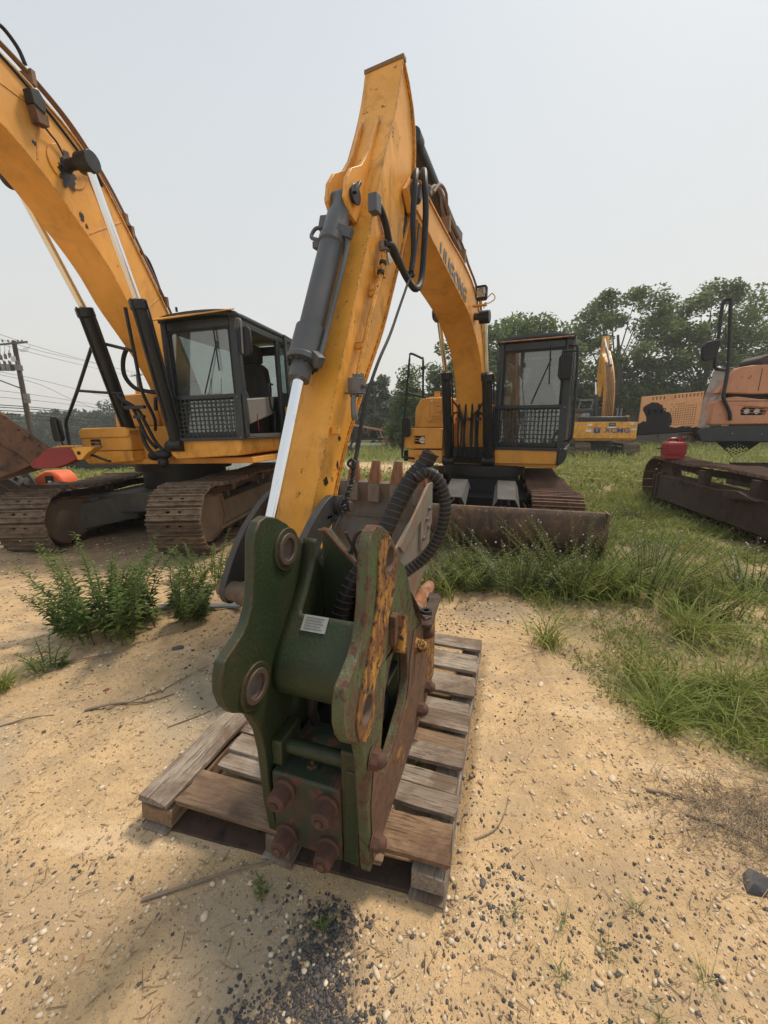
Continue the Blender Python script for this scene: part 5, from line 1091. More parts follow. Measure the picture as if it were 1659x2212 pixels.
# grease smears around the pins (thin irregular films on the paint)
GREASE = paint('black_grease', (.022,.018,.016), .35, (.10,.06,.03), .5, .7, .5, rl=.95, rh=.99)
def smear(par, u, c, rx, rz, seed, name='grease_smear'):
    r = random.Random(seed); n = 26; pts = []
    for k in range(n):
        a_ = 2*math.pi*k/n; f = .65+.5*r.random(); pts.append((c[0]+rx*f*math.cos(a_), c[1]+rz*f*math.sin(a_)))
    MB().prism(pts, u, u+.0012, 'x').build(name, GREASE, par)
for p0, p1 in (((.125,-2.62,4.38),(.125,-1.98,4.36)),((.125,-1.60,3.46),(.125,-1.10,3.80)),((.125,-1.05,2.78),(.125,-.66,3.12)),((.125,-2.0,3.92),(.125,-1.9,4.48))): MB().bar(p0, p1, .016, .008, (1,0,0)).build('weld_bead', YEL, lb, bev=.003)
smear(lb, .1345, (-1.72,3.93), .10, .12, 1); smear(lb, .1345, (-1.69,4.12), .05, .05, 2); smear(lb, .125, (-1.62,3.62), .03, .05, 3); smear(lb, .125, (-1.58,3.55), .02, .025, 4); smear(lb, .125, (-2.0,4.05), .03, .02, 5)
smear(arm, -.0395, (-3.24,3.28), .035, .16, 6); smear(arm, -.0395, (-3.27,3.08), .025, .14, 7); smear(arm, -.0395, (-4.30,1.50), .02, .018, 8); smear(arm, -.0395, (-4.33,1.33), .014, .03, 9); smear(arm, -.0395, (-4.47,1.24), .025, .03, 10)
# ------------------------------------------------------------------ worn orange excavator on the right
ox = thing('excavator', 'faded orange excavator cut off by the right edge, engine door hanging open', 'excavator', (6.3, 7.5, -.1), 5)
OM = T(0,0,0)
def o_local(X, Y):
    dx, dy = X-6.3, Y-7.5; c, s = math.cos(R_(5)), math.sin(R_(5)); return dx*c-dy*s, dx*s+dy*c
tx, ty = o_local(5.0+.30*.98+1.3*.19, 4.9-.30*.19+1.3*.98)
OTM = T(tx, ty, 0, rz=-6)
otk = make_track(ox, OTM, 5.1, .46, .60, TRKR, paint('mud_caked_frame', (.10,.062,.042), .9, (.15,.10,.065), .42, .68, .7, (.05,.035,.03), rl=.55, rh=.62, sc=2), .49)
q = MB(); q.box(-.335, -.30, -1.9, 1.9, .20, .62); q.box(-.345, -.30, -1.9, 1.9, .60, .64); q.box(-.345, -.30, -1.9, 1.9, .18, .21)
for y in (1.9, 1.75): q.box(-.36, -.30, y, y+.04, .18, .66)
for y in (-.9, .35): q.box(-.34, -.22, y-.08, y+.08, .62, .88)
q.prism([(-1.1,.62),(-.7,.70),(-.3,.66),(-.5,.56)], -.42, -.33, 'x'); q.build('side_beam', RUSTD, ox, OTM, bev=.006)
q = MB(); q.cyl((2.2, -.5, .5), (2.2, -.5, 1.2), .8, n=30); q.box(.9, 2.6, -1.3, .9, .4, .85); q.build('car_body', RUSTD, ox)
q = MB(); q.prism([(-.42,1.33),(-.30,1.31),(3.2,1.29),(3.2,1.62),(.0,1.60),(-.44,1.56),(-.52,1.48)], -.12, .12, 'y'); q.build('bumper', CABP, ox, bev=.05)
q = MB(); q.prism([(-.30,1.62),(3.2,1.66),(3.2,2.10),(.5,2.07),(.10,2.12),(-.05,2.10),(-.28,2.02)], -.10, .15, 'y', [[(.22,1.79),(.60,1.79),(.64,1.83),(.62,1.91),(.24,1.93),(.20,1.89)]]); lo = q.build('lower_body', ORG, ox, bev=.02)
MB().box(.15, .7, -.02, .1, 1.76, 1.96).build('lamp_recess', HOLE, lo)
for z in (1.83, 1.88): MB().box(.21, .62, -.105, -.095, z, z+.012).build('lamp_bar', ORG, lo)
for x in (.33, .50): MB().lathe((x,-.06,1.86),(0,1,0),[(0,0),(0,.05),(.03,.04)],14).build('headlight', GLASSL, lo); MB().lathe((x,-.05,1.86),(0,1,0),[(0,.045),(.03,.02)],14).build('reflector', WHITE, lo)
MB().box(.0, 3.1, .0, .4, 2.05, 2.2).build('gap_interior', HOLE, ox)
q = MB(); q.prism([(-.08,2.18),(.4,2.16),(3.2,2.2),(3.2,2.72),(.30,2.66),(.05,2.62),(-.02,2.55),(-.22,2.18)], -.06, .12, 'y'); q.hexa([(.15,.1,1.4),(3.2,.1,1.4),(3.2,2.2,1.4),(1.5,2.2,1.4),(.35,.1,2.60),(3.2,.1,2.64),(3.2,2.2,2.64),(1.6,2.2,2.6)]); q.build('upper_body', ORG, ox, bev=.04)
q = MB(); q.prism([(.55,2.66),(.50,2.78),(.60,2.86),(1.2,2.90),(3.0,2.9),(3.0,2.60)], .1, .6, 'y'); q.build('engine_hood', paint('sooty_brown', (.06,.045,.045), .6), ox, bev=.05)
q = MB(); q.hexa([(-.46,.10,1.55),(-.28,-.07,1.55),(-.27,-.05,1.55),(-.44,.13,1.55),(-.16,.22,2.60),(.02,-.0,2.60),(.04,.02,2.60),(-.14,.25,2.60)]); q.build('torn_flank', paint('bare_fibreglass', (.42,.37,.33), .7, (.20,.12,.09), .45, .62, .8, (.5,.25,.12), rl=.56, rh=.62, sc=2.2), ox)
q = MB(); q.box(1.05,1.062,-.103,-.099,1.66,2.05); q.box(1.9,1.912,-.103,-.099,1.66,2.05); q.box(-.2,3.1,-.104,-.099,2.035,2.043); q.build('panel_seam', HOLE, ox)
for x in (.9, 1.2): MB().box(x,x+.05,-.112,-.098,1.80,1.86).build('latch', BLK, ox, bev=.004)
q = MB(); q.box(.45,.458,-.064,-.058,2.22,2.6); q.box(1.4,1.408,-.064,-.058,2.2,2.66); q.build('panel_seam', HOLE, ox)
for k in range(6): MB().lathe((.1+.5*k,-.125,1.46),(0,-1,0),[(0,.02),(.008,.018)],8).build('bolt', STEEL, ox)
# open engine door, partly burnt: perforated orange panel
dq = MB(); slots = []
for k in range(5): slots.append([(-1.30+.05*k,2.03),(-1.28+.05*k,2.03),(-1.28+.05*k,2.12),(-1.30+.05*k,2.12)])
for k in range(11): slots.append([(-.90+.052*k,2.06),(-.878+.052*k,2.06),(-.878+.052*k,2.155),(-.90+.052*k,2.155)])
gx0, gz0_, st = -.94, 1.60, .042
for i in range(11):
    for j in range(9):
        x = gx0+i*st; z = gz0_+j*st
        if (i < 3 and j > 5 and (i+j) % 2) : continue
        slots.append([(x, z), (x+.03, z), (x+.03, z+.03), (x, z+.03)])
dprof = [(-1.50,1.42),(-.45,1.50),(-.42,1.60),(-.40,2.22),(-.62,2.215),(-1.45,2.14),(-1.475,2.12),(-1.48,2.05)]

cs = .0215; nx_, nz_ = 50, 35; vid = {}
def dz_(i, j):
    x = -1.50+cs*i; t = j/nz_; lo_ = 1.42+(x+1.5)/1.07*.08; hi_ = 2.13+(x+1.5)/1.07*.09; return (x, -.01-.02*math.sin(math.pi*t)*.3, lo_+(hi_-lo_)*t)
vs_ = [dz_(i, j) for i in range(nx_+1) for j in range(nz_+1)]; fs_ = []
for i in range(nx_):
    for j in range(nz_):
        x, _, z = dz_(i, j); hole = False
        if -.97 < x < -.50 and 1.58 < z < 1.99 and i % 2 and j % 2 and not (x < -.85 and z > 1.88 and (i//2+j//2) % 2): hole = True
        if nz_-5 < j < nz_-1 and (-1.32 < x < -1.08 or -.92 < x < -.44) and i % 3 == 0: hole = True
        if not hole: fs_.append((i*(nz_+1)+j, (i+1)*(nz_+1)+j, (i+1)*(nz_+1)+j+1, i*(nz_+1)+j+1))
dq.add(vs_, fs_)
def burnt():
    k = NT('burnt_orange_panel'); sp = k.n.new('ShaderNodeSeparateXYZ'); k.l.new(k.vec, sp.inputs[0]); X, Z = sp.outputs[0], sp.outputs[2]
    def ell(cx, cz, rx, rz):
        a = k.math('POWER', k.math('DIVIDE', k.math('SUBTRACT', X, cx), rx), 2.0); b = k.math('POWER', k.math('DIVIDE', k.math('SUBTRACT', Z, cz), rz), 2.0)
        return k.math('SUBTRACT', 1.0, k.math('ADD', a, b))
    A = ell(-1.27, 1.88, .18, .15); B = ell(-1.17, 1.62, .21, .33); B2 = ell(-1.0, 1.70, .09, .16); C = k.math('DIVIDE', k.math('SUBTRACT', 1.585, Z), .1); D_ = ell(-1.40, 1.50, .16, .18)
    m_ = k.math('MAXIMUM', k.math('MAXIMUM', k.math('MAXIMUM', A, B), k.math('MAXIMUM', C, D_)), B2)
    f = k.ramp(k.math('ADD', m_, k.math('MULTIPLY', k.math('SUBTRACT', k.noise(8, 8, .7), .5), 1.6)), -.03, .03)
    c = k.mix(k.ramp(k.noise(4, 8, .7), .5, .7, 0, .6), (.74,.38,.18), (.52,.22,.10)); c = k.mix(f, c, (.012,.011,.013))
    k.bump(k.noise(20, 5), .15); return k.set(c, .6)
dr = dq.build('engine_door', burnt(), ox, None, 0, label='open perforated engine door, its lower half burnt black'); s_ = dr.modifiers.new('solid', 'SOLIDIFY'); s_.thickness = .012
q = MB(); q.prism([(-1.34,1.80),(-1.10,1.82),(-1.10,1.92),(-1.34,1.90)], -.035, -.02, 'y', [[(-1.32,1.815),(-1.12,1.835),(-1.12,1.90),(-1.32,1.885)]]); q.box(-1.22,-1.17,-.03,-.01,1.84,1.88); q.build('door_latch', BLK, dr)
q = MB(); q.box(-.5,-.42,.0,.05,1.30,1.55); q.box(-.7,-.4,.03,.06,1.42,1.47); q.build('door_hinge', RUST, ox)
q = MB()
for (p0, p1) in (((-.85,.2,1.2),(-.45,.3,1.35)),((-.95,.25,1.16),(-.5,.4,1.15)),((-.7,.2,1.28),(-.75,.3,1.0))): q.tube([p0, tuple((a+b)/2+.02 for a, b in zip(p0, p1)), p1], .012, 6, 3)
q.build('loose_linkage', RUSTD, ox)
rl = MB().tube([(.02,-.14,1.70),(-.03,-.15,1.85),(-.16,-.15,2.07),(-.18,-.15,2.2),(-.19,-.15,2.7),(-.31,-.15,3.55),(-.33,-.15,3.70),(-.36,-.15,3.73),(-.42,-.10,3.66),(-.38,-.08,3.1),(-.36,-.05,2.75),(-.30,.0,2.63),(-.12,.05,2.60),(.1,.1,2.62)], .03, 8, 3).build('handrail', DRK, ox)
q = MB(); q.prism([(-.68,2.96),(-.62,3.04),(-.42,3.08),(-.39,3.05),(-.42,2.76),(-.60,2.72),(-.66,2.78)], -.18, -.12, 'y'); q.build('mirror', BLK, ox, bev=.015)
q = MB(); dm_ = [(.0,1.33),(.50,1.0),(.9,1.0+.0),(1.1,1.33)]
hl = []
for i in range(5):
    for j in range(5):
        x = .48+(i-j)*.055; z = 1.06+(i+j)*.024
        if z < 1.3: hl.append([(x, z), (x+.022, z+.012), (x, z+.026), (x-.022, z+.012)])
q.prism([(.05,1.32),(.46,1.0),(.52,1.0),(.90,1.32)], .2, .215, 'y', hl); q.build('hanging_grille', BLK, ox)

gc = thing('fuel_can', 'red plastic fuel can standing on the end of the rusty track', 'fuel can', (5.62, 7.72, .875), 14)
q = MB(); q.box(-.165,.165,-.13,.13,0,.06); q.box(-.155,.155,-.125,.125,.06,.09); q.box(-.17,.17,-.135,.135,.085,.28)
q.hexa([(-.17,-.135,.28),(.17,-.135,.28),(.17,.135,.28),(-.17,.135,.28),(-.15,-.10,.325),(.13,-.10,.325),(.13,.10,.325),(-.15,.10,.325)])
can = q.build('can_body', REDP, gc, bev=.008)
MB().tube([(-.12,0,.30),(-.09,0,.365),(-.02,0,.38),(.04,0,.37),(.06,0,.31)], .026, 10, 5).build('handle', REDP, gc)
q = MB(); q.cyl((.12,0,.29),(.135,0,.39),.040,n=18); q.cyl((.135,0,.38),(.137,0,.405),.045,n=14); q.build('cap', REDP, gc, bev=.004)
MB().box(-.11,.11,-.139,-.133,.12,.23).build('raised_panel', REDP, gc, bev=.004)

# ------------------------------------------------------------------ XCMG excavator seen from behind
zx = float(gh(11, 20.4)); xm = thing('excavator', 'distant yellow excavator with blue lettering on its counterweight, facing away', 'excavator', (11.0, 20.4, zx), 15)
for x in (-.83, 1.38):
    make_track(xm, T(x, 1.6, 0), 4.2, .36, .72, TRK, MUD)
q = MB(); q.box(-.5, 1.0, .6, 2.6, .25, .6); q.cyl((.3,1.6,.4),(.3,1.6,.9),.7,n=30); q.build('car_body', BLK, xm)
q = MB(); vs = []; xs = [-1.20,-1.06,-.75,-.2,.3,.8,1.3,1.58,1.70]; ysf = [.25,.06,.01,-.02,-.03,-.02,0,.05,.25]
pf = list(zip(xs, ysf)); top_ = MB()
q.prism(pf+[(1.70,.9),(-1.20,.9)], .98, 1.80, 'z'); q.hexa([(-1.0,.15,.84),(1.5,.15,.88),(1.5,.9,.88),(-1.0,.9,.84),(-1.19,.1,.98),(1.69,.1,.98),(1.69,.9,.98),(-1.19,.9,.98)])
cw = q.build('counterweight', YEL2, xm, bev=.03)
LM = lambda x, y, z: T(x, y, z, rx=90)
text(cw, 'XCMG', .34, LM(.74, -.041, 1.37), BLUE, bold=.004, sx=1.15)
q = MB(); q.prism([(-.33,1.25),(-.03,1.25),(-.03,1.52),(-.33,1.52)], -.040, -.034, 'y', [[(-.29,1.46),(-.29,1.49),(-.07,1.49),(-.07,1.46)], [(-.24,1.39),(-.18,1.30),(-.12,1.39),(-.15,1.43),(-.21,1.43)]]); q.build('logo', BLUE, cw)
q = MB(); q.box(.34,.64,-.052,-.034,1.56,1.76); pl_ = q.build('dealer_plate', DRK, cw); MB().box(.37,.61,-.056,-.052,1.63,1.72).build('plate_print', GREYP, pl_)
for (x, y, z, w_, h_) in ((.32,-.05,1.49,.34,.08),(-.62,-.02,1.60,.20,.10),(1.28,-.02,1.65,.18,.10),(-.68,-.02,1.30,.24,.12),(1.36,-.02,1.38,.22,.09)): MB().box(x,x+w_,y-.01,y+.03,z,z+h_).build('sticker', WHITE, cw)
q = MB(); q.box(-.85,.95+.3,.1,.75,1.80,2.06); q.build('engine_hood', DRK, xm, bev=.05)
for x in (-.02,.42,.72): MB().cyl((x,.25,1.80),(x,.25,1.98),.045,n=10).build('lifting_lug', YEL, xm)
MB().box(1.1,1.25,.12,.2,1.9,2.12).build('lifting_lug', YEL, xm)
q = MB(); q.cyl((.98,1.2,1.9),(.98,1.2,2.5),.05,n=10); q.cyl((1.15,1.2,1.9),(1.15,1.2,2.5),.05,n=10); q.build('exhaust_pipe', STEEL, xm)
make_cab(xm, (-1.2, .9, 1.0), .95, 1.7, 1.45, .4, False, 'closed', (3, 2))
q = MB(); q.box(-1.1,-.3,1.0,2.2,2.45,2.5); 
for p in ((-.95,1.0),(-.35,1.0)): q.bar((p[0],p[1],2.5),(p[0]+.1,p[1]+.1,2.95),.04,.04)
q.box(-.95,-.25,1.05,1.15,2.9,2.98); q.build('light_rack', STEEL, xm)
tp_ = [(1.35,1.95),(1.38,2.8),(1.58,3.6),(2.05,4.4),(2.75,5.15),(3.5,5.75)]; lw_ = [(1.85,1.95),(1.85,2.7),(2.0,3.4),(2.4,4.1),(3.05,4.8),(3.65,5.4)]
bm2 = box_beam(tp_, lw_, .38, .83, .02, .02, 20).build('boom', YEL2, xm)
q = MB()
for k in range(5): q.tube([(.44+.075*k,1.31,1.95),(.44+.075*k,1.34,2.8),(.44+.075*k,1.53,3.62),(.44+.07*k,2.0,4.44),(.45+.06*k,2.5,5.0)], .022, 6, 4)
q.build('boom_pipe', PIPE, bm2)
q = MB(); q.cyl((.60,2.0,4.75),(.56,3.1,5.8),.08,n=14); ac = q.build('arm_cylinder', STEEL, xm); MB().cyl((.56,3.1,5.8),(.54,3.7,6.45),.05,n=12).build('piston_rod', CHR, ac)
q = MB(); q.prism([(3.35,5.6),(3.65,6.55),(3.85,6.5),(3.95,5.4),(4.3,3.3),(4.1,3.3),(3.6,5.2)], .44, .76, 'x'); q.build('arm', YEL2, xm)
hyd_cyl(xm, .2, (3.2, 4.1), (2.7, 3.3), (2.2, 1.8), .04, .08)

# ------------------------------------------------------------------ rusty bucket and tractor at the left edge
rb = thing('loader_bucket', 'rusty brown steel bucket at the left edge with a red corner and yellow tip', 'bucket', (-4.45, 4.75, 0), 0)
q = MB(); pr = [(-1.2,2.1),(-.04,1.67),(.26,1.42),(.49,1.23),(.45,1.13),(.22,1.04),(.03,.96),(-.21,.88),(-1.2,.66)]
q.prism(pr, -.03, 0, 'y', [circ(.16,1.45,.014,10), circ(.27,1.365,.014,10), circ(.375,1.27,.014,10)]); sp_ = q.build('side_plate', RUST, rb, bev=.004)
MB().tube([(-.4,-.034,1.45),(-.04,-.034,1.25),(.12,-.034,1.14),(.22,-.034,1.05)], .007, 6, 3).build('weld_bead', RUSTD, sp_)
q = MB(); q.prism([(-1.2,.67),(.22,1.045),(.4,1.14),(.4,1.18),(.22,1.08),(-1.2,.71)], 0, .7, 'y'); q.build('floor_plate', RUST, rb)
q = MB(); q.prism([(.47,1.24),(.56,1.245),(.76,1.235),(.80,1.12),(.68,1.06),(.48,1.0),(.26,1.0),(.22,1.05)], -.045, .12, 'y'); q.build('red_corner', REDT, rb, bev=.02, label='corner painted red')
q = MB(); q.prism([(.74,1.245),(1.04,1.26),(.92,1.17),(.86,1.11),(.80,1.10),(.77,1.17)], -.04, .10, 'y'); tq = q.build('yellow_tip', YEL2, rb, bev=.006)
MB().cyl((.83,-.044,1.185),(.83,-.036,1.185),.022,n=16).build('pin_hole', HOLE, tq)
q = MB(); q.prism([(.47,1.245),(.56,1.27),(.76,1.27),(.78,1.25)], -.0, .12, 'y'); q.build('top_strip', YEL2, rb)
q = MB(); q.tube([(.90,.05,1.16),(.98,.05,1.13),(1.08,.05,1.09),(1.13,.05,1.08)], .016, 8, 3); q.build('hose_end', BLK, rb)
MB().bar((-1.0,.3,1.3),(-3.6,.5,.9),.22,.3).build('loader_arm', YEL, rb, bev=.01)
tz = float(gh(-6.2, 7.4))
tr_ = thing('tractor', 'bright orange compact tractor half hidden behind the left track', 'tractor', (-6.55, 7.2, tz), 10)
q = MB(); q.lathe((.30,-.85,.40), (-.55,.83,0), [(0,.30),(.0,.44),(.05,.49),(.12,.50),(.24,.50),(.31,.49),(.36,.44),(.36,.30)], 40); ty_ = q.build('tyre', BLK, tr_)
q = MB()
for k in range(0):
    a_ = 2*math.pi*k/22
    q.add([( -.53, -.15+.50*math.cos(a_), .52+.50*math.sin(a_)), (-.21,-.15+.50*math.cos(a_+.12), .52+.50*math.sin(a_+.12)), (-.21,-.15+.50*math.cos(a_+.2), .52+.50*math.sin(a_+.2)), (-.53,-.15+.50*math.cos(a_+.08), .52+.50*math.sin(a_+.08)),
           (-.53, -.15+.56*math.cos(a_), .52+.56*math.sin(a_)), (-.21,-.15+.56*math.cos(a_+.12), .52+.56*math.sin(a_+.12)), (-.21,-.15+.56*math.cos(a_+.2), .52+.56*math.sin(a_+.2)), (-.53,-.15+.56*math.cos(a_+.08), .52+.56*math.sin(a_+.08))], [(0,3,2,1),(4,5,6,7),(0,1,5,4),(1,2,6,5),(2,3,7,6),(3,0,4,7)])
ax_ = Vector((-.55,.83,0)).normalized(); ay_ = Vector((.83,.55,0)).normalized()
for k in range(24):
    a_ = 2*math.pi*k/24; rv = lambda a: ay_*math.cos(a)+Vector((0,0,math.sin(a))); c0 = Vector((.30,-.85,.40)); q.bar(c0+rv(a_)*.505+ax_*.03, c0+rv(a_+.12)*.505+ax_*.33, .05, .035, rv(a_))
q.build('tread', BLK, ty_, kind='stuff')
MB().lathe((.305,-.855,.40), (-.55,.83,0), [(.02,.30),(.0,.31),(.10,.22),(.08,.05),(.08,0)], 30).build('rim', TRAC, ty_)
q = MB(); q.prism([(.22,.50),(.86,.52),(.85,.62),(.78,.74),(.68,.82),(.45,.81),(.30,.74),(.22,.66)], -.10, .25, 'y'); q.build('hood', TRAC, tr_, bev=.04)
q = MB(); q.box(.52,.68,-.12,-.09,.56,.74); q.build('headlight', BLK, tr_, bev=.01); MB().box(.59,.66,-.13,-.12,.58,.65).build('lamp_lens', WHITE, tr_)
q = MB(); q.box(-.2,1.05,-.2,-.10,.40,.50); q.prism([(.0,.5),(.1,.78),(.3,.8),(.45,.55)], -.22, -.18, 'y', [circ(.22,.66,.06,14)]); q.box(-.2,1.2,.0,.5,.2,.5); q.build('chassis', DRK, tr_, bev=.01)
MB().box(.20,.36,-.225,-.20,.47,.56).build('sticker', WHITE, tr_)
MB().lathe((.75,-.2,.32), (1,0,0), [(0,.2),(.03,.33),(.2,.33),(.24,.2)], 28).build('tyre', BLK, tr_)

# ------------------------------------------------------------------ vehicles behind
def wheel(par, x, y, r, w_=.22):
    q = MB(); q.lathe((x, y-w_/2, r), (0,1,0), [(0,r*.62),(.0,r*.9),(.03,r),(w_-.03,r),(w_,r*.9),(w_,r*.62)], 28); t_ = q.build('wheel', BLK, par)
    q = MB(); q.lathe((x, y-w_/2-.004, r), (0,1,0), [(.03,r*.62),(.0,r*.60),(.04,r*.52)], 24, caps=False)
    for k in range(10):
        a_ = 2*math.pi*k/10; q.bar((x, y-w_/2+.01, r), (x+r*.56*math.cos(a_), y-w_/2+.01, r+r*.56*math.sin(a_)), .03, .02, (0,1,0))
    q.build('rim', STEEL, t_); return t_
def vehicle(name, label, cat, loc, yaw, mat, prof, glassprof, length, wheels, rr_):
    v = thing(name, label, cat, loc, yaw); q = MB(); W2 = .9
    q.prism(prof, -W2, W2, 'y', []); bd = q.build('body', mat, v, bev=.05)
    q = MB(); q.prism(glassprof, -W2+.03, W2-.03, 'y'); q.build('window', paint('tinted_glass', (.02,.025,.03), .08, damt=.05, rl=.95, rh=.99, spec=.8), v, bev=.03)
    for x in wheels:
        for y in (-W2+.08, W2-.08): 
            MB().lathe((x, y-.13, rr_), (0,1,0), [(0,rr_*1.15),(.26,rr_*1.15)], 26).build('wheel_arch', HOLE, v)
            wheel(v, x, y-.05*(1 if y < 0 else -1), rr_)
    return v
cz = float(gh(-17.2, 25))
vehicle('suv', 'dark grey parked car seen under the left excavator deck', 'car', (-17.2, 25, cz), -2, CARD, [(-2.2,.35),(2.2,.35),(2.25,.8),(2.1,.95),(1.1,1.05),(.6,1.5),(-1.4,1.55),(-2.1,1.1),(-2.25,.9)], [(1.0,1.04),(.55,1.53),(-1.35,1.58),(-1.9,1.08)], 4.5, (-1.4, 1.35), .34)
pz = float(gh(-6.3, 20))
pk = vehicle('pickup_truck', 'white pickup truck partly hidden behind the left excavator cab', 'pickup truck', (-7.2, 20.5, pz), -4, WHITE, [(-2.7,.45),(2.6,.45),(2.7,.7),(2.68,1.05),(2.5,1.15),(1.2,1.2),(.7,1.75),(-.8,1.8),(-1.0,1.2),(-2.7,1.2)], [(1.1,1.21),(.65,1.72),(-.7,1.77),(-.85,1.25)], 5.4, (-1.7, 1.75), .38)
for y in (-.88, .6): MB().box(2.5,2.72,y,y+.28,.82,1.02).build('headlight', GLASSL, pk, bev=.02)
for (x, y, s_) in ((-9.8,17.5,.35),(-9.2,17.8,.22)):
    pass
# distant drill rig and flatbed
dz = float(gh(.6, 30))
dg_ = thing('drill_rig', 'small rusty orange drill rig far away between the machines', 'drill rig', (.75, 30, dz), 0)
q = MB(); q.box(-.65,.55,-.4,.4,.55,.85); q.box(-.9,.7,-.3,.3,.4,.55); q.build('body', TRAC, dg_, bev=.03)
q = MB(); q.bar((-3.4,0,1.75),(-.6,0,1.25),.16,.14); q.bar((-.6,0,1.2),(.9,0,.95),.2,.2); q.build('mast', ORG, dg_)
q = MB(); q.tube([(-.6,-.2,1.6),(-1.0,-.3,1.3),(-.8,-.4,.7),(-.1,-.45,.35),(.5,-.4,.5),(.7,-.35,.9)], .04, 6, 5); q.tube([(.5,-.2,1.0),(.7,-.2,1.35),(1.0,-.2,1.3),(1.1,-.2,.8)], .035, 6, 5); q.build('hose', ORG, dg_)
q = MB(); q.cyl((-.5,0,1.3),(-.2,0,1.9),.16,n=10); q.cyl((-.1,0,1.5),(.6,.1,1.35),.12,n=10); q.box(-.6,.1,-.2,.2,1.2,1.5); q.cyl((-.3,0,1.5),(-.25,0,2.05),.07,n=8); q.build('drill_head', RUST, dg_)
q = MB(); q.box(.3,1.2,-.1,.0,1.6,1.63); q.box(.3,.34,-.1,.0,1.0,1.9); q.box(1.16,1.2,-.1,0,1.0,1.9); q.box(.3,1.2,-.1,0,1.88,1.91); q.build('rack', DRK, dg_)
MB().box(-.35,.25,-.42,-.40,.64,.80).build('sticker', WHITE, dg_)
q = MB(); q.box(.55,1.15,-.3,.3,.1,.55); q.box(-2.4,-.9,-.3,.3,.1,.35); q.build('track_base', DRK, dg_)
ft = thing('flatbed_trailer', 'dark flatbed trailer loaded with machine parts in the far background', 'trailer', (-1.2, 31, dz), 0)
q = MB(); q.box(-2.4,1.2,-.6,.6,.55,.72); q.build('bed', DRK, ft)
for x in (-1.8,-1.0,.4,.9): wheel(ft, x, -.5, .27)
q = MB(); rj = random.Random(3)
for k in range(14): x = -2.2+rj.random()*3.2; s_ = .12+rj.random()*.2; q.box(x-s_,x+s_,-.4,.3,.72,.85+rj.random()*.55)
for k in range(5): q.cyl((-1.9+k*.6,0,.8),(-1.7+k*.6,.1,1.3),.10,n=8)
q.build('load', RUSTD, ft)
MB().box(-2.05,-1.93,-.62,-.5,.5,1.45).build('marker_post', WHITE, ft)
gr_ = thing('guard_rail', 'low pale guard rail running behind the grass field', 'guard rail', (0, 27.5, float(gh(0, 27.5))), 0)
q = MB(); q.box(-6,2.6,-.04,.04,.25,.42); q.build('rail', WHITE, gr_)
for k in range(8): MB().box(-5.8+1.18*k,-5.7+1.18*k,-.03,.05,-.1,.40).build('post', GREYP, gr_)
db = thing('digger_bucket', 'small rusty digging bucket hanging from a dark arm in the field', 'bucket', (-1.75, 22, float(gh(-1.7, 22))), 0)
q = MB(); q.prism([(-.35,.0),(.25,-.05),(.42,.10),(.15,.42),(-.30,.55),(-.45,.3)], -.25, .25, 'y'); q.build('shell', RUSTD, db, bev=.02)
q = MB(); q.bar((-.1,0,.5),(.1,0,.95),.08,.12); q.bar((.1,0,.95),(.0,0,2.2),.10,.12); q.bar((.15,0,.4),(.3,0,1.0),.05,.06); q.build('arm', BLK, db)
MB().bar((-.55,.3,.6),(-.62,.3,2.1),.22,.2).build('support_post', YEL, db)

# far wall of panels
wl = thing('panel_wall', 'long taupe panel wall at the far edge of the lot under the trees', 'wall', (15.6, 34.5, float(gh(20, 34))), 0)
pm_ = MB().box(0, 1.97, 0, .08, -.4, 2.75).mesh('wall_panel', WALLM); cp = MB().box(0, 1.99, -.04, .12, 2.75, 2.86).mesh('wall_cap', DRK)
for k in range(-1, 16):
    p_ = link('wall_panel', pm_, wl, T(k*2.0, 0, 0)); link('wall_cap', cp, p_)
    MB().box(1.96, 2.02, -.05, .0, -.4, 2.75).build('wall_post', DRK, p_)

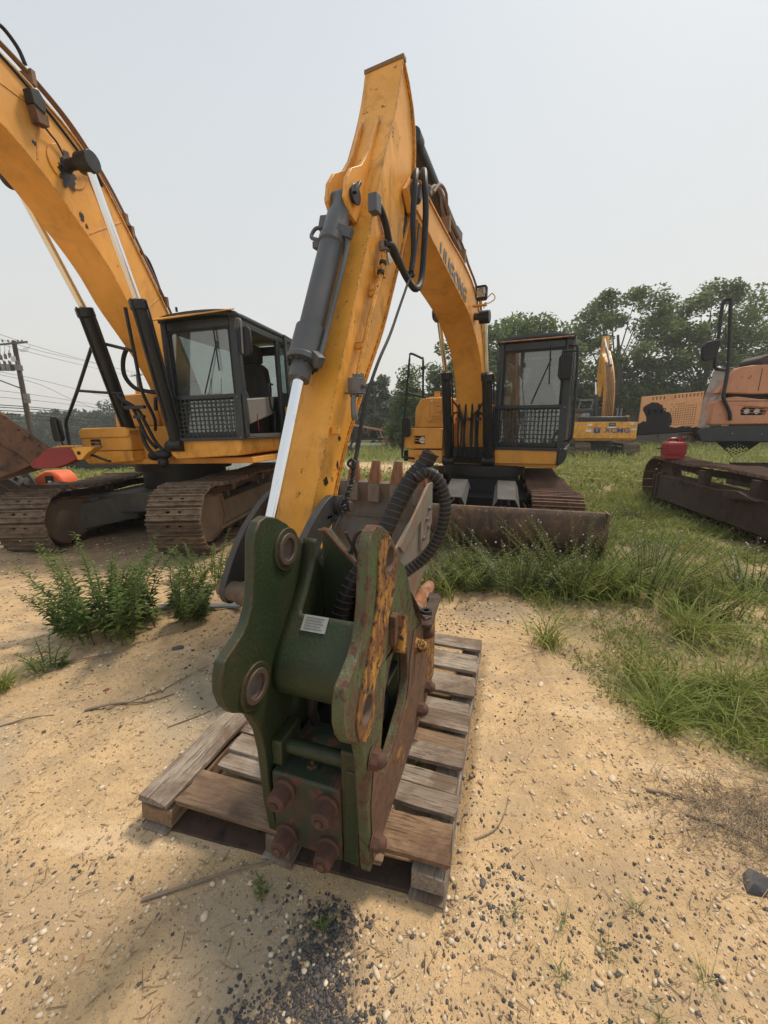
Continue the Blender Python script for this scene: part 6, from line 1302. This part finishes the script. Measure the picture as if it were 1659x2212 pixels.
# ------------------------------------------------------------------ utility poles, wires, far sign
def pole(label, loc, h, full=True):
    p = thing('utility_pole', label, 'utility pole', loc, 0, 'wooden utility poles')
    MB().lathe((0,0,-.5), (0,0,1), [(0,.155),(h+.5,.10),(h+.52,.08)], 16).build('pole', paint('creosote_wood', (.085,.055,.04), .9, (.16,.13,.10), .45, .7, .6, sc=2), p)
    q = MB(); q.bar((-.62,-.2,h-.22),(.62,-.05,h-.08),.08,.08); q.bar((-.55,.15,h-.12),(.60,.12,h-.02),.08,.08); q.build('crossarm', paint('grey_wood', (.16,.14,.11), .9), p)
    ins = MB(); 
    for x in (-.5,-.2,.3,.52): ins.lathe((x,-.1,h-.08),(0,0,1),[(0,.02),(.03,.05),(.06,.03),(.09,.05),(.12,.02)],8)
    ins.build('insulator', GREYP, p)
    if full:
        for (x, z) in ((-.70,h-.85),(-.46,h-.80),(-.22,h-.74)):
            q = MB(); q.cyl((x,-.15,z-.12),(x,-.15,z+.12),.065,n=12); q.cyl((x,-.15,z+.12),(x,-.15,z+.24),.02,n=6); q.build('fuse_cutout', GREYP, p)
        MB().bar((-1.0,-.1,h-1.20),(.15,-.1,h-1.22),.08,.08).build('crossarm', GREYP, p)
        for x in (-.85,-.55,-.28,.16):
            q = MB(); q.box(x-.12,x+.10,-.3,-.05,h-1.5,h-1.22); q.cyl((x,-.2,h-1.22),(x,-.2,h-1.0),.04,n=8); q.cyl((x+.08,-.2,h-1.22),(x+.1,-.22,h-1.05),.03,n=8); q.build('switch', STEEL, p)
        q = MB(); q.cyl((.02,-.25,h-1.05),(.02,-.25,h-.80),.10,n=14); q.build('arrester', WHITE, p)
        MB().box(.15,.36,-.25,-.05,h-3.15,h-2.65).build('meter_box', GREYP, p, bev=.01)
        q = MB(); q.tube([(-.15,0,h-2.35),(-.6,-.1,h-2.15),(-1.3,-.2,h-1.85)], .035, 8); q.box(-1.7,-1.25,-.28,-.12,h-1.9,h-1.8); q.build('street_light', STEEL, p)
        q = MB()
        for k in range(4): x = -.7+.24*k; q.tube([(x,-.15,h-.6),(x+.1,-.2,h-.4),(x+.05,-.15,h-.1)], .008, 4, 4)
        for k in range(3): q.tube([(.15+.12*k,-.1,h-.3-.1*k),(.35+.15*k,-.15,h-.55),(.6+.15*k,-.1,h-.35+.05*k)], .008, 4, 5)
        q.build('jumper_wire', BLK, p)
    return p
b0 = float(gh(-19.35, 22)); pole('tall wooden utility pole with fuses and switches at the far left', (-19.35, 22, b0), 5.84-b0)
pole('second wooden utility pole hidden behind the left excavator cab', (-27.5, 46, -2.5), 9.6, False)
WR = [((-18.78,22,5.74),(-22.95,34,6.42)),((-18.91,22,5.58),(-22.99,34,6.42)),((-19.18,22,5.44),(-22.82,34,5.99)),((-19.2,22,4.08),(-22.27,34,3.79)),((-19.12,22,3.89),(-22.34,34,2.22)),((-18.94,22,3.15),(-22.37,34,3.09)),((-18.99,22,2.86),(-22.4,34,2.9)),((-19.51,22,2.53),(-22.27,34,2.45)),((-19.53,22,2.42),(-22.29,34,2.35)),((-19.56,22,2.26),(-22.33,34,2.07)),((-19.6,22,2.08),(-22.37,34,1.77)),((-19.64,22,1.87),(-22.4,34,1.54))]
for i, (a_, b_) in enumerate(WR):
    a_, b_ = Vector(a_), Vector(b_); e_ = a_+(b_-a_)*2.6; s_ = a_-(b_-a_)*1.5; s_.z = a_.z+.1
    r_ = .010 if i < 7 else .022
    if i == 4: e_ = a_+(b_-a_)*1.5
    mid = a_.lerp(e_, .5)
    q = MB(); q.tube([s_, s_.lerp(a_, .5)-Vector((0,0,.12)), a_, a_.lerp(e_, .25)-Vector((0,0,.06)), mid-Vector((0,0,.05)), e_], r_, 5, 4)
    tag(q.build('overhead_wire', BLK), ['topmost thin wire from the tip of the utility pole crossarm','second thin wire down from the utility pole crossarm','third thin wire, lowest of those leaving the crossarm','single wire leaving the utility pole just above the street light arm','drooping wire that slants steeply down from below the street light arm','thin wire leaving the utility pole level with the top of its grey box','thin wire leaving the utility pole at the bottom of its grey box','highest of the five thick cables crossing below the grey box','second highest of the five thick cables below the grey box','middle one of the five thick cables below the grey box','second lowest of the five thick cables below the grey box','lowest thick cable, just above the excavator mirror'][i], 'wire', 'overhead wires running from the utility pole')
sg = thing('blue_sign', 'small dark blue shop sign with white letters far away above the left trees', 'sign', (-60, 78, 0), 0)
q = MB(); q.box(-1.9, 1.9, -.1, .1, .55, 1.75); q.build('sign_board', paint('sign_blue', (.04,.055,.16), .5), sg); q = MB(); q.box(-.1,.1,-.05,.1,-9,.6); q.build('sign_post', DRK, sg)
text(sg, 'TTURA.COM', .62, T(0, -.12, 1.12, rx=90), WHITE, bold=.01)

# ------------------------------------------------------------------ trees
def make_tree(label, x, y, h, spread, trunk_r, n_cl, leaf, n_leaf, mat, seed, crown_lo=.3, z0=None, group=None, name='oak_tree', clump=.16, flat_=.75, shape=None):
    rs = np.random.RandomState(seed); r = random.Random(seed); z0 = float(gh(x, y)) if z0 is None else z0
    t = thing(name, label, 'tree', (x, y, z0), 0, group)
    w_ = MB(); top = Vector((r.uniform(-.3,.3), r.uniform(-.3,.3), h*.72))
    w_.tube([(0,0,-.3),(r.uniform(-.1,.1),0,h*.2),(r.uniform(-.2,.2),r.uniform(-.2,.2),h*.45),top], lambda q: trunk_r*(1.15-.85*q), 9, 4)
    cl = []
    for k in range(n_cl):
        for _ in range(50):
            tt = r.random(); zz = crown_lo+(1-crown_lo)*tt
            prof = shape(tt) if shape else math.sin(math.pi*min(1, .16+.80*tt))**.65
            a_ = r.uniform(0, 2*math.pi); rad = spread*prof*math.sqrt(r.uniform(.12, 1))
            c = Vector((rad*math.cos(a_), rad*math.sin(a_), h*zz*.97))
            if all((c-o).length > spread*clump*1.15 for o in cl) or _ == 49: cl.append(c); break
    for c in cl[::2]:
        s_ = Vector((0, 0, max(h*.16, c.z*.62-.05*h))); s_.x = top.x*s_.z/top.z; s_.y = top.y*s_.z/top.z
        m_ = s_.lerp(c, .55)+Vector((r.uniform(-.3,.3), r.uniform(-.3,.3), .10*h*r.random()-.03*h))
        w_.tube([s_, s_.lerp(m_, .5)+Vector((0,0,-.04*h*r.random())), m_, c], lambda q: trunk_r*(.26-.23*q), 5, 3)
    w_.build('trunk', BARK, t)
    per = max(20, n_leaf//len(cl)); P = []
    for c in cl:
        k = rs.randn(per, 3); k /= np.linalg.norm(k, axis=1)[:, None]; rr_ = (rs.rand(per)**.45)[:, None]
        s_ = spread*clump*(.75+.9*rs.rand()); k = k*rr_*s_*np.array([1.25, 1.25, flat_*1.15])
        P.append(k+np.array(c))
    P = np.concatenate(P, 0); n = len(P)
    leaf_carpet('crown', P[:,0], P[:,1], P[:,2], leaf*(.6+.8*rs.rand(n)), mat, seed+1, None, None, None, t, .5, 1.5)
    return t
make_tree('broad leafy oak right behind the right excavator cab', 10.0, 31, 9.1, 4.6, .22, 64, .17, 17000, LEAF_OAK, 3, .34)
make_tree('leafy branch-heavy tree left of the right excavator boom', 4.8, 30, 7.4, 2.3, .15, 34, .16, 8000, LEAF_OAK, 5, .36, clump=.24)
make_tree('tallest dark oak standing right of the distant yellow excavator', 18.6, 33, 11.9, 4.6, .30, 80, .16, 20000, LEAF_OAK, 8, .26, clump=.15)
make_tree('wide dark oak behind the faded orange excavator', 24.6, 32, 12.0, 4.6, .30, 74, .16, 19000, LEAF_OAK, 9, .26, clump=.15)
make_tree('slim oak leaning at the left side of the distant excavator boom', 14.4, 36, 7.6, 2.4, .16, 30, .16, 8000, LEAF_OAK, 17, .3)
make_tree('lower dark tree at the right edge behind the orange excavator', 30.5, 33, 9.3, 3.6, .25, 40, .17, 9000, LEAF_OAK, 19, .25)
make_tree('young bright green pointed tree beside the left handrail of the right excavator', 1.45, 26, 5.3, 1.45, .06, 60, .10, 11000, LEAF_YNG, 23, .05, name='young_tree', clump=.24, shape=lambda t: 1.0-.85*t)
make_tree('rounded dark green tree behind the arm in the middle distance', -.9, 42, 6.4, 2.9, .2, 34, .2, 8000, LEAF_FAR, 27, .12, name='far_tree')
make_tree('darker rounded tree next to the young tree in the distance', 3.4, 45, 5.2, 2.6, .2, 26, .2, 6000, LEAF_FAR, 29, .12, name='far_tree')
i_ = 0
for (x, y, h, sp_) in ((-28.5,60,9.5,4.2),(-33.5,62,6.6,3.8),(-26.0,66,7.4,3.6),(-38,64,6.4,3.8),(-22.5,62,6.3,3.2),(-43,66,7.0,3.8)):
    make_tree(['hazy tallest tree far left behind the utility pole','hazy round tree far left behind the rusty bucket','hazy tree far left behind the excavator mirror','hazy low tree at the far left edge','hazy tree far left above the yellow tool box','hazy bushy tree at the outermost left'][i_], x*1.35-6, y*1.2, h, sp_*1.25, .22, 30, .30, 6500, LEAF_FAR, 60+i_, .08, name='far_tree', clump=.22); i_ += 1
def wood(name, label, x0, x1, y0, y1, hmin, hmax, n, s, seed, mat=LEAF_FAR):
    rs = np.random.RandomState(seed); x = x0+(x1-x0)*rs.rand(n); y = y0+(y1-y0)*rs.rand(n); H_ = hmin+(hmax-hmin)*(vnoise(x, y, .28, seed)*.65+vnoise(x, y, .8, seed)*.35)
    z = gh(x, y)+H_*(1-rs.rand(n)**1.8); leaf_carpet(name, x, y, z, s*(.6+.8*rs.rand(n)), mat, seed, label, 'wood', 'stuff', None, .5, 1.5)
wood('understory', 'dark undergrowth behind the panel wall', 14, 44, 37, 42, 4.2, 6.6, 26000, .26, 71)
wood('far_woods', 'far off dark woods behind the field in the middle', -9, 12, 60, 72, 4.2, 7.2, 24000, .34, 72)
wood('far_hill_woods', 'hazy distant woods along the left horizon', -110, -14, 85, 110, 4.0, 8.4, 30000, .7, 73)
wood('shrub_row', 'dark shrubs between the right machines and the far wall', 9.5, 16, 30, 36, 1.5, 4.5, 9000, .2, 74)

# ------------------------------------------------------------------ foreground weeds and debris
def leafy_weed(name, label, x, y, stems, h, seed, mat=WEED, spread=.28, leafL=.05, flower=None, cat='weed', nleaf=60, lean=.55):
    r = random.Random(seed); rs = np.random.RandomState(seed); t = thing(name, label, cat, (x, y, float(gh(x, y))), 0)
    st = MB(); LX, LD, LS = [], [], []; FL = []
    for k in range(stems):
        a_ = r.uniform(0, 2*math.pi); q_ = math.sqrt(r.random()); bx_, by_ = spread*.6*q_*math.cos(a_), spread*.6*q_*math.sin(a_)*.7
        hh = h*r.uniform(.45, 1.0)*(1.15-.4*q_); dx, dy = math.cos(a_)*lean*q_*hh+r.uniform(-.04,.04), math.sin(a_)*lean*q_*hh
        p = catmull([(bx_, by_, -.01), (bx_+dx*.3, by_+dy*.3, hh*.5), (bx_+dx, by_+dy, hh)], 8); st.tube(p, lambda q: .0045*(1.1-.8*q), 4)
        for j in range(nleaf):
            tt = .12+.88*j/nleaf; i0 = min(len(p)-2, int(tt*(len(p)-1))); b_ = p[i0].lerp(p[i0+1], tt*(len(p)-1)-i0)
            th = j*2.4+r.random()*.8; L = leafL*(1.25-.85*tt)*r.uniform(.7,1.3); LX.append(b_); LD.append(Vector((math.cos(th), math.sin(th), r.uniform(-.1,.75)))); LS.append(L)
        if flower:
            for j in range(flower if r.random() < .55 else 0): FL.append(p[-1]+Vector((r.uniform(-.05,.05), r.uniform(-.05,.05), r.uniform(-.05,.02))))
    st.build('stem', flat('weed_stem', (.10,.14,.05), .8), t)
    co = []; 
    for b_, d_, L in zip(LX, LD, LS):
        d_.normalize(); s_ = d_.cross(Vector((0,0,1))); s_ = s_.normalized()*L*.15; up = Vector((0,0,-L*.18))
        co += [b_, b_+d_*L*.45+s_, b_+d_*L+up, b_+d_*L*.45-s_]
    me = npmesh('leaves', np.array([c[:] for c in co]), np.arange(len(co)).reshape(-1, 4), mat, False); link('leaves', me, t, kind='stuff')
    if FL:
        fb = MB()
        for c in FL: fb.sphere(c, r.uniform(.005,.009), 6, 4)
        fb.build('flower_head', PINK, t, kind='stuff')
    return t
leafy_weed('mugwort_clump', 'tallest feathery green weed clump on the sand left of the pallet', -2.02, 2.62, 34, .82, 1, MUG, .50, .085, nleaf=110, lean=.62)
leafy_weed('mugwort_clump', 'lower spreading part of the weed clump nearest the grey metal strip', -1.66, 2.85, 26, .55, 2, MUG, .42, .07, nleaf=80, lean=.7)
leafy_weed('mugwort_clump', 'bushy weed in front of the left excavator right track', -1.75, 3.75, 26, .50, 3, MUG, .55, .06, nleaf=60, lean=.8)
leafy_weed('mugwort_clump', 'weed spreading behind the dark rod pin of the arm linkage', -1.20, 3.55, 20, .30, 4, GRASSD, .42, .055, nleaf=55, lean=.9)
leafy_weed('weed', 'small weed alone on the sand near the left edge', -2.12, 2.22, 8, .24, 5, MUG, .13, .045, nleaf=30, lean=.7)
leafy_weed('weed', 'tiny bright green seedling touching the breaker tie rods', -.40, 1.0, 5, .045, 6, WEED, .05, .022, nleaf=9, lean=1)
leafy_weed('weed', 'tiny green seedling under the lower right tie rod nut', -.20, .90, 4, .04, 7, WEED, .03, .02, nleaf=8, lean=1)
kn = [(.80,3.72,.55),(1.32,3.62,.62),(1.85,3.55,.66),(.42,3.75,.40),(2.45,3.45,.60)]
labs = ['knapweed bush with pink flowers in front of the middle of the rusty blade','second knapweed bush before the blade, right of its middle','tall knapweed bush before the right end of the blade','low knapweed bush beside the curled black hose','knapweed bush just past the right end of the blade']
for i, (x, y, h) in enumerate(kn): leafy_weed('knapweed', labs[i], x, y, 46, h*(1.1, 1.3, 1.55, 1.2, 1.3)[i], 10+i, (GREYW, GREYW, WEED, GREYW, WEED)[i], .60, .042, 1, 'wildflower', 80, .85)
for i, (x, y, h, lb_) in enumerate(((3.1,4.3,.45,'flowering knapweed left of the orange excavator track'),(2.6,2.95,.38,'leafy weed in the middle of the right grass area'),(3.5,3.5,.5,'thin branching weed in front of the rusty track frame'),(4.1,3.0,.42,'dark leafy weed near the right edge below the track'),(3.0,5.4,.5,'pale flowering weeds behind the blade on the right'),(4.3,6.6,.45,'weeds left of the orange machine track end'))): leafy_weed('wildflower', lb_, x, y, 26, h, 30+i, GREYW if i % 2 == 0 else WEED, .45, .045, 2 if i % 2 == 0 else None, 'wildflower', 55, .7)
def tuft(label, x, y, n, h, w_, seed, mat=GRASS):
    rs = np.random.RandomState(seed); t = thing('grass_tuft', label, 'grass tuft', (x, y, float(gh(x, y))), 0); k = rs.randn(n, 2)*.035*h/.3
    blades('blades', k[:,0], k[:,1], h*(.5+.6*rs.rand(n)), w_*(.7+.6*rs.rand(n)), 1.25, mat, seed, None, None, 'stuff', t, None, np.full(n, -.01))
tuft('long-bladed grass tuft right of the pallet corner', 1.16, 2.52, 90, .36, .008, 81)
tuft('thick drooping grass tuft at the edge of the grass on the right', 1.42, 1.74, 150, .30, .006, 82, GRASSD)
tuft('tall grass tuft near the right edge of the photo', 1.95, 1.95, 120, .40, .007, 83)
tuft('grass tuft at the foot of the knapweed near the blade', 1.2, 3.75, 110, .35, .008, 84, GRASSD)
tuft('grass tuft at the left edge of the photo', -2.22, 2.02, 130, .16, .006, 85)
tuft('upright grass tuft right of the drooping one', 2.2, 2.6, 110, .42, .008, 86)
tuft('grass blades growing through the pallet slats', .16, 1.50, 12, .12, .006, 87, GRASSD)
for i, (x, y, lb_) in enumerate(((.56,.92,'small sparse grass sprig nearest the pallet corner'),(.50,.80,'small grass sprig in the sand, second from the pallet'),(.66,.86,'sparse grass sprig beside a pale pebble'),(.60,.70,'thin grass sprig near the bottom edge'),(.80,.95,'grass sprig on the sand toward the right edge'),(.72,.72,'wispy grass sprig near the bottom right'),(.42,.95,'tiny grass sprig close to the pallet side'),(.88,.78,'grass sprig nearest the bottom right corner'))): tuft(lb_, x, y, 26, .075, .0022, 90+i, GREYW)
def stick(label, pts, r0, name='stick'):
    z = lambda x, y: float(gh(x, y))
    P = [(x, y, z(x, y)+r0*.5+dz) for x, y, dz in pts]; r0 = r0*.62; q = MB(); q.tube(P, lambda t: r0*(1.1-.6*t)+.15*r0*math.sin(t*23), 7, 6); tag(q.build(name, STICK), label, 'stick')
stick('long dry stick in front of the pallet left corner', [(-.78,.97,0),(-.62,1.02,.004),(-.50,1.06,.006),(-.34,1.10,.004)], .009)
stick('forked grey stick lying on the sand far left', [(-1.60,1.83,0),(-1.45,1.86,.004),(-1.30,1.90,.004),(-1.17,1.96,0)], .010)
stick('long thin curved twig left of the pallet', [(-1.48,1.82,.004),(-1.30,1.98,.006),(-1.18,2.12,.006),(-1.12,2.25,0)], .005)
stick('pale bent stick below the weed clump', [(-2.15,2.24,0),(-1.98,2.30,.01),(-1.80,2.38,.004)], .011)
stick('short pale stick near the pallet left side', [(-1.10,1.72,0),(-1.0,1.78,.004),(-.93,1.84,0)], .006)
stick('thin twig right of the pallet corner', [(.33,1.14,0),(.42,1.20,.004),(.48,1.27,.008),(.52,1.35,0)], .0045)
stick('short twig at the left edge of the sand', [(-1.98,1.72,0),(-1.86,1.78,.004),(-1.74,1.80,0)], .007)
stick('dark twig near the right edge of the sand', [(1.18,1.25,0),(1.30,1.18,.004),(1.42,1.06,0)], .006)
stick('charred stick by the dead grass heap', [(1.10,1.36,0),(1.18,1.33,.004),(1.26,1.29,0)], .009)
ms = board(.68, .06, .018, 5).build('metal_strip', paint('galvanised', (.22,.25,.28), .5, (.3,.24,.17), .5, .7, .6), None, T(-1.53, 3.02, float(gh(-1.5, 3.02))+.012, rz=2)); tag(ms, 'flat blue-grey metal strip lying beside the weed clump', 'metal strip')
def rock(label, x, y, s, mat, seed, sc=(1.2,.9,.6), cat='stone', name='stone'):
    r = random.Random(seed); m = MB(); m.sphere((0,0,0), s, 9 if mat is DARKS else 14, 6 if mat is DARKS else 9, sc)
    m.v = [tuple(c*(1+(mnoise.noise(Vector(v)*1.2/s+Vector((seed,0,0))))*(.5 if mat is DARKS else .22)) for c in v) for v in m.v]
    tag(m.build(name, mat, None, T(x, y, float(gh(x, y))+s*sc[2]*.3, rz=r.uniform(0,180)), ang=20 if mat is DARKS else 60), label, cat)
rock('largest round cream pebble near the bottom edge right of the centre', .315, .615, .011, PALE, 1)
rock('cream pebble next to the grass sprigs', .60, .79, .0095, PALE, 2)
rock('flat pale pebble at the lower right', .60, .64, .010, PALE, 3)
rock('white rounded pebble far right of the pallet on open sand', .99, 1.42, .018, PALE, 4)
rock('cream pebble beside the white one on open sand', .92, 1.44, .014, PALE, 5)
rock('orange-brown pebble by the pallet right side', .40, 1.36, .012, TAN, 6)
rock('yellowish elongated pebble at the grass edge', .93, 2.06, .018, PALE, 7, (1.6,.8,.6))
rock('dark stone cut off by the right edge', 1.22, 1.0, .038, DARKS, 8)
rock('pale pebble below the left pallet corner', -.56, .93, .013, PALE, 9)
rock('tan oval pebble at the bottom left', -.87, .82, .014, TAN, 10, (1.5,.9,.5))
rock('white pebble pair on the sand left of the pallet', -.95, 2.10, .016, PALE, 11)
rock('red brick chip on the sand left of the pallet', -.93, 2.02, .014, REDB, 12, (1.2,.8,.5), 'brick chip', 'brick_chip')
rock('red brick chip cluster piece at far left sand', -1.62, 2.02, .014, REDB, 13, (1.2,.8,.5), 'brick chip', 'brick_chip')
rock('dark clinker lump below the weed clump', -1.40, 2.42, .03, DARKS, 14, (1.4,1,.6))
rock('dark clinker lump near the metal strip', -1.05, 2.78, .03, DARKS, 15, (1.6,.8,.5))
rock('black clinker on the sand near the top of the pallet gap', .33, 1.02, .013, DARKS, 16)
rock('grey angular stone near the bottom edge', .43, .70, .015, DARKS, 17, (.7,1.4,.5))
rock('pale shell-like stone in the cinder patch', -.02, .80, .012, PALE, 18, (.6,1.5,.4))
# smoke haze filling the air
hz = MB().box(-330, 330, -30, 330, -14, 14.5)
hm = bpy.data.materials.new('haze_air'); hm.use_nodes = True; hn = hm.node_tree; hn.nodes.remove(hn.nodes['Principled BSDF'])
pv = hn.nodes.new('ShaderNodeVolumePrincipled'); pv.inputs['Color'].default_value = (.93,.95,.96,1); pv.inputs['Density'].default_value = .0016; pv.inputs['Anisotropy'].default_value = .2
hn.links.new(pv.outputs[0], hn.nodes['Material Output'].inputs['Volume'])
tag(hz.build('haze', hm, kind='stuff'), 'thin pale smoke haze hanging in the air over the lot', 'haze')
